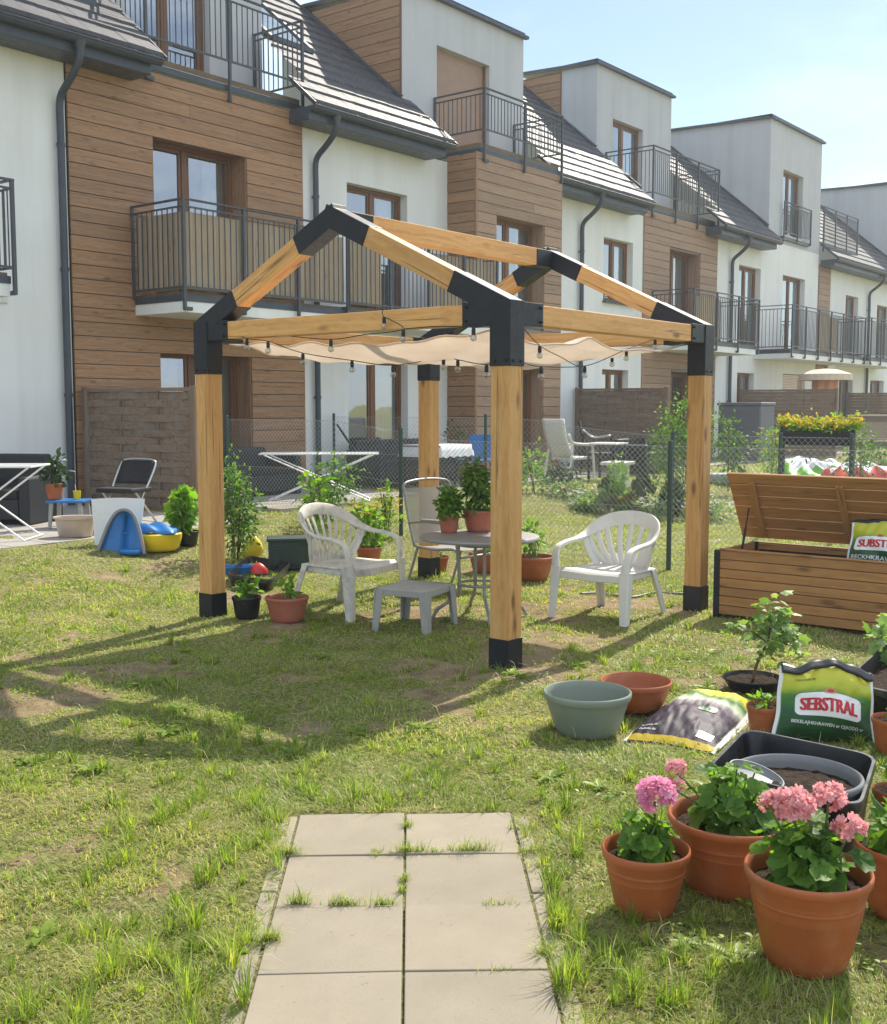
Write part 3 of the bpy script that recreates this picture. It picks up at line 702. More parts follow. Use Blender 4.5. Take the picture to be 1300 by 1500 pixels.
# --- house with the wide wood front
h = thing('terraced_house', 'house with wide dark brown board front and long railed balcony left of the pergola apex', 'house', (11, 13.8, 0.2), group='terraced houses')
w1 = (9.15, 13.6); ff = (10.57, 12.38, 3.22, 5.58); gf = (10.62, 12.42, 0.26, 2.48)
m = MB(); wallq(m, w1[0], w1[1], 0.1, 6.42, D, [ff, gf], 0.4); m.build('wall', M['anthracite'], h, world=True)
m = MB(); boards(m, w1[0] + .02, w1[1] - .02, 0.25, 6.42, D - .004, [ff, gf]); m.box(w1[1] - .02, w1[1], D - .036, D - .004, 0.25, 6.42, 2); m.build('cladding', M['cladding'], h, world=True)
window(h, ff[0] + .02, ff[1] - .02, ff[2], ff[3] - .02, D + .34, (0.46,), cur=[(0.74, 0.98), (0.02, .1)])
window(h, gf[0] + .02, gf[1] - .02, gf[2], gf[3] - .02, D + .34, (0.46,), cur=[(0.02, .4), (0.8, 0.98)])
o2 = [(14.7, 16.33, 3.25, 5.5), (14.7, 16.33, 0.26, 2.5)]
m = MB(); wallq(m, 13.6, 17.56, 0.1, 6.3, D, o2, 0.22); m.build('wall', M['stucco'], h, world=True)
window(h, *o2[0], D + .2, (0.5,), cur=[(0.7, 0.98)]); window(h, *o2[1], D + .2, (0.5,), cur=[(0.6, 0.98), (.02, .12)])
eave(h, 13.28, 16.95)
skyl = (14.2, 15.1, 14.6, 15.9)
rf = roof(h, 13.34, 17.0, xb=13.78, cut=lambda y, a, b: (a if y < 13.6 else (13.8 if y < 14.95 else 13.74), b if y < 14.2 else 16.74))
m = MB(); s3 = 0.84
def onroof(x, y, dz): return (x, y, 6.42 + .07 + (y - 13.2) * s3 + dz)
for (xa, ya, xb, yb) in ((14.0, 14.9, 15.0, 14.9), (14.0, 16.2, 15.0, 16.2), (14.0, 14.9, 14.0, 16.2), (15.0, 14.9, 15.0, 16.2)):
    m.beam(onroof(xa, ya, .05), onroof(xb, yb, .05), .09, .09)
sk = m.build('roof_window', M['anthracite'], h, world=True)
m = MB(); m.quad(onroof(14.0, 14.9, .07), onroof(15.0, 14.9, .07), onroof(15.0, 16.2, .07), onroof(14.0, 16.2, .07)); m.build('pane', M['glass'], sk, world=True)
pipe(h, FX(459))
op = [(11.0, 12.62, 6.66, 9.0)]
dormer(h, 10.3, 13.78, 14.9, 9.5, 6.4, op, False); window(h, *op[0], 15.08, (0.5,), cur=[(.02, .2), (0.55, .7)])
terrace(h, 10.42, 13.62, D, 14.9, zf=6.6, zt=7.9)
balcony(h, 10.2, 13.42, 12.62, 2.92, screen=[(10.25, 13.38, 'front'), (12.68, 13.7, 'side')], wallend=(True, False))
balcony(h, 13.5, 17.52, 12.62, 2.94, screen=[(13.55, 14.3, 'front'), (15.6, 17.45, 'front')], wallend=(False, True))
# --- house with the projecting bay
h = thing('terraced_house', 'house with projecting board bay and closed brown shutter in its grey dormer', 'house', (20, 13.8, 0.2), group='terraced houses')
yb_ = 13.14; b0, b1 = 17.56, 20.55
ff = (18.2, 19.9, 3.25, 5.36); gf = (18.2, 19.9, 0.26, 2.42)
m = MB(); wallq(m, b0, b1, 0.1, 6.4, yb_, [ff, gf], 0.4); m.quad((b0, yb_, .1), (b0, yb_, 6.4), (b0, D, 6.4), (b0, D, .1)); m.quad((b1, yb_, .1), (b1, D, .1), (b1, D, 6.4), (b1, yb_, 6.4))
m.build('wall', M['anthracite'], h, world=True)
m = MB(); boards(m, b0 + .02, b1 - .02, 0.25, 6.42, yb_ - .004, [ff, gf]); m.box(b1 - .02, b1, yb_ - .036, yb_ - .004, .25, 6.42, 2); m.build('cladding', M['cladfar'], h, world=True)
m = MB(); boards_side(m, b0 - .004, yb_ + .0, lambda z: D, 0.25, 6.4); m.box(b0 - .036, b0 + .02, yb_ - .036, yb_ - .004, .25, 6.42, 2, r=.2); m.build('side_cladding', M['cladding'], h, world=True)
window(h, ff[0] + .02, ff[1] - .02, ff[2], ff[3] - .02, yb_ + .3, (0.45,), cur=[(.02, .3), (.8, .98)])
window(h, gf[0] + .02, gf[1] - .02, gf[2], gf[3] - .02, yb_ + .3, (0.45,), cur=[(.6, .98)])
o3 = [(23.46, 24.86, 4.1, 5.58), (23.46, 24.72, 1.0, 2.5)]
m = MB(); wallq(m, 20.55, 25.36, 0.1, 6.3, D, o3, 0.22); m.build('wall', M['stucco'], h, world=True)
window(h, *o3[0], D + .2, (0.5,), sill=D - .05, cur=[(.5, .98)]); window(h, *o3[1], D + .2, (0.5,), sill=D - .05, cur=[(.02, .6)])
eave(h, 20.62, 24.75); roof(h, 20.66, 24.8, xb=20.95, cut=lambda y, a, b: (a if y < 13.6 else 20.97, b if y < 13.85 else 25.2)); pipe(h, FX(848))
op = [(17.83, 19.58, 6.62, 8.66)]
dormer(h, 16.78, 20.82, 14.3, 9.5, 6.4, op, True)
m = MB(); z = 6.62
while z < 8.64: m.box(17.84, 19.57, 14.44, 14.46 + .006, z, z + .042, 0); z += .046
m.build('roller_shutter', M['shutter'], h, world=True)
m = MB(); m.box(17.83, 17.88, 14.40, 14.44, 6.62, 8.66, 2); m.box(19.53, 19.58, 14.40, 14.44, 6.62, 8.66, 2); m.build('shutter_guide', M['brownframe'], h, world=True)
terrace(h, 17.7, 20.5, yb_, 14.3, zf=6.56, zt=7.62)
# --- third wood front
h = thing('terraced_house', 'house with flush pale board front, roof terrace and half boarded dormer side', 'house', (28, 13.8, 0.2), group='terraced houses')
ff = (26.72, 28.5, 3.25, 5.68); gf = (26.9, 28.4, 0.26, 2.55)
m = MB(); wallq(m, 25.36, 29.55, 0.1, 6.42, D, [ff, gf], 0.4); m.build('wall', M['anthracite'], h, world=True)
m = MB(); boards(m, 25.38, 29.53, 0.25, 6.46, D - .004, [ff, gf]); m.box(29.53, 29.55, D - .036, D - .004, .25, 6.46, 2); m.box(25.36, 25.38, D - .036, D - .004, .25, 6.46, 2); m.build('cladding', M['cladfar'], h, world=True)
window(h, ff[0] + .02, ff[1] - .02, ff[2], ff[3] - .02, D + .34, (0.45,), cur=[(.3, .98)]); window(h, gf[0] + .02, gf[1] - .02, gf[2], gf[3] - .02, D + .34, (0.45,), cur=[(.02, .4)])
o4 = [(31.06, 32.6, 3.25, 5.68), (31.1, 32.3, 1.0, 2.6)]
m = MB(); wallq(m, 29.55, 33.1, 0.1, 6.3, D, o4, 0.22); m.build('wall', M['stucco'], h, world=True)
for o in o4: window(h, *o, D + .2, (0.5,), cur=[(.3, .98)])
eave(h, 28.75, 32.65); roof(h, 28.8, 32.75, xb=29.6, cut=lambda y, a, b: (a if y < 13.6 else 29.62, b if y < 13.8 else 33.05)); pipe(h, FX(1069))
op = [(26.05, 27.65, 6.72, 8.98)]
dormer(h, 25.25, 29.25, 15.1, 10.15, 6.4, op, True, wood_to=16.15); window(h, *op[0], 15.28, (0.45,), cur=[(.45, .98)])
terrace(h, 25.65, 29.5, D, 15.1, zf=6.62, zt=8.05)
balcony(h, 25.85, 29.75, 12.62, 3.02, zt=4.5, screen=[(26.0, 27.4, 'front')])
# --- flush white gable house
h = thing('terraced_house', 'plain white house rising flush into a tall grey box dormer with a narrow railed window', 'house', (35, 13.8, 0.2), group='terraced houses')
o5 = [(34.12, 35.75, 6.72, 8.84), (34.3, 36.15, 3.25, 5.68), (34.5, 36.4, 0.9, 2.65)]
m = MB(); wallq(m, 33.1, 37.3, 0.1, 6.9, D, o5[1:], 0.22); wallq(m, 33.1, 37.3, 6.9, 6.91, D); m.build('wall', M['stucco'], h, world=True)
dormer(h, 33.1, 37.3, D - .003, 10.15, 6.6, [o5[0]], False)
window(h, *o5[0], D + .2, (0.5,), cur=[(.4, .98)]); window(h, *o5[1], D + .2, (0.5,), cur=[(.4, .98)])
m = MB(); z = 0.9
while z < 2.6: m.box(34.52, 36.38, D + .1, D + .12, z, z + .045, 0); z += .05
m.build('roller_shutter', M['shutter'], h, world=True)
m = MB(); rail_mesh(m, [(34.0, D - .12), (36.2, D - .12)], 7.85, 6.95, 6.75, brackets=False, post_sp=1.1); m.box(34.0, 36.2, D - .1, D - .01, 6.72, 6.82); m.build('railing', M['railmetal'], h, world=True)
balcony(h, 32.2, 38.55, 12.62, 3.02, zt=4.55, screen=[(34.2, 36.0, 'front')])
m = MB(); m.box(29.5, 30.9, 17.6, 18.3, 9.6, 11.05); ch = m.build('chimney', M['anthracite'], h, world=True)
m = MB(); m.tube([(30.3, 17.9, 11.0), (30.3, 17.9, 11.5)], .13, 12); m.tube([(30.3, 17.9, 11.5), (30.3, 17.9, 11.56)], .19, 12); m.build('flue', M['chrome'], ch, world=True)
# --- far house
h = thing('terraced_house', 'farthest white house at the right edge with shallow roof railing and steel flues', 'house', (43, 13.8, 0.2), group='terraced houses')
o6 = [(40.0, 41.3, 3.3, 5.5), (43.4, 45.0, 3.25, 5.4), (39.6, 41.0, 0.9, 2.6), (42.9, 44.5, .3, 2.6)]
m = MB(); wallq(m, 38.4, 54, 0.1, 6.3, D, o6, 0.22); m.build('wall', M['stucco'], h, world=True)
m = MB(); wallq(m, 37.3, 38.4, 0.1, 6.3, D, (), 0.22); m.build('wall', M['anthracite'], h, world=True)
m = MB(); boards(m, 37.32, 38.38, .25, 6.3, D - .004); m.build('cladding', M['cladfar'], h, world=True)
for o in o6: window(h, *o, D + .2, (0.5,), cur=[(.4, .98)])
eave(h, 37.35, 54); roof(h, 37.4, 54, cut=lambda y, a, b: (a, b if y < 13.8 else 46)); pipe(h, FX(1272))
m = MB(); rail_mesh(m, [(36.9 + .5, 13.7), (40.7, 13.7)], 8.15, 6.95, 6.7, brackets=False); m.build('railing', M['railmetal'], h, world=True)
dormer(h, 46, 50, D, 10.2, 6.5, [], False)
m = MB()
for (x, y, z, r_) in ((43.2, 18.6, 11.4, .17), (42.6, 18.6, 11.1, .13), (43.9, 18.7, 11.0, .13)):
    m.tube([(x, y, 9.5), (x, y, z)], r_, 10); m.tube([(x, y, z), (x, y, z + .07)], r_ * 1.5, 10)
m.build('flue', M['chrome'], h, world=True)
balcony(h, 39.2, 43.5, 12.62, 3.02, zt=4.6)

# ================================================================== FENCES
def panel(x, y0, y1, z0, z1, label, skew=0.0):
    t = thing('privacy_fence', label, 'fence', (x, y1, z0), group='woven board privacy fences')
    m = MB(); n = int((z1 - z0 - .10) / .099); L = y1 - y0; sp_ = (z1 - z0 - .11) / n
    for k in range(n):                                         # lamellae woven round upright battens
        z = z0 + .055 + (k + .5) * sp_; ph = 1 if k % 2 else -1
        m2 = 24; P = []
        for i in range(m2 + 1):
            y = y0 + .05 + (L - .1) * i / m2; P.append((x + ph * .014 * math.cos(3 * math.pi * i / m2), y, z))
        m.sweep(P, .10, .009, (0, 0, 1))
    m.build('woven_boards', M['weathered'], t, world=True)
    m = MB()
    for y in (y0 + L / 3, y0 + 2 * L / 3): m.box(x - .012, x + .012, y - .02, y + .02, z0 + .04, z1 - .03, 2)
    m.build('batten', M['weathered'], t, world=True)
    m = MB(); m.box(x - .03, x + .03, y0 + .04, y1 - .04, z1 - .05, z1, 1); m.box(x - .03, x + .03, y0 + .04, y1 - .04, z0 + .01, z0 + .055, 1)
    m.build('rail', M['weathered'], t, world=True, bevel=.003)
    for y in (y0, y1 - .09):
        m = MB(); m.box(x - .045, x + .045, y, y + .09, z0 - .02, z1 + .02, 2); m.build('post', M['weathered'], t, world=True, bevel=.004)
    t.rotation_euler = (0, 0, skew)
panel(9.25, 11.73, 13.7, 0.235, 1.86, 'weathered brown woven fence panel behind the black folding chair', R(11.5))
panel(22.2, 11.4, 13.74, 0.235, 2.02, 'brown woven fence panel behind the white recliner, between bay house and white wall')
panel(31.2, 10.9, 13.74, 0.235, 2.1, 'wide dark woven fence panel behind the grey storage cabinet')
panel(40.2, 12.0, 13.74, 0.235, 2.1, 'short dark woven fence panel beyond the folded parasol')
def chainlink(x, y0, y1, h, posts, label, pitch=0.062, rad=0.0016, brace=None):
    t = thing('chain_link_fence', label, 'fence', (x, y0, float(gz(x, y0))), group='chain link fences')
    m = MB(); L = y1 - y0; y = y0 - h
    def seg(ya, yb, s):                                         # straight wire from bottom ya to top yb, clipped
        a, b = (ya, 0.0), (yb, h)
        pts = []
        for (yy, zz) in (a, b):
            pass
        ta = 0.0; tb = 1.0
        for lim, sg in ((y0, 1), (y1, -1)):
            fa = (a[0] - lim) * sg; fb = (b[0] - lim) * sg
            if fa < 0 and fb < 0: return
            if fa < 0: ta = max(ta, fa / (fa - fb))
            if fb < 0: tb = min(tb, fa / (fa - fb))
        if tb - ta < .02: return
        g0 = 0.02
        P = []
        for q in (ta, tb):
            yy = a[0] + (b[0] - a[0]) * q; P.append((x + s * .0016, yy, float(gz(x, yy)) + g0 + h * q))
        m.tube(P, rad, 4, cap=False)
    while y < y1 + h:
        seg(y, y + h, 1); seg(y + h, y, -1); y += pitch
    m.build('wire_netting', M['wire'], t, world=True)
    m = MB()
    for zz in (0.05, h / 2, h + .015): m.tube([(x, yy, float(gz(x, yy)) + zz) for yy in np.linspace(y0, y1, 12)], .0022, 5)
    m.build('tension_wire', M['wire'], t, world=True)
    for yp in posts:
        g = float(gz(x, yp)); m = MB(); m.tube([(x - .03, yp, g - .1), (x - .03, yp, g + h + .06)], .024, 12); m.tube([(x - .03, yp, g + h + .06), (x - .03, yp, g + h + .075)], [.027, .02], 12)
        m.build('post', M['greenmetal'], t, world=True, smooth=True, auto=40)
    if brace:
        m = MB(); m.tube([(x, brace, float(gz(x, brace)) + h * .9), (x, brace - 1.0, float(gz(x, brace)) + .0)], .018, 8); m.build('brace', M['greenmetal'], t, world=True)
chainlink(10.12, 1.2, 11.75, 1.2, [float(on_x(590, 700, 10.12)[1]), float(on_x(984, 700, 10.12)[1]), 11.7, 2.2], 'nearer chain link fence along the lawn, behind chairs and table')
chainlink(14.2, 4.2, 13.7, 1.2, [13.65, 10.4, 7.2, float(on_x(1145, 650, 14.2)[1]), float(on_x(1249, 650, 14.2)[1])], 'second chain link fence farther back past the neighbour lawn', pitch=.08, brace=13.6)

# ================================================================== PERGOLA
FX0, FY0, PDX, PDY = 5.535, 3.885, 2.62, 2.74
PW_, ZB, ZT, ZM = 0.14, 0.19, 1.845, 2.235
YR, ZR = 5.36, 2.93
pg = thing('pergola', 'timber pergola with black steel corner brackets and two open gables on the lawn', 'pergola', (FX0, FY0, 0))
for (ix, iy) in ((0, 0), (1, 0), (0, 1), (1, 1)):
    x, y = FX0 + ix * PDX, FY0 + iy * PDY
    m = MB(); m.box(x, x + PW_, y, y + PW_, 0.02, ZT + .05, 2); po = m.build('post', M['pine'], pg, world=True, bevel=.006)
    m = MB(); m.box(x - .005, x + PW_ + .005, y - .005, y + PW_ + .005, -0.02, ZB, 2); m.build('post_base', M['blacksteel'], po, world=True, bevel=.003)
    m = MB(); e = .006
    m.box(x - e, x + PW_ + e, y - e, y + PW_ + e, ZT, ZM, 2)
    sx, sy = (1, -1)[ix], (1, -1)[iy]
    xa = x + PW_ if sx > 0 else x; ya = y + PW_ if sy > 0 else y
    e2 = .004
    m.box(*sorted((xa - sx * .02, xa + sx * .22)), y + .002, y + PW_ - .002, ZM - .145, ZM - .003, 0)
    m.box(x + .002, x + PW_ - .002, *sorted((ya - sy * .02, ya + sy * .22)), ZM - .147, ZM - .002, 1)
    # sleeve climbing along the rafter
    ye = y if sy > 0 else y + PW_
    a = np.array([x + PW_ / 2, ye + sy * .035, ZM - .06]); tp = np.array([x + PW_ / 2, YR, ZR - .068]); d = (tp - a) / np.linalg.norm(tp - a)
    m.beam(a, a + d * .46, PW_ - .001, .138)
    m.build('corner_bracket', M['blacksteel'], pg, world=True, bevel=.004)
    for (bx_, bz_) in ((xa + sx * .19, ZM - .03), (xa + sx * .19, ZM - .115), (x + .03, ZT + .03), (x + .11, ZT + .03)):
        m = MB(); m.tube([(bx_, y + .003, bz_), (bx_, y - .012, bz_)], .0085, 6); m.build('bolt', M['blacksteel'], pg, world=True)
    for (by_, bz_) in ((ya + sy * .19, ZM - .03), (ya + sy * .19, ZM - .115), (y + .03, ZT + .03), (y + .11, ZT + .03)):
        m = MB(); m.tube([(x + .003, by_, bz_), (x - .012, by_, bz_)], .0085, 6); m.build('bolt', M['blacksteel'], pg, world=True)
    m = MB(); m.beam(a + d * .40, a + d * (np.linalg.norm(tp - a) - .25), PW_ - .014, .128, r=rng.random()); m.build('rafter', M['pine'], pg, world=True, bevel=.005)
for ix in (0, 1):
    x = FX0 + ix * PDX + PW_ / 2; m = MB()
    for sy in (1, -1):
        ye = FY0 if sy > 0 else FY0 + PDY + PW_
        a = np.array([x, ye + sy * .035, ZM - .06]); tp = np.array([x, YR, ZR - .068]); d = (tp - a) / np.linalg.norm(tp - a)
        m.beam(tp + d * .06, tp - d * .36, PW_ - (.001 if sy > 0 else .003), .138 - (0 if sy > 0 else .002))
    q = (x + PW_ / 2, x + .30) if ix == 0 else (x - .30, x - PW_ / 2)
    m.box(q[0], q[1], YR - .068, YR + .068, ZR - .16, ZR - .022, 0)
    m.build('ridge_bracket', M['blacksteel'], pg, world=True, bevel=.004)
m = MB(); m.box(FX0 + .16, FX0 + PDX - .02, YR - .062, YR + .062, ZR - .155, ZR - .018, 0); m.build('ridge_beam', M['pine'], pg, world=True, bevel=.005)
for (nm, x0, x1, y0, y1, ax) in (('a', FX0 + .2, FX0 + PDX - .06, FY0 + .012, FY0 + .128, 0), ('b', FX0 + .2, FX0 + PDX - .06, FY0 + PDY + .012, FY0 + PDY + .128, 0),
                                 ('c', FX0 + .012, FX0 + .128, FY0 + .2, FY0 + PDY - .06, 1), ('d', FX0 + PDX + .012, FX0 + PDX + .128, FY0 + .2, FY0 + PDY - .06, 1)):
    m = MB(); m.box(x0, x1, y0, y1, ZM - .138, ZM - .012, ax); m.build('beam', M['pine'], pg, world=True, bevel=.005)

# shade sail, draped just below the beams
sx0, sx1, sy0, sy1 = FX0 + .17, FX0 + PDX - .02, FY0 + .17, FY0 + PDY - .06
def sailf(u, v):
    ex = 0.10 * np.sin(np.pi * v); ey = 0.12 * np.sin(np.pi * u)
    x = sx0 + ex * (1 - u) * (1 - u) * 1 - ex * u * u + (sx1 - sx0) * u
    y = sy0 + ey * (1 - v) * (1 - v) - ey * v * v + (sy1 - sy0) * v
    bel = np.clip(np.sin(np.pi * np.clip(u * .96 + .02, 0, 1)), 0, 1) ** .45 * np.clip(np.sin(np.pi * np.clip(v * .96 + .02, 0, 1)), 0, 1) ** .45
    wav = bel * (0.022 * np.sin(3 * np.pi * v + .4) + 0.016 * np.sin(13 * v + 5 * u) + .012 * np.sin(17 * u - 6 * v)) + 0.009 * np.sin(27 * (u + 1.4 * v)) + 0.008 * np.sin(41 * (u - .6 * v) + 2 * np.sin(5 * v)) * (.3 + v)
    sw = np.abs(np.sin(2 * np.pi * (u * .96 + .02))) ** .75; bv = np.clip(np.sin(np.pi * np.clip(v * .96 + .02, 0, 1)), 0, 1) ** .35
    return x, y, ZM - .135 - .065 * bel * (1.1 - .3 * v) - .105 * sw * (.45 + .55 * bv) * (1.15 - .35 * u) + wav - .02 * np.sin(np.pi * v)
m = MB(); m.grid(sailf, 90, 90)
sl = m.build('shade_sail', M['sail'], smooth=True, solid=.003); tag(sl, 'beige fabric shade sail sagging beneath the pergola beams', 'shade sail')
m = MB(); hem = [np.array(sailf(np.array(u), np.array(v)), float) for (u, v) in [(t, 0) for t in np.linspace(0, 1, 40)] + [(1, t) for t in np.linspace(0.03, 1, 40)] + [(t, 1) for t in np.linspace(.97, 0, 40)] + [(0, t) for t in np.linspace(.97, .03, 40)]]
m.tube([h_ + np.array([0, 0, -.004]) for h_ in hem], .007, 6, closed=True); m.build('hem', M['sail'], sl, smooth=True)

# string lights: measured bulbs, festooned along the beams
sl_ = thing('string_lights', 'black festoon cable with clear round bulbs hung along the pergola beams', 'string lights', (FX0 + .5, FY0 + .3, 1.95))
def P5(x, y, X): return on_x(x, y, X)
xf, xr = FX0 - .03, FX0 + .12
front = [P5(345, 488, xr), P5(362, 496, xf), P5(393, 500, xf), P5(444, 517, xr), P5(516, 528, xr + .15), P5(576, 535, xr + .3), P5(650, 524, xr + .5), P5(671, 527, xr + .5), P5(713, 534, xr + .1), P5(735, 520, xr)]
upper = [P5(420, 492, xr), P5(485, 497, xf + .0), P5(535, 490, xf), P5(591, 482, xf), P5(563, 463, xf - .004), P5(561, 452, xf - .004)]
upper2 = [P5(591, 482, xf), P5(640, 478, xf), P5(694, 479, xf), P5(715, 474, xf)]
right = [on_y(768, 482, FY0 + .1), on_y(791, 506, FY0 + .2), on_y(820, 522, FY0 + .3), on_y(857, 536, FY0 + .3), on_y(918, 512, FY0 + .3), on_y(960, 496, FY0 + .2), on_y(1000, 480, FY0 + .1)]
right2 = [on_y(768, 532, FY0 + .2), on_y(793, 537, FY0 + .25), on_y(857, 536, FY0 + .3), on_y(897, 521, FY0 + .5), on_y(918, 512, FY0 + .3)]
m = MB()
for L_ in (front, upper, upper2, right, right2): m.tube(crom(L_, 6), .0030, 6, m=0)
m.build('cable', M['rope'], sl_, world=True, smooth=True)
for p in [front[1], front[2], front[3], front[4], front[5], front[6], front[7], front[8], upper[1], upper[3], upper[4], upper2[2], right[1], right[3], right2[1], right2[3], right[4], right[5]]:
    m = MB(); z = -.004; m.lathe([(.004, z + .004), (.010, z), (.0125, z - .012), (.0125, z - .038), (.010, z - .044), (.0, z - .044)], 14, p); so = m.build('bulb', M['rope'], sl_, world=True, smooth=True, auto=40)
    rr = .0215; c = np.array(p) + np.array([0, 0, -.046 - rr * .86]); m = MB()
    m.lathe([(max(rr * math.sin(t), .0005), rr * math.cos(t)) for t in np.linspace(0.55, math.pi, 12)], 16, c); m.build('globe', M['bulb'], so, world=True, smooth=True)
    m = MB(); m.tube([c + np.array([0, 0, .018]), c + np.array([0, 0, .0])], .004, 6); m.build('filament', M['petalW'], so, world=True)

# ================================================================== LEAVES
def leaves(m, P, Dr, Nn, S, kind='oval', rr=None, W=1.0):
    P = np.asarray(P, float); n = len(P); Dr = np.asarray(Dr, float); Nn = np.asarray(Nn, float)
    Dr = Dr / (np.linalg.norm(Dr, axis=1)[:, None] + 1e-9); Nn = Nn - Dr * (Nn * Dr).sum(1)[:, None]; Nn = Nn / (np.linalg.norm(Nn, axis=1)[:, None] + 1e-9)
    B = np.cross(Nn, Dr); S = np.full(n, S) if np.isscalar(S) else np.asarray(S, float)
    if kind == 'oval':
        T = np.array([(0, 0, 0), (-.26 * W, .33, .05), (0, .36, -.03), (.26 * W, .33, .05), (-.24 * W, .66, .0), (0, .70, -.06), (.24 * W, .66, .0), (0, 1.0, -.16)])
        F = [[0, 3, 2], [0, 2, 1], [1, 2, 5], [1, 5, 4], [2, 3, 6], [2, 6, 5], [4, 5, 7], [5, 6, 7]]
    elif kind == 'blade':
        T = np.array([(-.06 * W, 0, 0), (.06 * W, 0, 0), (-.07 * W, .5, .10), (.07 * W, .5, .10), (0, 1, -.06)]); F = [[0, 1, 3], [0, 3, 2], [2, 3, 4]]
    elif kind == 'petal':
        T = np.array([(0, 0, 0), (-.30, .55, .06), (0, .5, -.06), (.30, .55, .06), (-.22, .95, -.04), (.03, 1.02, .08), (.24, .93, -.02)])
        F = [[0, 2, 1], [0, 3, 2], [1, 2, 4], [2, 5, 4], [2, 3, 6], [2, 6, 5]]
    elif kind == 'lobed':                                     # palmate currant leaf
        a = [(-.10, .02), (-.42, .12), (-.36, .36), (-.52, .62), (-.22, .66), (0, 1.0), (.22, .66), (.52, .62), (.36, .36), (.42, .12), (.10, .02)]
        T = np.array([(0, .35, .05)] + [(p[0], p[1], -.10 * abs(p[0]) * 2 - (.1 if p[1] > .9 else 0)) for p in a]); F = [[0, k + 1, k] for k in range(1, 11)] + [[0, 1, 11]]
    else:                                                      # round scalloped geranium leaf, stalk at the notch
        Kr = 20; T = [(0, .12, -.07)]
        for (q, cup) in ((.55, .02), (1.0, .10)):
            for k in range(Kr):
                t = -math.pi / 2 + .22 + (2 * math.pi - .44) * k / (Kr - 1); r = .5 * q * (1 + q * .10 * math.cos(8 * t))
                T.append((r * math.cos(t), .42 + r * math.sin(t) * (1.0), cup + q * .055 * math.sin(4 * t + 1) - .035 * math.cos(8 * t) * (q < .9) - .04))
        T = np.array(T); F = [[0, k, k + 1] for k in range(1, Kr)]
        for k in range(1, Kr): F += [[k, k + Kr, k + Kr + 1], [k, k + Kr + 1, k + 1]]
    K = len(T)
    V = P[:, None, :] + S[:, None, None] * (T[None, :, 0, None] * B[:, None, :] + T[None, :, 1, None] * Dr[:, None, :] + T[None, :, 2, None] * Nn[:, None, :])
    Fm = (np.arange(n)[:, None, None] * K + np.array(F)[None]).reshape(-1, 3)
    rv = rng.random(n) if rr is None else np.clip(rr, 0, 1)
    m.add(V.reshape(-1, 3), Fm, None, np.repeat(rv, K))
def rdir(n):
    v = rng.normal(size=(n, 3)); return v / np.linalg.norm(v, axis=1)[:, None]
def clump(m, c, r, n, size, kind='oval', up=.5, hollow=.45, W=1.0, droop=-.1):   # leaves through an uneven crown
    d = rdir(n); rad = (hollow + (1 - hollow) * rng.random(n)) ** .6
    lob = 0.75 + .35 * np.sin(d[:, 0] * 4 + c[0] * 9) * np.cos(d[:, 1] * 5 + c[1] * 7) + .2 * np.sin(d[:, 2] * 7)
    P = np.array(c) + d * np.array(r) * (rad * np.clip(lob, .4, 1.25))[:, None]
    N = d * .6 + np.array([0, 0, up]) + rng.normal(0, .35, (n, 3)); Dv = d + rng.normal(0, .5, (n, 3)) + np.array([0, 0, droop])
    leaves(m, P, Dv, N, size * rng.uniform(.6, 1.25, n), kind, W=W)
def shrub(name, label, cat, c, r, h, n, size, mat='leafB', kind='oval', group=None, stems=5, flowers=None, W=1.0, parts=3):
    t = thing(name, label, cat, c, group=group); m = MB()
    for k in range(parts):
        o = (rng.normal(0, r * .28), rng.normal(0, r * .28), h * (.35 + .45 * k / max(1, parts - 1)))
        clump(m, o, (r * .8, r * .8, h * .42), n // parts, size, kind, W=W)
    m.build('foliage', M[mat], t); m = MB()
    for k in range(stems):
        a = rng.uniform(0, 6.28); q = rng.uniform(.2, .7) * r
        m.tube(crom([(0.02 * math.cos(a), .02 * math.sin(a), -.02), (q * .5 * math.cos(a), q * .5 * math.sin(a), h * .4), (q * math.cos(a), q * math.sin(a), h * .85)], 4), [.006] * 8 + [.003], 5)
    m.build('stem', M['bark'], t)
    if flowers:
        m = MB(); nf = flowers[1]; d = rdir(nf); d[:, 2] = abs(d[:, 2]) * .8 + .1
        ctr = d * np.array([r, r, h * .5]) * rng.uniform(.75, 1.1, (nf, 1)) + np.array([0, 0, h * .55])
        for p in ctr:
            a = rng.uniform(0, 6.28, 5); q = np.stack([np.cos(a), np.sin(a), rng.uniform(-.2, .5, 5)], -1)
            leaves(m, np.tile(p, (5, 1)), q, np.tile((0, 0, 1.), (5, 1)), flowers[2], 'petal')
            if nf <= 30: m.build('flower', M[flowers[0]], t); m = MB()
        if nf > 30: m.build('flower', M[flowers[0]], t)
    return t
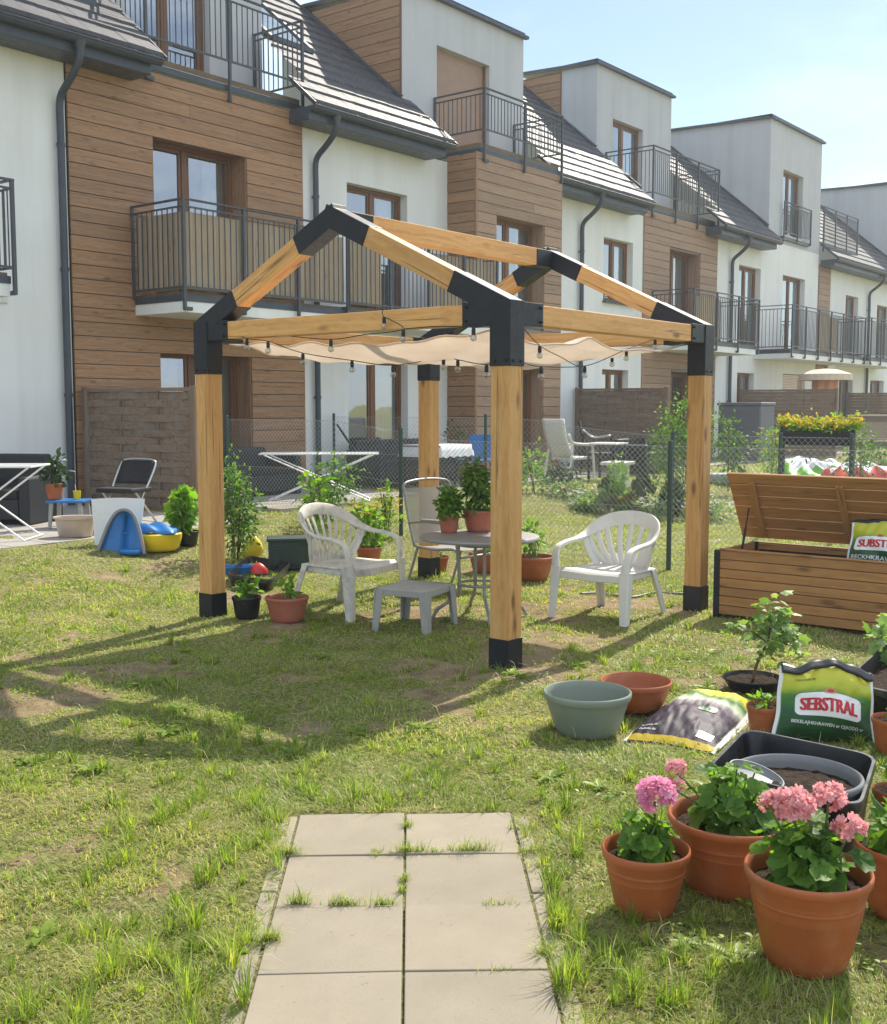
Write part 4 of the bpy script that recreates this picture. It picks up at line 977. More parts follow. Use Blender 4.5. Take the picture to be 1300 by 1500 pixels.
def pot(t, rt, rb, h, mat='terracotta', soil=.80, rim=.028, rings=True, bowl=False, oval=1.0):
    m = MB(); th = .007; lip = rim
    pr = [(0.0, .004), (rb * .92, .0), (rb, .006)]
    for k in range(1, 9):
        s = k / 8; zz = (h - lip) * s
        rr_ = rb + (rt * .955 - rb) * (s ** (.55 if bowl else .85))
        pr.append((rr_, zz + .004))
        if rings and k in (5, 6): pr += [(rr_ + .0016, zz + .008), (rr_ + .0016, zz + .013), (rr_, zz + .016)]
    pr += [(rt * .985, h - lip), (rt, h - lip * .75), (rt * 1.005, h - lip * .3), (rt * .995, h - .003), (rt * .972, h), (rt * .945, h - .004), (rt * .93, h - lip), (rb + (rt * .93 - rb) * soil * .96, h * soil * .75)]
    m.lathe(pr, 56, sy=oval); p = m.build('pot', M[mat], t, smooth=True, auto=50)
    m = MB(); rs = (rb + (rt - rb) * (soil ** (.55 if bowl else .85))) * .93
    m.grid(lambda u, v: (rs * u * np.cos(6.2832 * v), oval * rs * u * np.sin(6.2832 * v), h * soil + .012 * (vnoise(u * np.cos(6.2832 * v) * 9 + 20, u * np.sin(6.2832 * v) * 9 + 20, 1, 3) - .4) + .006 * (1 - u)), 14, 49)
    m.build('soil', M['soil'], t, smooth=True)
    return p
def geranium(name, label, px, py, rt, rb, h, heads, nl=70, lsize=.085, fol_r=.15, fol_h=.13, cx=0, cy=0, rot=0, group='geraniums in terracotta pots', mat='terracotta', tall=1.0):
    c = at(px, py); t = thing(name, label, 'potted plant', (c[0], c[1], float(relief(c[0], c[1])) - .004), rot, group)
    pot(t, rt, rb, h, mat)
    zs = h * .82; m = MB(); ms = MB()
    d = rdir(nl); d[:, 2] = np.abs(d[:, 2]) * .95 + .02
    rad = rng.uniform(.45, 1.0, nl)
    P = np.array([cx, cy, zs + .01]) + d * np.array([fol_r, fol_r, fol_h * tall]) * rad[:, None]
    rl = np.hypot(P[:, 0], P[:, 1]); over = np.clip((rt * .86 - lsize * 1.05) / (rl + 1e-6), None, 1); low = P[:, 2] < h + .055
    P[low, 0] *= over[low]; P[low, 1] *= over[low]
    N = d * .9 + np.array([0, 0, .45]) + rng.normal(0, .25, (nl, 3)); Dv = np.cross(np.cross(N, d + rng.normal(0, .3, (nl, 3))), N) + np.array([0, 0, -.15])
    leaves(m, P, Dv, N, lsize * rng.uniform(.5, 1.1, nl), 'round'); m.build('foliage', M['leafA'], t, smooth=True)
    for p in P[:: 1]:
        b = np.array([cx + rng.normal(0, .02), cy + rng.normal(0, .02), zs - .01]); q = (b + p) / 2 + np.array([0, 0, .015])
        ms.tube(crom([b, q, p], 3), .0028, 5, cap=False)
    ms.build('stem', M['stem'], t, smooth=True)
    for (hx, hy, hz, hr, col) in heads:
        f = MB(); nf = int(42 * (hr / .06) ** 1.2); dd = rdir(nf); dd[:, 2] = np.where(dd[:, 2] < -.55, -dd[:, 2], dd[:, 2])
        cc = np.array([hx, hy, hz]) + dd * np.array([hr, hr, hr * .74]) * rng.uniform(.52, .88, (nf, 1))
        npet = 7
        for k in range(nf):
            e1 = np.cross(dd[k], (0.3, .2, 1)); e1 /= np.linalg.norm(e1); e2 = np.cross(dd[k], e1); a = np.arange(npet) * 6.2832 / npet + rng.random() * 6
            q = np.outer(np.cos(a), e1) + np.outer(np.sin(a), e2) + dd[k] * rng.uniform(.25, 1.0, (npet, 1))
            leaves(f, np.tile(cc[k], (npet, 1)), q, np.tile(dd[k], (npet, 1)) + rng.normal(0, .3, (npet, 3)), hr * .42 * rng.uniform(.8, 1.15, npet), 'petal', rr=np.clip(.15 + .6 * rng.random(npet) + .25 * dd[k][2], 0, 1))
        f.build('flower', M[col], t, smooth=True)
        s = MB(); b = np.array([cx + .3 * (hx - cx), cy + .3 * (hy - cy), zs]); s.tube(crom([b, (b + np.array([hx, hy, hz])) / 2 + np.array([.01, .005, 0]), (hx, hy, hz - hr * .4)], 5), .0042, 6); s.build('flower_stalk', M['stem'], t, smooth=True)
    return t

# ================================================================== GARDEN FURNITURE
CROT = CAM_YAW - math.pi / 2                                   # local x runs to the viewer's right, local y away
def G(x, y, dz=0.0):
    c = at(x, y); return (float(c[0]), float(c[1]), float(relief(c[0], c[1])) + dz)
def armchair(label, loc, rotz, mat, slats=11, sc=(1, 1, 1), band=.075, slot=False):
    t = thing('garden_chair', label, 'chair', loc, rotz, 'white plastic garden armchairs'); t.scale = (1, 1, 1)
    S = np.array(sc)
    rim = [(.275, .245, .40), (.288, .235, .52), (.290, .20, .595), (.288, .10, .625), (.285, -.03, .640), (.275, -.13, .675), (.235, -.225, .745), (.14, -.29, .80), (0, -.315, .82)]
    wdp = [(1, 0, 0), (1, 0, 0), (1, 0, 0), (1, 0, 0), (.95, 0, .15), (.7, -.1, .55), (.35, -.15, .9), (.1, -.25, 1), (0, -.28, 1)]
    wid = [.075, .062, .055, .055, .058, .065, band, band * 1.1, band * 1.1]
    full = rim + [(-p[0], p[1], p[2]) for p in rim[-2::-1]]; wfull = wdp + [(-p[0], p[1], p[2]) for p in wdp[-2::-1]]; wd_ = wid + wid[-2::-1]
    C = crom(full, 6); Wd = crom(wfull, 6); Ww = crom([(w, 0, 0) for w in wd_], 6)[:, 0]
    nA = 6 * 4 + 2
    m = MB(); m.sweep(C[nA:len(C) - nA] * S, Ww[nA:len(C) - nA], .022, Wd[nA:len(C) - nA])
    # slats fan from the seat to the band
    for k in range(slats):
        s = (k + .5) / slats * 2 - 1
        b = np.array([s * .17, -.20 - .03 * (1 - s * s), .395]); a = s * 1.18
        i = int(round((len(C) - 1) / 2 - s * (len(C) / 2 - nA - 3))); tp = C[i] - np.array([0, 0, .02])
        mid = (b + tp) / 2 + np.array([s * .012, .022, 0])
        wv = np.array([math.cos(a * .6), math.sin(abs(a) * .6) * np.sign(s) * .6, 0])
        m.sweep(crom([b, mid, tp], 5) * S, (.60 if not slot else .74) * .36 / slats * 1.5, .012, wv)
    for s in (-1, 1):                                          # solid side panels
        b = np.array([s * .20, -.165, .395]); i = int(round((len(C) - 1) / 2 - s * (len(C) / 2 - nA - 2))); tp = C[i]
        m.sweep(crom([b, (b + tp) / 2 + np.array([s * .012, .0, 0]), tp], 5) * S, .055, .016, (.5, s * .85, 0))
    if slot: m.grid(lambda u, v: (S[0] * (u - .5) * .36, S[1] * (-.235 - .045 * v - .03 * (1 - (2 * u - 1) ** 2)), S[2] * (.395 + .10 * v)), 12, 5)
    m.build('backrest', mat, t, smooth=True, auto=45)
    for s in (-1, 1):
        m = MB(); seg = C[:nA + 3] if s > 0 else C[len(C) - nA - 3:]; ws = Ww[:nA + 3]; wd2 = Wd[:nA + 3] if s > 0 else Wd[len(C) - nA - 3:]
        m.sweep(seg * S, ws if s > 0 else ws[::-1], .024, wd2); m.build('armrest', mat, t, smooth=True, auto=45)
    m = MB()
    m.grid(lambda u, v: (S[0] * (u - .5) * (.47 + .05 * v), S[1] * (-.23 + .47 * v), S[2] * (.40 - .018 * np.sin(np.pi * u) * np.sin(np.pi * np.clip(v * .9, 0, 1)) - .05 * np.clip((v - .93) / .07, 0, 1) ** 2 + .012 * np.clip((v - .7) / .2, 0, 1) * (v < .94))), 20, 26)
    m.build('seat', mat, t, smooth=True, solid=.014)
    m = MB(); m.sweep(np.array([(-.25, .238, .37), (0, .252, .365), (.25, .238, .37)]) * S, .055, .016, (0, 0, 1))
    for s in (-1, 1): m.sweep(np.array([(s * .245, .22, .375), (s * .235, 0, .37), (s * .215, -.22, .375)]) * S, .05, .014, (0, 0, 1))
    m.build('seat_frame', mat, t)
    for s in (-1, 1):
        m = MB(); m.sweep(np.array([(s * .275, .250, .43), (s * .279, .262, .22), (s * .285, .275, -.02)]) * S, [.085, .07, .052], .016, (1, 0, 0)); m.sweep(np.array([(s * .308, .225, .43), (s * .309, .24, .22), (s * .310, .258, -.02)]) * S, [.07, .055, .04], .014, (0, 1, 0)); m.build('leg', mat, t)
        m = MB(); m.sweep(np.array([(s * .215, -.215, .40), (s * .235, -.27, .2), (s * .255, -.325, -.02)]) * S, [.06, .05, .042], .016, (1, 0, 0)); m.sweep(np.array([(s * .238, -.195, .40), (s * .258, -.25, .2), (s * .275, -.305, -.02)]) * S, [.055, .045, .036], .014, (0, 1, 0)); m.build('leg', mat, t)
    return t
# left chair faces the viewer's right, right chair faces left
a_ = at(509, 912); armchair('weathered cream plastic armchair with slatted fan back, beside the grey plastic stool', (a_[0] + .34, a_[1] + .30, float(relief(a_[0], a_[1]))), R(180 + 3), M['creamplastic'], 12, (1.12, 1.12, .98), .085)
b_ = at(922, 917); armchair('clean white plastic armchair in front of the fence post, right of the front pergola post', (b_[0] + .27, b_[1] + .33, float(relief(b_[0], b_[1]))), R(88), M['whiteplastic'], 9, (1.10, 1.12, .89), .10, True)
# plastic stool
s_ = at(612, 925); t = thing('plastic_stool', 'small grey plastic stool table standing before the weathered armchair', 'stool', (s_[0] + .12, s_[1] + .12, 0.0), R(12))
m = MB(); hs = .30
m.grid(lambda u, v: ((u - .5) * .44, (v - .5) * .40, hs + .004 * np.sin(np.pi * u) * np.sin(np.pi * v)), 12, 12); m.build('top', M['stoolplastic'], t, solid=.012, smooth=True)
m = MB()
for (x0, y0, x1, y1) in ((-.2, -.195, .2, -.195), (-.2, .195, .2, .195), (-.215, -.18, -.215, .18), (.215, -.18, .215, .18)): m.beam((x0, y0, hs - .022), (x1, y1, hs - .022), .012, .045)
m.build('apron', M['stoolplastic'], t, bevel=.003)
for sx in (-1, 1):
    for sy in (-1, 1):
        m = MB(); m.sweep([(sx * .195, sy * .205, hs - .005), (sx * .215, sy * .225, -.01)], [.085, .05], .012, (1, 0, 0)); m.sweep([(sx * .222, sy * .18, hs - .005), (sx * .236, sy * .20, -.01)], [.075, .042], .012, (0, 1, 0)); m.build('leg', M['stoolplastic'], t)
# round table
tb = at(703, 902); TZ = .625
t = thing('round_table', 'round grey metal garden table with curved legs, under the pergola', 'table', (tb[0], tb[1], 0.0), R(20))
m = MB(); m.lathe([(0, TZ), (.43, TZ), (.452, TZ - .004), (.458, TZ - .016), (.452, TZ - .03), (.43, TZ - .032), (0, TZ - .03)], 64); m.build('tabletop', M['greymetal'], t, smooth=True, auto=35)
for k in range(4):
    a = k * math.pi / 2 + .5; c_, s2 = math.cos(a), math.sin(a); m = MB()
    m.tube(crom([(.17 * c_, .17 * s2, TZ - .03), (.165 * c_, .165 * s2, .42), (.16 * c_, .16 * s2, .27), (.175 * c_, .175 * s2, .19), (.25 * c_, .25 * s2, .115), (.33 * c_, .33 * s2, .06), (.37 * c_, .37 * s2, -.01)], 5), .014, 8); m.build('leg', M['greymetal'], t, smooth=True)
for z in (.25, TZ - .07):
    m = MB(); m.tube([(.165 * math.cos(q), .165 * math.sin(q), z) for q in np.linspace(0, 6.2832, 33)[:-1]], .011, 6, closed=True); m.build('ring', M['greymetal'], t, smooth=True)
# mesh chair behind the table
c_ = at(640, 868); t = thing('mesh_chair', 'grey textile mesh garden chair with tall back behind the round table', 'chair', (c_[0] + .24, c_[1] - .04, 0), R(180 - 2))
m = MB()
for s in (-1, 1): m.tube(crom([(s * 0.317, -.22, .40), (s * 0.317, -.28, .60), (s * 0.311, -.34, .85), (s * 0.293, -.36, .93), (s * 0.146, -.375, .955), (0, -.378, .96)], 5), .0125, 8); m.tube(crom([(s * 0.317, -.22, .40), (s * 0.317, 0, .385), (s * 0.317, .23, .40), (s * 0.311, .27, .33)], 5), .0125, 8)
m.tube([(-.311, .27, .33), (.311, .27, .33)], .011, 8); m.build('frame', M['greymetal'], t, smooth=True)
m = MB(); m.grid(lambda u, v: ((u - .5) * .61, -.235 - .125 * v + .02 * np.sin(np.pi * u), .42 + .47 * v), 8, 8); m.build('backrest', M['textilene'], t, smooth=True)
m = MB(); m.grid(lambda u, v: ((u - .5) * .61, -.2 + .46 * v, .395 - .02 * np.sin(np.pi * u)), 8, 8); m.build('seat', M['textilene'], t, smooth=True, solid=.006)
for s in (-1, 1):
    m = MB(); m.tube(crom([(s * 0.329, -.27, .60), (s * 0.342, -.1, .62), (s * 0.342, .2, .615), (s * 0.336, .25, .58), (s * 0.329, .28, .3), (s * 0.323, .31, -.01)], 5), .012, 8); m.build('leg', M['greymetal'], t, smooth=True)
    m = MB(); m.box(s * .342 - .022, s * .342 + .022, -.12, .2, .628, .645); m.build('armrest', M['greymetal'], t, bevel=.006)
    m = MB(); m.tube([(s * 0.317, -.18, .40), (s * 0.317, -.33, -.01)], .012, 8); m.build('leg', M['greymetal'], t)
# pots on the table
def leafy(name, label, loc, rt, rb, h, fol, n, size, mat, kind='oval', potm='terradull', bowl=False, soil=.85, rim=.025, group=None, cat='potted plant', flowers=None, W=1.0, lift=0.0):
    t = thing(name, label, cat, loc, rng.uniform(0, 6), group); pot(t, rt, rb, h, potm, soil, rim, False, bowl)
    m = MB(); fr, fh = fol
    for k in range(4): clump(m, (rng.normal(0, fr * .22), rng.normal(0, fr * .22), h + lift + fh * (.25 + .17 * k)), (fr * (.95 - .14 * k), fr * (.95 - .14 * k), fh * .42), n // 4, size, kind, W=W, hollow=.25)
    m.build('foliage', M[mat], t); m = MB()
    for k in range(9):
        a = rng.uniform(0, 6.28); q = rng.uniform(.2, .8) * fr
        m.tube(crom([(.2 * rt * math.cos(a), .2 * rt * math.sin(a), h * soil - .01), (q * .5 * math.cos(a), q * .5 * math.sin(a), h + fh * .3 + lift), (q * math.cos(a), q * math.sin(a), h + lift + fh * rng.uniform(.5, .9))], 4), .003, 5)
    m.build('stem', M['stem'], t)
    if flowers:
        for _ in range(flowers[1]):
            m = MB(); a = rng.uniform(0, 6.28); q = fr * math.sqrt(rng.random()) * .9; c = np.array([q * math.cos(a), q * math.sin(a), h + lift + fh * rng.uniform(.75, 1.08)])
            b = rng.uniform(0, 6.28, 9); leaves(m, np.tile(c, (9, 1)), np.stack([np.cos(b), np.sin(b), rng.uniform(0, .8, 9)], -1), np.tile((0, 0, 1.), (9, 1)), flowers[2], 'petal'); m.build('flower', M[flowers[0]], t)
    return t
def ontable(px, py):
    q = on_z(px, py, TZ); return (float(q[0]), float(q[1]), TZ)
leafy('potted_plant', 'small terracotta pot of bushy leaves near the edge of the round table', ontable(658, 780), .082, .062, .135, (.15, .22), 420, .05, 'leafA', group='pots on the round table')
leafy('potted_plant', 'larger terracotta pot with tall plant and faded pink blooms on the round table', ontable(703, 778), .135, .098, .17, (.18, .36), 700, .055, 'leafB', group='pots on the round table', flowers=('petalP', 26, .016))
# pots on the lawn
leafy('potted_plant', 'dark plastic pot with a low leafy plant at the foot of the left pergola post', G(362, 905), .112, .085, .17, (.14, .14), 60, .07, 'leafA', potm='blackplastic')
leafy('potted_plant', 'red brown bowl pot with a sparse plant, beside the dark plastic pot', G(421, 908), .165, .115, .19, (.12, .13), 26, .10, 'leafA', kind='blade', potm='terradull', soil=.72, W=2.2)
leafy('potted_plant', 'terracotta pot with yellow flowering plant seen through the left armchair', G(541, 826), .135, .10, .17, (.22, .42), 420, .065, 'leafC', potm='terracotta', flowers=('petalY', 22, .03))
leafy('potted_plant', 'large round terracotta pot with pale seedlings behind the front pergola post', G(780, 850), .20, .12, .23, (.16, .3), 170, .06, 'leafC', bowl=True, rim=.035, potm='terracotta')
leafy('potted_plant', 'terracotta pot hidden behind the round table legs', G(712, 838), .17, .12, .2, (.15, .15), 60, .06, 'leafC', potm='terradull')
leafy('potted_plant', 'small terracotta pot on the ground under the mesh chair seat', G(640, 836), .12, .09, .15, (.14, .12), 60, .05, 'leafA', potm='terracotta')
t = thing('plant_bowl', 'empty sage green plastic bowl planter on the lawn', 'planter', G(860, 1070)); pot(t, .218, .145, .215, 'sage', .35, .035, False)
t = thing('plant_bowl', 'empty terracotta bowl planter behind the sage green one', 'planter', G(931, 1040)); pot(t, .19, .115, .16, 'terracotta', .4, .03, False, True)
# foreground geraniums (local x: viewer's right, local y: away)
geranium('potted_geranium', 'geranium with a single bright pink flower head in the smallest pot nearest the path', 945, 1338, .139, .088, .215, [(.025, .0, .385, .064, 'petalM')], 95, .068, .115, .165, cx=0, cy=0, rot=CROT)
geranium('potted_geranium', 'middle terracotta pot with pale pink faded blooms leaning left over its rim', 1070, 1300, .21, .145, .25, [(-.185, .02, .40, .038, 'petalP'), (-.19, .0, .345, .034, 'petalP')], 130, .07, .15, .22, cx=.01, rot=CROT)
geranium('potted_geranium', 'geranium with three salmon pink flower heads in the biggest front terracotta pot', 1180, 1412, .178, .112, .285, [(-.05, .0, .465, .062, 'petalP'), (-.105, .03, .465, .04, 'petalP'), (.066, .04, .475, .05, 'petalP'), (.106, -.02, .41, .048, 'petalP')], 165, .088, .178, .175, cx=0, rot=CROT)
leafy('potted_plant', 'terracotta pot with pointed dark leaves cut by the right edge of the photo', G(1322, 1340), .15, .10, .23, (.13, .12), 110, .08, 'leafA', potm='terracotta', lift=-.01)
leafy('potted_plant', 'salmon terracotta pot beside the upright green fertiliser bag', G(1308, 1105), .10, .07, .17, (.05, .05), 12, .05, 'leafA', potm='terracotta', group='pots at the right edge')
leafy('potted_plant', 'small low terracotta pot with tiny seedlings, right of the black tub', G(1310, 1195), .085, .06, .11, (.07, .12), 30, .04, 'leafC', potm='terracotta', group='pots at the right edge')
leafy('potted_plant', 'little terracotta pot with yellow leaves squeezed between the two fertiliser bags', G(1120, 1072), .09, .07, .14, (.07, .05), 22, .05, 'leafC', potm='terracotta')

# ================================================================== BAGS AND LETTERING
def text_geo(body, bold=0.012, shear=0.0, space=1.0):
    cu = bpy.data.curves.new('lettering', 'FONT'); cu.body = body; cu.size = 1.0; cu.offset = bold; cu.shear = shear; cu.space_character = space
    cu.align_x = 'CENTER'; cu.align_y = 'CENTER'; cu.resolution_u = 3
    o = bpy.data.objects.new('lettering', cu); COL.objects.link(o)
    dg = bpy.context.evaluated_depsgraph_get(); me = bpy.data.meshes.new_from_object(o.evaluated_get(dg))
    bmt = bmesh.new(); bmt.from_mesh(me); bmesh.ops.triangulate(bmt, faces=bmt.faces[:])
    for _ in range(4):
        es = [e for e in bmt.edges if e.calc_length() > .13]
        if not es: break
        bmesh.ops.subdivide_edges(bmt, edges=es, cuts=1); bmesh.ops.triangulate(bmt, faces=bmt.faces[:])
    bmt.verts.index_update(); v = np.array([tuple(q.co) for q in bmt.verts]); f = [tuple(x.index for x in p.verts) for p in bmt.faces]; bmt.free()
    bpy.data.objects.remove(o); bpy.data.curves.remove(cu); bpy.data.meshes.remove(me)
    return v, f
def ink(name, c):
    t = NT(name); t.col(c); t.set(Roughness=.35); return t.m
M['inkred'] = ink('red_print', (0.52, 0.015, 0.025)); M['inkwhite'] = ink('white_print', (0.80, 0.80, 0.78)); M['inkblue'] = ink('dark_print', (0.03, 0.03, 0.05)); M['inkgold'] = ink('ochre_print', (0.50, 0.22, 0.08)); M['inkgreen'] = ink('green_print', (0.03, 0.13, 0.04))
def bag_mat(name, stops, edge=(.78, .78, .76), edgew=.05, wob=.12, topedge=None, extra=None, rough=.48):
    t = NT(name); g = t.attr('gc'); sp = t.add('ShaderNodeSeparateXYZ'); t.link(g, sp.inputs[0])
    n = t.noise(t.mapping(g, (3.2, 2.2, 1)), 1.0, 5, .6)
    v = t.math('ADD', sp.outputs[1], t.math('MULTIPLY', t.math('SUBTRACT', n, .5), wob * 2))
    c = t.ramp(v, stops)
    if extra: c = extra(t, g, sp, c)
    eu = t.math('ABSOLUTE', t.math('SUBTRACT', sp.outputs[0], .5))
    c = t.mix(t.ramp(eu, [(.5 - edgew - .006, (0, 0, 0)), (.5 - edgew + .006, (1, 1, 1))]), c, edge)
    if topedge: c = t.mix(t.ramp(sp.outputs[1], [(topedge[0], (0, 0, 0)), (topedge[0] + .012, (1, 1, 1))]), c, topedge[1])
    t.col(c); t.set(Roughness=rough); t.b.inputs['Specular IOR Level'].default_value = .5 if rough < .55 else .22; t.b.inputs['Coat Weight'].default_value = .05 if rough < .55 else 0
    t.bump(t.noise(t.mapping(g, (7, 9, 1)), 1.0, 4, .6, .8), .35, .012); return t.m
def puff(u, v): return (1 - np.abs(2 * u - 1) ** 2.6) * (1 - np.abs(2 * v - 1) ** 3.2)
def bag_obj(t, w, h, th, mat, seed=0, slump=.02, fold=None):
    def fs(u, v, side=-1, off=0.0):
        wr = .010 * np.sin(9 * u + 5 * v + seed) * np.sin(7 * v + seed) + .016 * (vnoise(u * 5 + seed, v * 5, 1, seed + 9) - .5) + .004 * np.sin(34 * (u - .35 * v) + seed) * (v > .55)
        x = (u - .5) * w * (1.03 - .09 * v - .03 * np.sin(np.pi * v) + .012 * np.sin(11 * v + seed)) ; z = v * h + slump * np.sin(2.2 * np.pi * u + seed) * v ** 2
        y = side * (th / 2 * puff(u, v) + off) + wr * puff(u, v) ** .3
        return x, y, z
    m = MB(); m.grid(lambda u, v: fs(u, v, -1), 48, 48); m.grid(lambda u, v: fs(1 - u, v, 1), 48, 48)
    b = m.build('bag_body', mat, t, smooth=True)
    return fs
def put(m, fs, v, f, u0, v0, su, sv, off=.0025, sl=0.0):
    u = u0 + v[:, 0] * su; w_ = v0 + v[:, 1] * sv + v[:, 0] * sl
    P = np.stack(fs(u, w_, -1, off), -1); m.add(P, f)
def rrect(w, h, r, arc=0.0, nu=90, nv=28):                      # rounded, slightly arched field as a fine grid
    x = np.sort(np.r_[np.linspace(-w / 2, w / 2, nu), -w / 2 + r * (1 - np.cos(np.linspace(0, 1.57, 8))), w / 2 - r * (1 - np.cos(np.linspace(0, 1.57, 8)))]); rr_ = min(r, h / 2)
    d = np.clip(np.abs(x) - (w / 2 - r), 0, r) / r; hh = h / 2 - rr_ * (1 - np.sqrt(np.clip(1 - d * d, 0, 1)))
    y = np.linspace(-1, 1, nv); V = np.stack([np.repeat(x, nv), (hh[:, None] * y[None]).ravel() + np.repeat(arc * (1 - (2 * x / w) ** 2), nv), np.zeros(len(x) * nv)], -1)
    n = len(x); return V, [(i * nv + j, (i + 1) * nv + j, (i + 1) * nv + j + 1, i * nv + j + 1) for i in range(n - 1) for j in range(nv - 1)]
def label_panel(t, fs, u0, v0, w, h, word, sl, arc=.03):
    m = MB(); v, f = rrect(w + .030, h + .030, .07, arc); put(m, fs, v, f, u0, v0, 1, 1, .002, sl); m.build('panel_border', M['inkgreen'], t)
    m = MB(); v, f = rrect(w + .018, h + .018, .065, arc); put(m, fs, v, f, u0, v0, 1, 1, .0045, sl); m.build('panel_edge', M['inkwhite'], t)
    m = MB(); v, f = text_geo(word, .010, 0.0, .98); W_ = v[:, 0].max() - v[:, 0].min(); H_ = v[:, 1].max() - v[:, 1].min()
    k = w * .88 / W_; v = v.copy(); hi_ = np.percentile(v[:, 1], 95); v[:, 1] = np.minimum(v[:, 1], hi_); H_ = v[:, 1].max() - v[:, 1].min(); q = v[:, 0] * k; v[:, 1] = v[:, 1] * (h * .58 / H_) * (1 - .0 * q) + arc * .8 * (1 - (2 * q / w) ** 2); v[:, 0] = q
    for q_, o_ in ((-.0075, .0072), (0, .0076), (.0075, .0080)): put(m, fs, v, f, u0 + q_, v0 - .006, 1, 1, o_, sl)
    m.build('lettering', M['inkred'], t)
    m = MB(); e = np.linspace(0, 6.2832, 15)[:-1]                # little wreath emblem on the panel's top edge
    for (dx, dy, a, b, mt) in ((0, 0, .055, .032, 0), (-.035, -.006, .03, .024, 0), (.035, -.006, .03, .024, 0)):
        V = np.c_[np.r_[0, a * np.cos(e)] + dx, np.r_[0, b * np.sin(e)] + dy, np.zeros(15)]; put(m, fs, V, [(0, 1 + i, 1 + (i + 1) % 14) for i in range(14)], u0 + .0, v0 + h / 2 + arc + .030, 1, 1, .0075 + .0004 * abs(dx) * 30, sl)
    m.build('emblem', M['inkgold'], t)
    m = MB(); V = np.c_[np.r_[0, .035 * np.cos(e)], np.r_[0, .016 * np.sin(e)], np.zeros(15)]; put(m, fs, V, [(0, 1 + i, 1 + (i + 1) % 14) for i in range(14)], u0, v0 + h / 2 + arc + .027, 1, 1, .0105, sl); m.build('emblem_band', M['inkred'], t)
def line_text(t, fs, word, u0, v0, wd, ht, sl, mat='inkwhite', shear=.25, bold=.0):
    m = MB(); v, f = text_geo(word, bold, shear, 1.0); v = v.copy(); v[:, 0] *= wd / (v[:, 0].max() - v[:, 0].min()); v[:, 1] *= ht / (v[:, 1].max() - v[:, 1].min())
    put(m, fs, v, f, u0, v0, 1, 1, .004, sl); m.build('lettering', M[mat], t)
greens = [(0.02, (0.010, 0.055, 0.022)), (0.40, (0.012, 0.085, 0.022)), (0.60, (0.06, 0.20, 0.025)), (0.70, (0.42, 0.46, 0.02)), (0.86, (0.52, 0.50, 0.03)), (1.0, (0.45, 0.50, 0.10))]
M['bagprint'] = bag_mat('green_bag_print', greens, edgew=.035, wob=.07)
# upright bag by the tub
p = at(1207, 1092); t = thing('fertiliser_bag', 'upright green and yellow fertiliser bag reading SEBSTRAL behind the black tub', 'bag', (p[0] + .05, p[1] + .02, float(relief(p[0], p[1])) - .01), CROT - R(6))
BW, BH = .475, .375
holder = []
fs = bag_obj(t, BW, BH, .19, M['bagprint'], 1, -.026)
label_panel(t, fs, .50, .46, .66, .27, 'SEBSTRAL', -.05, .02)
line_text(t, fs, 'BEKELAJHKHRAWEN er OJAODO cr', .50, .235, .72, .055, -.06, shear=0, bold=.01)
line_text(t, fs, 'Universalerde', .25, .80, .20, .035, -.05, 'inkblue', .2)
m = MB(); m.grid(lambda u, v: ((u - .5) * BW * .90, -.030 - .03 * np.sin(np.pi * u) + .03 * v + .006 * np.sin(19 * u), BH - .032 + (.03 + .02 * vnoise(u * 5, u * 0, 1, 3)) * v - .026 * np.sin(2.2 * np.pi * u + 1) + .004 * np.sin(25 * u)), 40, 5); m.build('rolled_top', M['blackplastic'], t, smooth=True, solid=.012)
for o in t.children:                                           # lean back a little
    o.rotation_euler = (R(-15), R(4), 0)
# bag lying on the lawn
def lying_extra(t, g, sp, c):
    vo = t.noise(t.mapping(g, (34, 3.0, 1)), 1.0, 3, .6)
    f = t.math('ADD', sp.outputs[1], t.math('MULTIPLY', vo, .16))
    pur = t.ramp(f, [(.30, (0.018, 0.012, 0.024)), (.54, (0.040, 0.022, 0.048)), (.62, (0.22, 0.20, 0.19)), (.68, (0.50, 0.52, 0.47))])
    m1 = t.ramp(sp.outputs[1], [(.54, (0, 0, 0)), (.60, (1, 1, 1))])
    return t.mix(m1, pur, c)
M['lyingprint'] = bag_mat('purple_bag_print', [(.54, (.50, .52, .47)), (.60, (.30, .38, .22)), (.66, (.04, .12, .03)), (.74, (.45, .44, .03)), (.88, (.60, .54, .04)), (.97, (.16, .20, .24))], edgew=.035, wob=.10, extra=lying_extra, rough=.56)
P0_, P1_, P2_, P3_ = on_z(920, 1082, .0), on_z(1040, 1106, .0), on_z(1124, 1018, .06), on_z(1000, 1004, .06)
ctr = (P0_ + P1_ + P2_ + P3_) / 4; ax = (P3_ + P2_ - P0_ - P1_) / 2; LB = np.linalg.norm(ax[:2]) * 1.0; WB = (np.linalg.norm((P1_ - P0_)[:2]) + np.linalg.norm((P2_ - P3_)[:2])) / 2
rz = math.atan2(ax[1], ax[0]) - math.pi / 2
t = thing('compost_bag', 'purple and yellow compost bag lying flat on the lawn', 'bag', (ctr[0], ctr[1], float(relief(ctr[0], ctr[1])) - .005), rz)
def lf(u, v, side=-1, off=0.0):
    x = (u - .5) * WB * (1.0 + .03 * np.sin(5 * v)); y = (v - .5) * LB + .03 * np.sin(3 * np.pi * u) * (v > .8) * (v - .8) * 5
    z = .008 + (.115 * puff(u, v) ** .8 * (.75 + .35 * v) + off + .02 * (vnoise(u * 4 + 3, v * 6, 1, 21) - .5) * puff(u, v) ** .3 + .016 * (vnoise(u * 9 + 2 * v, v * 11, 1, 33) - .5) * (.35 + v) + .007 * (vnoise(u * 22 + 6 * v, v * 19, 1, 34) - .5)) * (side < 0)
    return x, y, z
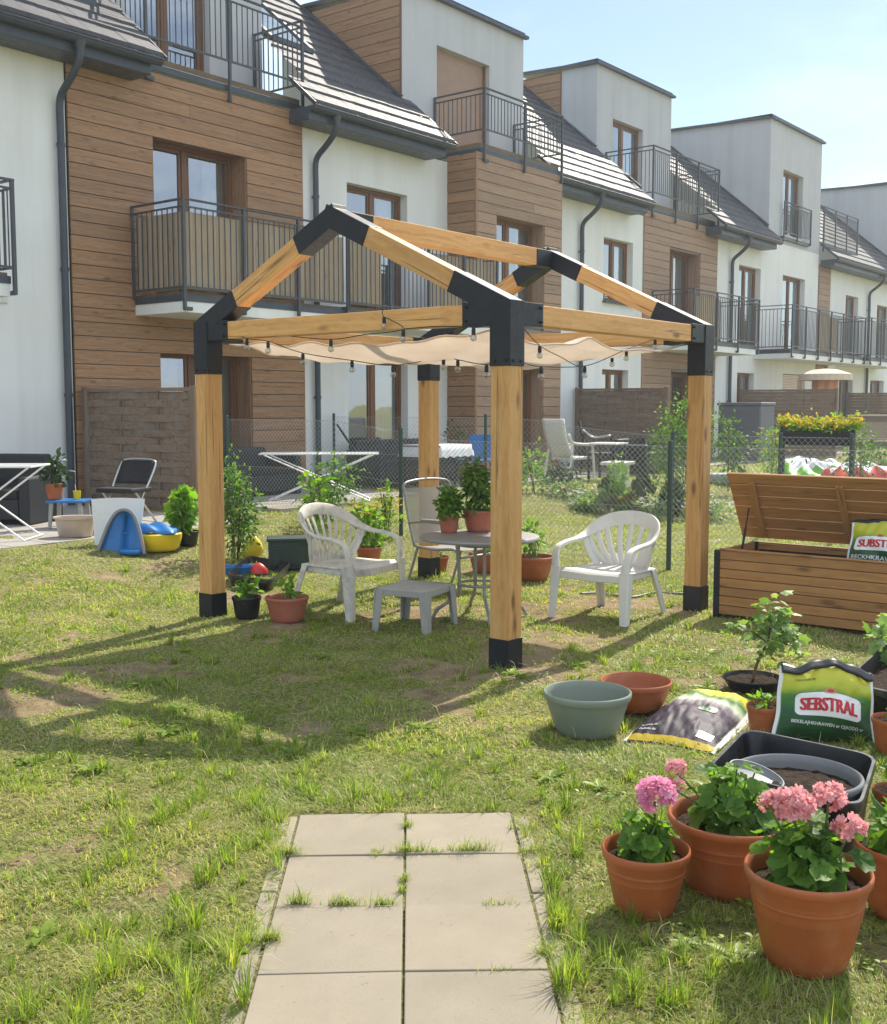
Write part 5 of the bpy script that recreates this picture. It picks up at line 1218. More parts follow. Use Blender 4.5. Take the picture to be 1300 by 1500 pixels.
m = MB(); m.grid(lambda u, v: lf(u, v), 70, 90); m.grid(lambda u, v: lf(1 - u, v, 1), 20, 20); m.build('bag_body', M['lyingprint'], t, smooth=True)
m = MB(); m.grid(lambda u, v: lf(u * .94 + .03, .012 + v * .05, -1, .002), 40, 5); m.build('printed_band', M['petalY'], t, smooth=True)
m = MB(); put(m, lf, np.array([(-.08, -.03, 0), (.08, -.03, 0), (.08, .03, 0), (-.08, .03, 0)]), [(0, 1, 2, 3)], .82, .12, 1, 1, .003); m.build('barcode_field', M['inkwhite'], t)
m = MB()
for k in range(16):
    x = -.07 + k * .0092; put(m, lf, np.array([(x, -.024, 0), (x + (.003 if k % 3 else .006), -.024, 0), (x + (.003 if k % 3 else .006), .024, 0), (x, .024, 0)]), [(0, 1, 2, 3)], .82, .12, 1, 1, .0045)
m.build('barcode', M['inkblue'], t)
m = MB(); put(m, lf, *rrect(.2, .055, .008), .66, .42, 1, 1, .003); m.build('printed_field', M['inkgreen'], t)
for k in range(2): line_text(t, lf, 'Podloze do', .20, .10 + .04 * k, .18, .016, 0, shear=0)
# ================================================================== STORAGE BOX
bx0, by1 = 7.98, 3.69; BL, BD, BHt = 2.05, .74, .52
t = thing('storage_box', 'wooden garden storage box with its plank lid propped open', 'storage box', (bx0, by1 - BL / 2, 0))
m = MB(); nb = 7; hb = (BHt - .03) / nb
for k in range(nb): m.box(bx0, bx0 + .024, by1 - BL + .05, by1 - .045, .03 + k * hb + .002, .03 + (k + 1) * hb - .003, 1)
m.build('front_panel', M['boxwood'], t, world=True, bevel=.003)
for (ya, yb) in ((by1 - .03, by1 - .006), (by1 - BL + .006, by1 - BL + .03)):
    m = MB()
    for k in range(nb): m.box(bx0 + .05, bx0 + BD - .05, ya, yb, .03 + k * hb + .002, .03 + (k + 1) * hb - .003, 0)
    m.build('side_panel', M['boxwood'], t, world=True, bevel=.003)
m = MB()
for k in range(nb): m.box(bx0 + BD - .024, bx0 + BD, by1 - BL + .05, by1 - .045, .03 + k * hb + .002, .03 + (k + 1) * hb - .003, 1)
m.build('back_panel', M['boxwood'], t, world=True)
for x in (bx0 - .004, bx0 + BD - .046):
    for y in (by1 - .048, by1 - BL): m = MB(); m.box(x, x + .05, y, y + .05, -.01, BHt - .002, 2); m.build('corner_post', M['blacksteel'], t, world=True, bevel=.003)
m = MB(); m.box(bx0 + .03, bx0 + BD - .03, by1 - BL + .06, by1 - .05, .05, .08); m.box(bx0 + BD - .034, bx0 + BD - .027, by1 - BL + .06, by1 - .06, .06, BHt - .06); m.box(bx0 + .026, bx0 + .032, by1 - BL + .06, by1 - .06, .06, BHt - .04); m.build('liner', M['blackplastic'], t, world=True)
m = MB(); m.box(bx0 - .006, bx0 + .03, by1 - BL + .05, by1 - .046, BHt - .001, BHt + .014, 1); m.build('top_edge', M['boxwood'], t, world=True, bevel=.003)
hx, hz_ = bx0 + BD + .01, BHt + .03; lx, lz = 8.40, 1.085
lidd = np.array([lx - hx, 0, lz - hz_]); LL = np.linalg.norm(lidd); lidd /= LL; ln = np.array([-lidd[2], 0, lidd[0]])   # ln: underside normal, towards the viewer
if ln[0] > 0: ln = -ln
m = MB(); nl_ = 6; wl_ = LL / nl_
for k in range(nl_):
    c0 = np.array([hx, by1 + .10, hz_]) + lidd * (wl_ * (k + .5)); m.beam(c0, c0 + np.array([0, -BL - .2, 0]), wl_ - .004, .022, up=ln)
lid = m.build('lid', M['boxwood'], t, world=True, bevel=.003)
for y in (by1 - .09, by1 - .78, by1 - 1.5):
    a = np.array([hx, y, hz_]) + lidd * .03 - ln * -.024; m = MB(); m.beam(a, a + lidd * (LL - .10), .055, .024, up=ln); m.build('batten', M['boxwood'], lid, world=True, bevel=.004)
m = MB(); a = np.array([hx, by1 - .02, hz_]) + lidd * .30 + ln * .02; m.tube([a, (hx - .33, by1 - .04, BHt - .03)], .006, 6); m.tube([a * .5 + np.array([hx - .33, by1 - .04, BHt - .03]) * .5, (hx - .33, by1 - .04, BHt - .03)], .010, 8); m.build('lid_stay', M['blacksteel'], t, world=True)
# bag in the box
q = on_x(1240, 812, bx0 + .36); t2 = thing('fertiliser_bag', 'green fertiliser bag reading SUBSTIAL leaning inside the open storage box', 'bag', (q[0], q[1] - .23, .42), -math.pi / 2 + R(2))
fs = bag_obj(t2, .46, .36, .12, M['bagprint'], 4, .006)
label_panel(t2, fs, .52, .50, .82, .27, 'SUBSTIAL', -.02, .015); line_text(t2, fs, 'RECKHKRAWEN', .46, .22, .78, .085, -.02, shear=.1, bold=.015)
m = MB(); m.grid(lambda u, v: ((u - .5) * .44, -.008 + .016 * v, .345 + .03 * v * np.sin(np.pi * u) ** .5 + .004 * np.sin(22 * u)), 30, 4); m.build('rolled_top', M['blackplastic'], t2, smooth=True, solid=.01)
for o in t2.children: o.rotation_euler = (R(-16), 0, R(0))

# ================================================================== BLACK TUB, TROUGH, GREY POT, YOUNG TREE
def tub(name, label, cat, pts, z, h, mat='blackplastic', inset=.12, rimw=.035, soil=None):
    C4 = np.array([on_z(x, y, z)[:2] for x, y in pts]); c = C4.mean(0); Q = C4 - c
    t = thing(name, label, cat, (c[0], c[1], 0.0))
    def ring(s, zz, rad=.16, n=7):
        out = []
        for i in range(4):
            p, a, b = Q[i] * s, Q[i - 1] * s, Q[(i + 1) % 4] * s
            p1, p2 = p + (a - p) * rad, p + (b - p) * rad
            for k in range(n + 1):
                q = k / n; w = (1 - q) ** 2 * p1 + 2 * q * (1 - q) * p + q * q * p2; out.append((w[0], w[1], zz))
        return out
    m = MB(); lv = [ring(1 - inset - .03, 0.0), ring(1 - inset, .006), ring(1 - .035, h - .045), ring(1 - .032, h - .035), ring(1.0, h - .035), ring(1.005, h - .012), ring(.995, h), ring(.955, h), ring(.945, h - .012), ring(1 - inset - .05, .012)]
    n = len(lv[0]); V = np.array(lv).reshape(-1, 3); f = []
    for i in range(len(lv) - 1):
        for k in range(n): f.append((i * n + k, i * n + (k + 1) % n, (i + 1) * n + (k + 1) % n, (i + 1) * n + k))
    f.append(tuple(range((len(lv) - 1) * n, len(lv) * n))); f.append(tuple(range(n))[::-1])
    me_ = m.add(V, f); 
    o = m.build('tub_body', M[mat], t, smooth=True, auto=40)
    if soil:
        m = MB(); r_ = ring(.93 - .1 * (1 - soil), 0); rr = np.array(r_)
        K = 8; V = []; 
        for j in range(K + 1):
            for p in rr: V.append((p[0] * j / K, p[1] * j / K, h * soil + .02 * float(vnoise(p[0] * j / K * 14 + 30, p[1] * j / K * 14 + 30, 1, 4)) - .01))
        f = [(j * n + k, j * n + (k + 1) % n, (j + 1) * n + (k + 1) % n, (j + 1) * n + k) for j in range(K) for k in range(n)]
        m.add(V, f); m.build('soil', M['soil'], t, smooth=True)
    return t, c
tub('black_tub', 'black rectangular plastic tub holding a grey pot of soil behind the geraniums', 'tub', [(1034, 1125), (1262, 1183), (1286, 1106), (1092, 1066)], .25, .25)
q = on_z(1168, 1131, .27); t = thing('soil_pot', 'round grey pot half filled with dark soil standing in the black tub', 'pot', (q[0], q[1], .014)); pot(t, .232, .17, .255, 'greyplastic', .80, .03, False)
q = on_z(1106, 1134, .26); t = thing('pot_saucer', 'small grey oval saucer propped against the soil pot', 'saucer', (q[0], q[1], .245), CROT)
m = MB(); m.lathe([(0, .0), (.07, .0), (.085, .006), (.092, .022), (.096, .022), (.092, .0), (.075, -.008), (0, -.008)], 36, sx=1.1, sy=.8); o = m.build('dish', M['greyplastic'], t, smooth=True, auto=50); o.rotation_euler = (R(14), R(18), 0)
tub('planter_trough', 'long black planter trough with soil and seedlings at the right edge', 'planter', [(1234, 1004), (1345, 1030), (1420, 960), (1303, 942)], .22, .24, soil=.62)
for (px, py, lab) in ((1296, 962, 'pale seedling growing in the nearer part of the black trough'), (1318, 935, 'pale broad leaved seedling in the farther part of the black trough')):
    q = on_z(px, py + 12, .15); t = thing('seedling', lab, 'plant', (q[0], q[1], .14)); m = MB(); clump(m, (0, 0, .15), (.09, .09, .11), 34, .075, 'lobed', up=.8); m.build('foliage', M['leafP'], t); m = MB()
    for k in range(4): a = k * 1.6; m.tube([(0, 0, 0), (.05 * math.cos(a), .05 * math.sin(a), .16)], .003, 5)
    m.build('stem', M['stem'], t)
# young currant standard
q = at(1103, 1010); t = thing('young_tree', 'young bush on a bent bare stem in a low black pot behind the compost bag', 'tree', (q[0], q[1], 0.0), CROT)
pot(t, .17, .13, .075, 'blackplastic', .7, .015, False)
m = MB(); m.tube(crom([(0, 0, .04), (.012, 0, .12), (.045, 0, .21), (.075, 0, .27), (.085, 0, .34), (.10, .01, .44)], 5), list(np.linspace(.010, .004, 26)), 7)
br = [((.075, 0, .27), (-.10, .02, .36)), ((.08, 0, .30), (.24, -.03, .33)), ((.085, 0, .32), (.12, .06, .46)), ((.08, 0, .30), (.0, -.06, .33)), ((.085, 0, .34), (.20, .04, .38)), ((.07, 0, .26), (.25, .0, .24)), ((.075, 0, .27), (.10, -.08, .25))]
for a, b in br: m.tube(crom([a, (np.array(a) + np.array(b)) / 2 + np.array([0, 0, .02]), b], 4), [.005] * 5 + [.003] * 4, 5)
m.build('trunk', M['bark'], t, smooth=True); m = MB()
for a, b in br + [((.09, 0, .36), (.11, .01, .50)), ((.09, 0, .36), (.07, .0, .53))]:
    n = 17; s = rng.random(n) ** .7; P = np.array(a) + (np.array(b) - np.array(a)) * s[:, None] + rng.normal(0, .042, (n, 3)); leaves(m, P, rng.normal(0, 1, (n, 3)) * np.array([1, 1, .4]) + np.array([0, 0, -.25]), np.array([0, 0, 1.]) + rng.normal(0, .35, (n, 3)), .072 * rng.uniform(.5, 1.2, n), 'lobed')
m.build('crown', M['leafP'], t)

# ================================================================== LEFT PATIO
PZ = 0.236
def GP(x, y, z=PZ): q = on_z(x, y, z); return (float(q[0]), float(q[1]), z)
def drying_rack(label, loc, rotz, L, Wd, Ht, wires=9):
    t = thing('drying_rack', label, 'drying rack', loc, rotz, 'folding drying racks')
    m = MB(); m.tube([(-L / 2, -Wd / 2, Ht), (L / 2, -Wd / 2, Ht), (L / 2, Wd / 2, Ht), (-L / 2, Wd / 2, Ht)], .011, 8, closed=True); m.tube([(0, -Wd / 2, Ht), (0, Wd / 2, Ht)], .009, 6); m.build('frame', M['whitemetal'], t)
    m = MB()
    for k in range(wires): y = -Wd / 2 + Wd * (k + 1) / (wires + 1); m.tube([(-L / 2, y, Ht), (L / 2, y, Ht)], .0028, 5)
    m.build('line_wires', M['whitemetal'], t)
    for s in (-1, 1):
        m = MB()
        for y in (-Wd / 2 + .02 * s + .03, Wd / 2 - .03 + .02 * s): m.tube([(s * L * .46, y, Ht - .01), (-s * L * .42, y, 0)], .010, 8)
        m.tube([(-s * L * .42, -Wd / 2 + .02, .012), (-s * L * .42, Wd / 2 - .02, .012)], .010, 8); m.build('leg', M['whitemetal'], t)
    return t
q = GP(-6, 790); drying_rack('white folding drying rack on the patio before the dark rattan armchair', (q[0], q[1] + .15, PZ), CROT, 1.15, .55, .76)
t = thing('hanging_cloth', 'white cloth hung over the patio drying rack', 'cloth', (q[0], q[1] + .1, PZ + .55), CROT)
m = MB(); m.grid(lambda u, v: (-.07 + .12 * u, .06 + .02 * np.sin(9 * u + 2 * v) + .03 * v, .225 - .36 * v), 12, 12); m.build('cloth', M['whitecloth'], t, smooth=True, solid=.004)
def rattan_seat(name, label, cat, loc, rotz, w, d=.75, seat=.40, back=.82, arm=.60, group=None, cushion=None):
    t = thing(name, label, cat, loc, rotz, group)
    m = MB(); m.box(-w / 2 + .13, w / 2 - .13, -d / 2 + .1, d / 2, .06, seat - .08); m.build('base', M['rattan'], t, bevel=.015)
    m = MB(); m.box(-w / 2 + .13, w / 2 - .13, -d / 2, -d / 2 + .14, .06, back); m.build('backrest', M['rattan'], t, bevel=.03)
    for s in (-1, 1): m = MB(); m.box(*sorted((s * w / 2, s * (w / 2 - .13))), -d / 2 - .003, d / 2 + .003, .0, arm); m.build('armrest', M['rattan'], t, bevel=.03)
    m = MB(); m.box(-w / 2 + .135, w / 2 - .135, -d / 2 + .145, d / 2 + .01, seat - .08, seat + .03); m.build('cushion', M[cushion or 'blackcloth'], t, bevel=.03)
    return t
q = GP(28, 768); rattan_seat('rattan_armchair', 'dark rattan armchair against the white wall behind the drying rack', 'armchair', (q[0] + .1, q[1] + .35, PZ), CROT + R(170), .95, .8, .38, .80, .56)
q = GP(103, 772); st = thing('side_table', 'small blue topped side table with pale legs beside the rattan armchair', 'side table', q, CROT)
m = MB(); m.box(-.21, .21, -.18, .18, .29, .315); m.build('tabletop', M['blueplastic'], st, bevel=.006)
for sx in (-1, 1):
    for sy in (-1, 1): m = MB(); m.sweep([(sx * .16, sy * .13, .29), (sx * .18, sy * .15, 0)], [.05, .035], .035, (1, 0, 0)); m.build('leg', M['stoolplastic'], st)
leafy('potted_plant', 'terracotta pot with upright dark leaves on the blue topped side table', (q[0] - .12, q[1] + .10, PZ + .315), .105, .075, .19, (.20, .30), 170, .085, 'leafD', potm='terracotta')
t = thing('yellow_cup', 'yellow drinking cup with a straw on the blue topped side table', 'cup', (q[0] + .07, q[1] - .05, PZ + .315), CROT)
m = MB(); m.lathe([(0, .002), (.032, .0), (.036, .01), (.045, .10), (.042, .10), (.033, .012), (0, .01)], 20); m.build('cup_body', M['yellowplastic'], t, smooth=True, auto=40)
m = MB(); m.tube([(0, 0, .01), (-.02, 0, .17)], .004, 6); m.build('straw', M['whitemetal'], t)
t = thing('washing_basin', 'beige plastic washing basin on the patio edge', 'basin', GP(111, 786), CROT)
m = MB(); m.lathe([(0, .003), (.15, 0), (.165, .01), (.195, .19), (.215, .195), (.215, .215), (.19, .21), (.158, .02), (0, .014)], 40, sx=1.05, sy=.85); m.build('basin_body', M['beigeplastic'], t, smooth=True, auto=45)
q = GP(196, 772); t = thing('folding_chair', 'black folding chair with light tube frame before the woven fence panel', 'chair', (q[0], q[1] + .1, PZ), CROT + R(160))
m = MB()
m.tube(crom([(-.23, .26, 0), (-.22, .02, .36), (-.235, -.08, .50), (-.235, -.22, .70), (-.18, -.245, .755), (0, -.25, .765), (.18, -.245, .755), (.235, -.22, .70), (.235, -.08, .50), (.22, .02, .36), (.23, .26, 0)], 4), .0125, 8); m.build('frame', M['chrome'], t, smooth=True)
for s in (-1, 1): m = MB(); m.tube([(s * .235, -.26, 0), (s * .225, .2, .44)], .0125, 8); m.build('leg', M['chrome'], t)
m = MB(); m.grid(lambda u, v: ((u - .5) * .44, -.085 - .15 * v - .015 * np.sin(np.pi * u), .49 + .255 * v), 8, 8); m.build('backrest', M['blackcloth'], t, smooth=True, solid=.012)
m = MB(); m.box(-.24, .24, -.14, .26, .40, .455); m.build('seat', M['blackcloth'], t, bevel=.015)
t = thing('round_stool', 'low stool with pale round seat tucked in front of the black folding chair', 'stool', GP(176, 778), 0)
m = MB(); m.lathe([(0, .30), (.19, .30), (.20, .29), (.195, .265), (.0, .262)], 36); m.build('seat', M['canvas'], t, smooth=True, auto=40)
for k in range(4): a = k * 1.57; m = MB(); m.tube([(.12 * math.cos(a), .12 * math.sin(a), .27), (.16 * math.cos(a), .16 * math.sin(a), 0)], .012, 8); m.build('leg', M['blacksteel'], t)
t = thing('white_board', 'white plastic board standing tilted behind the blue arched toy', 'board', G(172, 800), CROT + R(4))
m = MB(); m.grid(lambda u, v: ((u - .5) * (.44 + .09 * v), .10 * v, .0 + .46 * v + .012 * np.sin(np.pi * u) * v), 10, 8); m.build('board_sheet', M['whiteplastic'], t, solid=.014)
m = MB(); m.beam((-.16, .09, .4), (-.2, .32, .0), .02, .02); m.beam((.16, .09, .4), (.2, .32, .0), .02, .02); m.build('prop', M['blackplastic'], t)
t = thing('toy_arch', 'blue arched toy panel with grey rim leaning on the lawn', 'toy', G(178, 811), CROT - R(4))
AR = [(-.235, 0, 0), (-.20, .03, .12), (-.15, .075, .27), (-.085, .11, .385), (0, .12, .42), (.085, .11, .385), (.15, .075, .27), (.20, .03, .12), (.235, 0, 0)]
C = crom(AR, 5); m = MB(); m.sweep(C, .05, .028, (0, -1, .25)); m.build('rim', M['greyplastic'], t, smooth=True, auto=45)
m = MB(); n = len(C); ctr_ = [np.array([0, p[1] * .6, p[2] * .55]) for p in C]; V = []
for s in (1.0, .66, .33, .0): V += [((p[0]) * s, p[1] + .05 * (1 - s) + .02, p[2] * (.98 if s == 1 else .98 - (1 - s) * .15)) for p in C]
m.add(V, [(j * n + k, j * n + k + 1, (j + 1) * n + k + 1, (j + 1) * n + k) for j in range(3) for k in range(n - 1)]); m.build('panel', M['blueplastic'], t, smooth=True, solid=.012)
m = MB(); m.lathe([(0, .0), (.10, 0), (.115, .03), (.10, .05), (0, .05)], 20, (.10, -.02, 0), 1, .6); m.build('foot', M['blueplastic'], t, smooth=True)
t = thing('sand_tub', 'round yellow toy sand tub on the lawn under a blue cover', 'toy', G(231, 806), CROT)
m = MB(); m.lathe([(0, 0), (.17, 0), (.21, .03), (.235, .12), (.24, .17), (.22, .18), (.19, .16), (0, .14)], 36, sx=1.0, sy=.9, wob=.03); m.build('tub_body', M['yellowplastic'], t, smooth=True, auto=50)
t = thing('pool_cover', 'crumpled blue plastic cover resting on the yellow sand tub', 'cover', (G(228, 806)[0], G(228, 806)[1], G(228, 806)[2] + .17), CROT)
m = MB(); m.grid(lambda u, v: ((u - .55) * .50, (v - .5) * .34, .085 * np.abs(np.sin(np.pi * u)) ** .5 * np.abs(np.sin(np.pi * v)) ** .5 + .018 * np.sin(14 * u + 9 * v) * np.sin(np.pi * u) + .012), 30, 20); m.build('cover_sheet', M['blueplastic'], t, smooth=True, solid=.012)
leafy('potted_plant', 'broad leaved bright plant in a dark pot left of the left pergola post', G(274, 798), .13, .10, .15, (.17, .42), 150, .13, 'leafC', kind='lobed', potm='blackplastic')
# ---- things behind and right of the left post
shrub('potted_shrub', 'tall loose shrub with small leaves rising behind the left pergola post', 'shrub', G(346, 818), .30, .95, 1500, .05, 'leafB', stems=7, parts=5)
t = thing('yellow_toy', 'yellow teardrop shaped plastic toy leaning by the dark sand tray', 'toy', G(368, 819), CROT)
m = MB(); m.grid(lambda u, v: (.125 * np.sin(np.pi * (v * .92 + .08)) ** .7 * np.cos(6.2832 * u) * (1.05 - .5 * v) + .05 * v, .08 * np.sin(np.pi * (v * .92 + .08)) ** .7 * np.sin(6.2832 * u), .0 + .235 * v), 25, 16); m.build('shell', M['yellowplastic'], t, smooth=True)
tub('sand_tray', 'shallow dark plastic tray with toys in it, right of the left post', 'tray', [(330, 842), (398, 851), (428, 824), (364, 814)], .11, .115)
q = on_z(346, 836, .05); t = thing('blue_toy_tray', 'small blue plastic tray lying inside the dark sand tray', 'toy', (q[0], q[1], .02), CROT + .2)
m = MB(); m.lathe([(0, 0), (.13, 0), (.17, .075), (.18, .075), (.14, -.006), (0, -.006)], 24, sx=1.1, sy=.7); m.build('tray_body', M['blueplastic'], t, smooth=True, auto=40)
q = on_z(379, 832, .08); t = thing('red_toy', 'small red plastic toy boat bow in the dark sand tray', 'toy', (q[0], q[1], .05), CROT)
m = MB(); m.lathe([(.075, -.02), (.07, .02), (.045, .055), (.012, .08), (0, .082)], 20, sx=1.2, sy=.8); m.build('toy_body', M['redplastic'], t, smooth=True)
t = thing('storage_crate', 'dark green plastic storage crate with panelled side behind the sand tray', 'crate', G(424, 832), CROT + R(8))
m = MB(); m.box(-.2, .2, -.14, .14, 0, .29); m.box(-.215, .215, -.155, .155, .27, .305); m.build('crate_body', M['greenbox'], t, bevel=.01)
m = MB(); m.box(-.165, .165, -.148, -.138, .04, .24); m.build('side_panel', M['greenbox'], t, bevel=.004)
shrub('garden_shrub', 'leafy shrub with a bright top at the fence behind the left armchair', 'shrub', G(478, 775), .40, .80, 750, .055, 'leafB', stems=6, group='shrubs along the fence')
shrub('garden_shrub', 'bright broad leaved sapling at the fence left of the leafy shrub', 'shrub', G(462, 782), .16, .72, 90, .13, 'leafC', stems=3, group='shrubs along the fence')
shrub('garden_shrub', 'yellow flowering tall plant at the fence left of the mesh chair', 'shrub', G(566, 788), .16, .62, 220, .06, 'leafC', stems=6, flowers=('petalY', 26, .035), group='shrubs along the fence')
t = thing('garden_hose', 'pale blue garden hose on the grass at the foot of the fence', 'hose', G(960, 868), 0)
m = MB(); P = [np.array(G(x, y, .012)) for x, y in ((850, 872), (880, 868), (925, 874), (960, 868), (1000, 872), (1040, 866))]; m.tube(crom([p - np.array(G(960, 868)) for p in P], 6), .010, 8); m.build('hose', M['blueplastic'] if False else M['greyplastic'], t, smooth=True)

# ================================================================== NEIGHBOUR GARDENS
PN = .246
q = on_z(470, 738, PN); drying_rack('white folding drying rack beyond the fence, behind the left armchair', (q[0] + .5, q[1] + .5, PN), CROT + R(3), 1.72, .55, .68)
rattan_seat('rattan_bench', 'dark rattan bench on the neighbour patio seen under the rack', 'bench', (11.6, 13.2, PN), R(180), 1.9, .8, .40, .72, .6, 'dark rattan seats', 'whitecloth' if False else None)
rattan_seat('rattan_bench', 'long dark rattan sofa before the patio door in front of the white wall', 'sofa', (15.4, 13.1, PN), R(180), 2.2, .8, .40, .78, .62, 'dark rattan seats')
t = thing('paving_edge', 'pale paving slab strip at the end of the neighbour patio', 'paving', (10.9, 11.1, .0)); m = MB()
for k in range(4): m.box(-.6 + k * .42, -.6 + k * .42 + .41, -.2, .2, .15, .262)
m.build('slab', M['concrete'], t, bevel=.004)
q = on_z(564, 690, .24); t = thing('patio_table', 'patio table covered by a white patterned cloth behind the fence', 'table', (15.2, 12.2, .24), R(5))
m = MB(); m.box(-.5, .5, -.4, .4, .69, .715); m.build('tabletop', M['weathered'], t)
m = MB(); m.grid(lambda u, v: ((u - .5) * 1.08, (v - .5) * .9, .722 - .20 * np.clip((np.maximum(np.abs(u - .5), np.abs(v - .5)) - .45) / .05, 0, 1) + .012 * np.sin(30 * u) * (np.abs(v - .5) > .46)), 40, 40); m.build('tablecloth', M['whitecloth'], t, smooth=True)
for sx in (-1, 1):
    for sy in (-1, 1): m = MB(); m.box(sx * .44 - .025, sx * .44 + .025, sy * .34 - .025, sy * .34 + .025, 0, .69, 2); m.build('leg', M['blacksteel'], t)
shrub('potted_shrub', 'dark bushy plant on the patio behind the rear pergola post', 'shrub', (16.1, 12.4, .25), .35, 1.0, 500, .06, 'leafD', stems=4)
t = thing('blue_chair', 'blue garden chair beside the table with the white cloth', 'chair', (16.0, 12.0, .24), R(100))
m = MB(); m.box(-.24, .24, -.22, .24, .40, .45); m.build('seat', M['blueplastic'], t, bevel=.01)
m = MB(); m.grid(lambda u, v: ((u - .5) * .46, -.2 - .1 * v, .45 + .42 * v), 6, 6); m.build('backrest', M['blueplastic'], t, solid=.03)
for sx in (-1, 1):
    for sy in (-1, 1): m = MB(); m.tube([(sx * .22, sy * .2, .42), (sx * .25, sy * .24, 0)], .014, 6); m.build('leg', M['blacksteel'], t)
# white recliner and black chair
q = on_z(838, 700, .24); rx, ry = 18.3, 11.4
t = thing('garden_recliner', 'white high backed garden recliner beyond the fence before the bay', 'chair', (rx, ry, .24), R(-100))
m = MB(); m.grid(lambda u, v: ((u - .5) * (.50 + .04 * v), -.25 - .28 * v - .05 * np.sin(np.pi * v), .42 + .72 * v), 8, 10); m.build('backrest', M['whiteplastic'], t, smooth=True, solid=.03)
m = MB(); m.box(-.26, .26, -.26, .28, .38, .43); m.build('seat', M['whiteplastic'], t, bevel=.01)
for s in (-1, 1):
    m = MB(); m.tube(crom([(s * .29, -.42, .86), (s * .30, -.3, .70), (s * .30, .1, .66), (s * .30, .28, .64)], 4), .025, 8); m.build('armrest', M['whiteplastic'], t, smooth=True)
    m = MB(); m.sweep([(s * .29, .26, .64), (s * .31, .3, 0)], .05, .03, (0, 1, 0)); m.build('leg', M['whiteplastic'], t); m = MB(); m.sweep([(s * .29, -.3, .70), (s * .31, -.42, 0)], .05, .03, (0, 1, 0)); m.build('leg', M['whiteplastic'], t)
t = thing('white_side_table', 'small white rimmed table right of the white recliner', 'side table', (18.75, 10.9, .24), R(10))
m = MB(); m.box(-.35, .35, -.3, .3, .66, .69); m.build('tabletop', M['whiteplastic'], t, bevel=.005)
for sx in (-1, 1):
    for sy in (-1, 1): m = MB(); m.box(sx * .3 - .02, sx * .3 + .02, sy * .25 - .02, sy * .25 + .02, 0, .66, 2); m.build('leg', M['blacksteel'], t)
t = thing('garden_chair', 'black garden chair with one pale armrest edge, behind the white recliner', 'chair', (20.3, 12.0, .24), R(-150))
m = MB(); m.grid(lambda u, v: ((u - .5) * .6, -.25 - .16 * v, .42 + .66 * v), 6, 6); m.build('backrest', M['blackcloth'], t, solid=.04)
m = MB(); m.box(-.3, .3, -.25, .28, .36, .43); m.build('seat', M['blackcloth'], t, bevel=.015)
for s in (-1, 1):
    m = MB(); m.tube(crom([(s * .33, -.34, .90), (s * .34, -.1, .74), (s * .34, .25, .78)], 5), .018, 8); m.build('armrest', M['greymetal'], t, smooth=True)
    m = MB(); m.tube([(s * .33, .25, .78), (s * .34, .3, 0)], .015, 6); m.build('leg', M['blacksteel'], t); m = MB(); m.tube([(s * .33, -.3, .85), (s * .33, -.36, 0)], .015, 6); m.build('leg', M['blacksteel'], t)
rattan_seat('rattan_bench', 'dark seat in the shade before the woven panel behind the white pedestal', 'bench', (21.3, 11.5, .24), R(185), 1.6, .8, .40, .7, .6, 'dark rattan seats')
# pedestal, flower border
pd = on_x(905, 700, 15.6); t = thing('stone_pedestal', 'white stone pedestal table in the flower border', 'pedestal', (15.6, pd[1], .2), R(12))
m = MB(); m.box(-.28, .28, -.2, .2, .50, .55); m.build('top_slab', M['whiteplastic'], t, bevel=.008)
m = MB(); m.box(.02, .20, -.13, .13, 0, .50); m.build('pillar', M['whitecloth'], t, bevel=.01)
def conifer(label, px, py, X, h, r):
    q = on_x(px, py, X); z = float(gz(q[0], q[1])); t = thing('dwarf_conifer', label, 'conifer', (q[0], q[1], z), 0, 'dwarf conifers in the flower border'); m = MB()
    n = 420; v = rng.random(n) ** .8; a = rng.uniform(0, 6.28, n); rr = r * np.sin(np.pi * (.12 + .86 * v)) ** .8 * rng.uniform(.75, 1.1, n)
    P = np.stack([rr * np.cos(a), rr * np.sin(a), .03 + h * v], -1); d = np.stack([np.cos(a) * .5, np.sin(a) * .5, np.ones(n)], -1) + rng.normal(0, .25, (n, 3)); leaves(m, P, d, P * np.array([1, 1, 0]) + rng.normal(0, .2, (n, 3)) * .1, .09 * rng.uniform(.6, 1.2, n), 'oval', W=.8)
    m.build('foliage', M['leafD'], t); m = MB(); m.tube([(0, 0, -.02), (0, 0, h * .8)], [.025, .008], 6); m.build('trunk', M['bark'], t)
conifer('small dark conifer left of the red flowers in the border', 892, 728, 14.7, .42, .15)
conifer('rounded dark conifer right of the red flowers in the border', 941, 738, 14.7, .55, .17)
conifer('dark conifer nearest the green fence post behind the right armchair', 985, 738, 14.6, .50, .17)
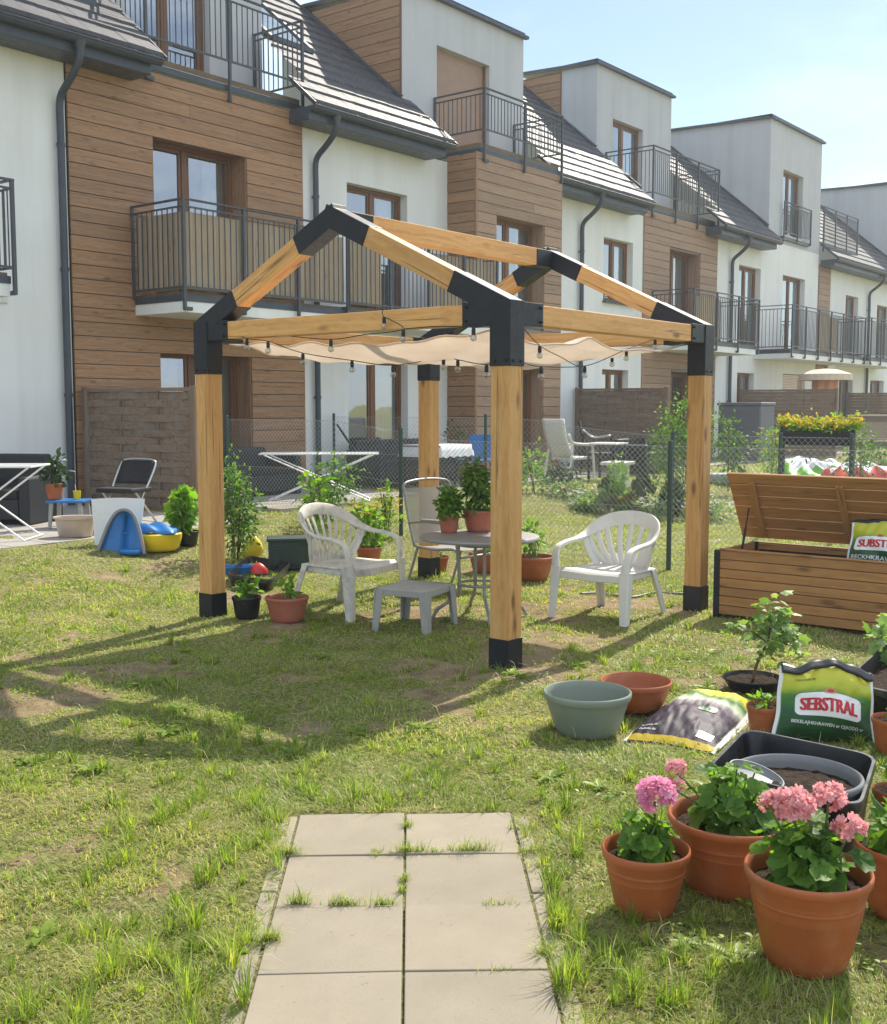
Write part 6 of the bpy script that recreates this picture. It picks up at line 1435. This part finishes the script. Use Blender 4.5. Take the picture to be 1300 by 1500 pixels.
for (px, py, X, r, h, mat, fl, lab) in ((918, 738, 14.5, .2, .3, 'leafC', ('petalR', 26, .06), 'low red flowering plant between two dwarf conifers'), (870, 735, 14.6, .35, .26, 'leafP', ('petalW', 40, .045), 'low white flowering plant beside the left dwarf conifer'),
        (962, 740, 14.5, .3, .3, 'leafP', ('petalW', 40, .045), 'white flowering plant between conifer and green fence post'), (835, 724, 15.0, .42, .2, 'leafP', ('petalP', 26, .04), 'pale pink flowering mat in front of the white recliner'),
        (905, 735, 14.6, .18, .68, 'leafC', None, 'upright lily like plant in front of the white pedestal'), (785, 726, 15.0, .38, .62, 'leafC', None, 'bushy green plant just right of the front pergola post'),
        (830, 728, 15.4, .30, .38, 'leafD', None, 'dark clipped box bush under the white recliner'), (1010, 716, 15.5, .35, .42, 'leafB', ('petalW', 20, .05), 'bush with white flowers right of the green fence post'),
        (1045, 738, 14.8, .4, .28, 'leafP', ('petalW', 60, .05), 'low silvery plant with white flowers behind the storage box'), (860, 738, 14.3, .22, .14, 'leafP', ('petalW', 20, .04), 'small flowering tuft at the front of the border')):
    q = on_x(px, py, X); shrub('border_plant', lab, 'plant', (q[0], q[1], float(gz(q[0], q[1]))), r * 1.15, h * 1.1, 480, .07, mat, flowers=fl, group='plants of the flower border', stems=4)
q = on_x(1000, 680, 16.5); shrub('climbing_shrub', 'tall climbing shrub behind the right pergola post', 'shrub', (16.5, q[1], .2), .5, 1.5, 2000, .065, 'leafB', parts=5, stems=6)
q = on_x(1045, 690, 18); shrub('garden_shrub', 'tall shrub left of the grey storage cabinet', 'shrub', (18.6, q[1], .15), .36, 1.3, 1000, .065, 'leafB', parts=4, stems=5)
# grey cabinet
cb = on_x(1050, 664, 27.6); t = thing('storage_cabinet', 'grey plastic garden storage cabinet before the wide woven panel', 'cabinet', (27.6, cb[1] - .60, .22), R(-4))
m = MB(); m.box(0, .75, -.6, .6, .0, 1.42); m.build('body', M['slate'], t, bevel=.02)
m = MB(); m.box(-.03, .78, -.63, .63, 1.42, 1.50); m.build('lid', M['slate'], t, bevel=.02)
for y in (-.3, .3): m = MB(); m.box(-.02, .0, y - .28, y + .28, .05, 1.38); m.build('door', M['slate'], t, bevel=.008)
# yellow planter on stand
ya, yb = float(on_x(1147, 640, 17.2)[1]), float(on_x(1250, 640, 17.2)[1])
t = thing('flower_planter', 'raised dark planter trough overflowing with yellow flowers on two posts', 'planter', (17.2, (ya + yb) / 2, .0)); HL = (ya - yb) / 2
m = MB(); m.box(-.13, .13, -HL, HL, 1.02, 1.24); m.build('trough', M['blacksteel'], t, bevel=.01)
for s in (-1, 1): m = MB(); m.box(-.03, .03, s * HL - .03, s * HL + .03, 0, 1.30, 2); m.build('post', M['blacksteel'], t)
m = MB(); n = 900; P = np.stack([rng.normal(0, .09, n), rng.uniform(-HL - .1, HL + .05, n), 1.23 + np.abs(rng.normal(0, .08, n))], -1); P[:, 2] += .08 * (vnoise(P[:, 1] * 3 + 9, P[:, 1] * 0, 1, 5)); leaves(m, P, rdir(n), rdir(n) + np.array([0, 0, 1]), .07, 'oval'); m.build('foliage', M['leafC'], t)
m = MB(); n = 900; P = np.stack([rng.normal(0, .10, n), rng.uniform(-HL - .1, HL + .05, n), 1.28 + np.abs(rng.normal(0, .07, n))], -1); P[:, 2] += .08 * (vnoise(P[:, 1] * 3 + 9, P[:, 1] * 0, 1, 5)); leaves(m, P, rdir(n), rdir(n) + np.array([0, 0, 1]), .055, 'petal'); m.build('flower', M['petalY'], t)
q = on_x(1128, 690, 19.0); shrub('garden_shrub', 'yellow green bush at the left post of the raised planter', 'shrub', (19, q[1], .12), .32, 1.15, 420, .07, 'leafC', parts=4, flowers=('petalY', 18, .05))
q = on_x(1262, 690, 19.0); shrub('garden_shrub', 'trailing green bush at the right post of the raised planter', 'shrub', (19, q[1], .08), .42, 1.2, 500, .07, 'leafB', parts=4)
q = on_x(1285, 672, 24.0); shrub('garden_shrub', 'rounded green bush at the right edge before the brown lounger', 'shrub', (24, q[1], .1), .45, .7, 420, .08, 'leafB', parts=3)
# inflatables
def mound(name, label, px, py, X, rx_, ry_, hh, cols, sd):
    q = on_x(px, py, X); t = thing(name, label, 'paddling pool', (X, q[1], float(gz(X, q[1])) + .01), R(-55), 'deflated paddling pools')
    def fn(u, v):
        a = 6.2832 * u; w = 1 + .16 * np.sin(3 * a + sd) + .10 * np.sin(7 * a + 2 * sd) * (1 - v) + .22 * (vnoise(np.cos(a) * 3 + 9 + v * 4, np.sin(a) * 3 + 9, 1, sd) - .5)
        r = np.cos(v * 1.5708) ** .55
        return rx_ * r * w * np.cos(a), ry_ * r * w * np.sin(a), hh * (np.sin(v * 1.5708) ** .8) * (1 + .5 * (vnoise(np.cos(a) * 4 + 20 + 3 * v, np.sin(a) * 4 + 20, 1, sd + 3) - .5))
    for (v0, v1, mt, nm) in cols:
        m = MB(); m.grid(lambda u, v: fn(u, v0 + (v1 - v0) * v), 80, 14); m.build(nm, M[mt], t, smooth=True)
mound('paddling_pool', 'deflated lime green and white paddling pool lying behind the storage box lid', 1182, 694, 21.5, .62, 1.1, .52, [(0, .18, 'blueplastic', 'lower_sheet'), (.18, .62, 'limeplastic', 'middle_sheet'), (.62, 1.0, 'whitecloth', 'top_sheet')], 3)
mound('paddling_pool', 'deflated red and white paddling pool lying behind the right end of the lid', 1262, 700, 20.2, .62, 1.2, .55, [(0, .26, 'whitecloth', 'lower_sheet'), (.26, .66, 'redplastic', 'middle_sheet'), (.66, 1.0, 'whitecloth', 'top_sheet')], 8)
q = on_x(1090, 690, 20.0); t = thing('rolled_mat', 'grey green rolled mat on the grass beside the lime pool', 'mat', (20, q[1], .12), R(-60)); m = MB(); m.tube([(-.8, 0, .13), (.5, 0, .13)], .13, 14); m.tube([(.5, 0, .13), (.504, 0, .13)], .09, 12); m.build('roll', M['sage'], t, smooth=True, auto=40)
# parasol with salmon curtain
q = on_x(1206, 660, 33); t = thing('parasol', 'small flat cream parasol with a salmon cover hanging below it', 'parasol', (33, q[1], .22), 0)
m = MB(); m.lathe([(.03, 2.50), (.35, 2.47), (.70, 2.36), (.76, 2.34), (.76, 2.16), (.74, 2.16)], 24, sx=.9, sy=1.0, wob=.02); m.build('canopy', M['canvas'], t)
m = MB(); m.tube([(0, 0, 0), (0, 0, 2.55)], .03, 8); m.build('pole', M['blacksteel'], t)
m = MB(); m.grid(lambda u, v: (.30 * np.cos(6.2832 * u) * (1 + .12 * np.sin(6.2832 * u * 7)), .34 * np.sin(6.2832 * u) * (1 + .12 * np.sin(6.2832 * u * 7)), .95 + 1.3 * v), 60, 6); m.build('hanging_cover', M['salmon'], t, smooth=True)
t = thing('garden_lounger', 'brown mesh sun lounger with pale frame at the right edge', 'lounger', (float(on_y(1278, 640, 11.4)[0]), 11.4, .22), R(-75))
m = MB(); m.grid(lambda u, v: ((u - .5) * 1.3, .9 * v - .45, .35 + .75 * v), 6, 6); m.build('backrest', M['deck'], t, solid=.02)
m = MB(); m.tube([(-.66, -.45, .35), (-.66, .45, 1.12), (.66, .45, 1.12), (.66, -.45, .35)], .03, 8, closed=True); m.tube([(-.66, .2, .9), (-.66, .5, 0)], .025, 6); m.tube([(.66, .2, .9), (.66, .5, 0)], .025, 6); m.tube([(-.66, -.45, .35), (-.66, -.5, 0)], .025, 6); m.tube([(.66, -.45, .35), (.66, -.5, 0)], .025, 6); m.build('frame', M['canvas'], t)

# ================================================================== GRASS
def blades(x, y, z0, ang, lean, L, w, t, nseg, base):
    n = len(x); dx, dy = np.cos(ang), np.sin(ang); rows_ = []
    for s in range(nseg + 1):
        q = s / nseg; th = lean * q * 1.15
        hor = L * q * np.sin(th); ver = L * q * np.cos(th * .9) * (1 - .12 * q * lean); ver = np.maximum(ver, .004 * q + .004)
        cx, cy, cz = x + dx * hor, y + dy * hor, z0 + ver
        ww = w * (1 - q ** 1.6) * .5 if s < nseg else 0 * w
        if s < nseg: rows_.append(np.stack([cx - dy * ww, cy + dx * ww, cz], -1)); rows_.append(np.stack([cx + dy * ww, cy - dx * ww, cz], -1))
        else: rows_.append(np.stack([cx, cy, cz], -1))
    K = len(rows_); V = np.stack(rows_, 1).reshape(-1, 3); g = np.zeros((n, K, 3)); g[:, :, 0] = np.array([s_ // 2 / nseg for s_ in range(K)])
    tri = []
    for s in range(nseg - 1): tri += [[2 * s, 2 * s + 1, 2 * s + 3], [2 * s, 2 * s + 3, 2 * s + 2]]
    tri.append([2 * nseg - 2, 2 * nseg - 1, 2 * nseg])
    return V, g.reshape(-1, 3), np.repeat(t, K), (np.arange(n)[:, None, None] * K + np.array(tri)[None] + base).reshape(-1, 3)
def free_ground(x, y):
    u, v = path_uv(x, y)
    onpath = (u < .01) & (np.abs(v) < PW - .005 + .05 * vnoise(x, y, .16, 77))
    patio_ = ((y > 10.12) & (x < 9.6)) | ((y > 11.25) & (x > 10.4) & (x < 13.8)) | ((y > 11.55) & (x > 14.4))
    return ~onpath & ~patio_ & (y < 13.6)
def grass_field():
    cv, cg, cr, cf = [], [], [], []; base = 0
    hfov = math.atan(650 / CAM_F) + R(4)
    def push(q):
        nonlocal base
        cv.append(q[0]); cg.append(q[1]); cr.append(q[2]); cf.append(q[3]); base += len(q[0])
    # short matted turf
    for (r0, r1, dens, wid, lmin, lmax, nseg) in ((1.9, 3.4, 15000, .0030, .018, .042, 2), (3.4, 5.0, 10500, .0037, .018, .042, 2), (5.0, 7.5, 6200, .0048, .020, .042, 2), (7.5, 11.0, 3000, .0068, .022, .045, 2), (11.0, 16.0, 1250, .010, .028, .055, 1), (16.0, 27.0, 420, .016, .035, .07, 1)):
        n = int(hfov * (r1 ** 2 - r0 ** 2) * dens); r = np.sqrt(rng.uniform(r0 ** 2, r1 ** 2, n)); a = CAM_YAW + rng.uniform(-hfov, hfov, n)
        x, y = r * np.cos(a), r * np.sin(a); bare = clearing(x, y)
        keep = (rng.random(n) > bare * .88) & free_ground(x, y); x, y, bare = x[keep], y[keep], bare[keep]; n = len(x)
        beyond = x > 10.2; big = vnoise(x, y, .40, 31) * .6 + vnoise(x, y, .15, 32) * .4
        L = rng.uniform(lmin, lmax, n) * (.75 + .7 * sstep(.35, .75, big)) * (1 - .35 * bare)
        ang = np.where(rng.random(n) < .45, 9.4 * vnoise(x, y, .5, 41), rng.uniform(0, 6.2832, n))
        lean = np.clip(rng.normal(.95, .35, n), .15, 1.5)
        dry = vnoise(x, y, .45, 51) * .45 + vnoise(x, y, 1.5, 52) * .35 + vnoise(x, y, .12, 53) * .2
        t = np.clip(rng.beta(2.0, 2.2, n) * .62 + .35 * (dry - .42) - .28 * (big - .5), 0, .71)
        isdry = rng.random(n) < (.12 + .36 * sstep(.45, .72, dry) + .35 * bare) * np.where(beyond, .4, 1); t = np.where(isdry, rng.uniform(.78, 1.0, n), t)
        t = np.where(beyond & ~isdry, np.clip(t + .12, 0, .70), t)
        push(blades(x, y, relief(x, y) - .003, ang, lean, L, wid * rng.uniform(.6, 1.4, n), t, nseg, base))
    # tufts: longer blades fanning out of shared crowns
    for (r0, r1, dens, nb, wid, nseg) in ((1.9, 3.4, 125, 50, .0040, 3), (3.4, 5.0, 100, 44, .0048, 3), (5.0, 7.5, 62, 38, .0060, 3), (7.5, 11.0, 30, 32, .0082, 2)):
        n = int(hfov * (r1 ** 2 - r0 ** 2) * dens); r = np.sqrt(rng.uniform(r0 ** 2, r1 ** 2, n)); a = CAM_YAW + rng.uniform(-hfov, hfov, n)
        x, y = r * np.cos(a), r * np.sin(a); cl = vnoise(x, y, .7, 61) * .6 + vnoise(x, y, .25, 62) * .4; u, v = path_uv(x, y)
        edge = (u < .2) & (np.abs(v) < PW + .30)
        lush = sstep(5.2, 2.2, np.hypot(x, y))
        keep = ((rng.random(n) < sstep(.38, .62, cl) * (.60 + .40 * lush) * (1 - .55 * clearing(x, y))) | (edge & (rng.random(n) < .85))) & free_ground(x, y); x, y, edge, lush = x[keep], y[keep], edge[keep], lush[keep]; n = len(x)
        sz = rng.uniform(.45, 1.25, n) * (1 + .40 * lush) * (1 + .20 * edge); tone = rng.normal(.27, .13, n); k = np.maximum(8, (nb * sz * rng.uniform(.6, 1.2, n)).astype(int)); i = np.repeat(np.arange(n), k); N = len(i)
        rr = np.abs(rng.normal(0, .022, N)) * sz[i]; aa = rng.uniform(0, 6.2832, N); bx, by = x[i] + rr * np.cos(aa), y[i] + rr * np.sin(aa)
        ang = aa + rng.normal(0, .5, N); lean = np.clip(.25 + rr / (.022 * sz[i]) * .38 + rng.normal(0, .2, N), .05, 1.35)
        L = rng.uniform(.035, .082, N) * sz[i] * np.where(rng.random(N) < .04, 1.5, 1)
        t = np.clip(tone[i] + rng.normal(0, .10, N), 0, .70); t = np.where(rng.random(N) < .07, rng.uniform(.78, 1, N), t)
        ok = free_ground(bx, by); bx, by, ang, lean, L, t = [q[ok] for q in (bx, by, ang, lean, L, t)]
        push(blades(bx, by, relief(bx, by) - .004, ang, lean, L, wid * rng.uniform(.55, 1.3, len(bx)), t, nseg, base))
    # loose dead stalks lying on top
    n = 900; r = np.sqrt(rng.uniform(1.9 ** 2, 7 ** 2, n)); a = CAM_YAW + rng.uniform(-hfov, hfov, n); x, y = r * np.cos(a), r * np.sin(a); k = free_ground(x, y); x, y = x[k], y[k]; n = len(x)
    push(blades(x, y, relief(x, y) + rng.uniform(.004, .03, n), rng.uniform(0, 6.2832, n), rng.uniform(1.2, 1.5, n), rng.uniform(.05, .16, n), rng.uniform(.002, .0042, n), rng.uniform(.82, 1, n), 3, base))
    return cv, cg, cr, cf, base
cv, cg, cr_, cf, base = grass_field()
def weeds(px, py, n, L, spread):                               # tufts growing out of the slab joints
    global base
    q = on_z(px, py, 0.0); x = q[0] + rng.normal(0, spread, n) * (PB[0] if spread > .012 else 1); y = q[1] + (rng.normal(0, spread, n) if spread <= .012 else (x - q[0]) / PB[0] * PB[1])
    ang = rng.uniform(0, 6.28, n); lean = rng.uniform(.5, 1.35, n); l = L * rng.uniform(.5, 1.3, n); dx, dy = np.cos(ang), np.sin(ang); rows_ = []
    for s in range(3):
        qq = s / 3; hor = l * qq * np.sin(lean * qq * 1.1); ver = l * qq * np.cos(lean * qq); ww = .0016 * (1 - qq)
        rows_.append(np.stack([x + dx * hor - dy * ww, y + dy * hor + dx * ww, ver], -1)); rows_.append(np.stack([x + dx * hor + dy * ww, y + dy * hor - dx * ww, ver], -1))
    hor = l * np.sin(lean * 1.1); rows_.append(np.stack([x + dx * hor, y + dy * hor, np.maximum(l * np.cos(lean), .008)], -1))
    V = np.stack(rows_, 1).reshape(-1, 3); tri = np.array([[0, 1, 3], [0, 3, 2], [2, 3, 5], [2, 5, 4], [4, 5, 6]])
    g = np.zeros((n, 7, 3)); g[:, :, 0] = np.array([0, 0, .33, .33, .66, .66, 1]); t = rng.uniform(.05, .65, n); t = np.where(rng.random(n) < .12, .9, t)
    cv.append(V); cg.append(g.reshape(-1, 3)); cr_.append(np.repeat(t, 7)); cf.append((np.arange(n)[:, None, None] * 7 + tri[None] + base).reshape(-1, 3)); base += len(V)
for (px, py, n, L, s) in ((597, 1212, 70, .05, .010), (600, 1250, 150, .06, .030), (693, 1248, 150, .065, .045), (552, 1252, 40, .035, .012), (592, 1290, 60, .04, .008), (590, 1306, 50, .04, .008), (503, 1326, 110, .05, .03), (560, 1326, 80, .05, .025), (437, 1325, 90, .07, .02), (420, 1252, 120, .07, .03), (730, 1328, 60, .04, .03), (638, 1250, 40, .035, .02), (800, 1400, 90, .07, .015), (735, 1425, 25, .03, .03), (785, 1250, 80, .06, .03), (395, 1380, 120, .07, .015), (770, 1215, 60, .06, .03)):
    weeds(px, py, n, L, s)
wm = MB(); n = 2600; r = np.sqrt(rng.uniform(2.0 ** 2, 7.5 ** 2, n)); a = CAM_YAW + rng.uniform(-.42, .42, n); x, y = r * np.cos(a), r * np.sin(a)     # clover and small weeds between the blades
cl = vnoise(x, y, .45, 91); u, v = path_uv(x, y); k = (cl > .52) & ~((u < .03) & (np.abs(v) < PW + .05)); x, y = x[k], y[k]; n = len(x)
for j in range(3):
    aa = rng.uniform(0, 6.28, n); leaves(wm, np.stack([x + .006 * np.cos(aa), y + .006 * np.sin(aa), relief(x, y) + rng.uniform(.008, .035, n)], -1), np.stack([np.cos(aa), np.sin(aa), rng.uniform(-.1, .5, n)], -1), np.tile((0, 0, 1.), (n, 1)), rng.uniform(.014, .030, n), 'oval', rr=rng.uniform(.02, .45, n), W=1.3)
k = rng.choice(n, 45, replace=False)
for i in k:
    aa = np.arange(9) * .7 + rng.random(9); leaves(wm, np.tile((x[i], y[i], float(relief(x[i], y[i])) + .006), (9, 1)), np.stack([np.cos(aa), np.sin(aa), rng.uniform(.05, .5, 9)], -1), np.tile((0, 0, 1.), (9, 1)), rng.uniform(.05, .11, 9), 'oval', rr=rng.uniform(.05, .4, 9), W=.6)
wv = np.concatenate(wm.V); cv.append(wv); cg.append(np.tile((.8, 0, 0), (len(wv), 1))); cr_.append(np.concatenate(wm.R)); cf.append(np.array(wm.F) + base); base += len(wv)
V = np.concatenate(cv).astype(np.float32); Gc = np.concatenate(cg).astype(np.float32); Rn = np.concatenate(cr_).astype(np.float32); Fc = np.concatenate(cf).astype(np.int32)
me = bpy.data.meshes.new('grass'); me.vertices.add(len(V)); me.vertices.foreach_set('co', V.ravel()); me.loops.add(Fc.size); me.loops.foreach_set('vertex_index', Fc.ravel())
me.polygons.add(len(Fc)); me.polygons.foreach_set('loop_start', np.arange(0, Fc.size, 3, dtype=np.int32))
a = me.attributes.new('gc', 'FLOAT_VECTOR', 'POINT'); a.data.foreach_set('vector', Gc.ravel()); a = me.attributes.new('rnd', 'FLOAT', 'POINT'); a.data.foreach_set('value', Rn)
me.materials.append(M['grass']); me.update(calc_edges=True); me.validate()
print('grass tris', len(Fc))
o = bpy.data.objects.new('grass', me); COL.objects.link(o); tag(o, 'short uneven lawn grass with dry tufts and bare patches', 'grass', kind='stuff')

# ================================================================== HAZE: the sunlit air itself
m = MB(); m.box(-15, 75, -20, 45, -1.6, 12.6)
hm = bpy.data.materials.new('haze'); hm.use_nodes = True; hn = hm.node_tree.nodes; hl = hm.node_tree.links; hn.remove(hn['Principled BSDF'])
hv = hn.new('ShaderNodeVolumePrincipled'); hv.inputs['Density'].default_value = 0.0013; hv.inputs['Anisotropy'].default_value = 0.35; hv.inputs['Color'].default_value = (0.90, 0.95, 1.0, 1)
hl.new(hv.outputs[0], hn['Material Output'].inputs['Volume'])
hz_o = m.build('haze', hm); tag(hz_o, kind='stuff')
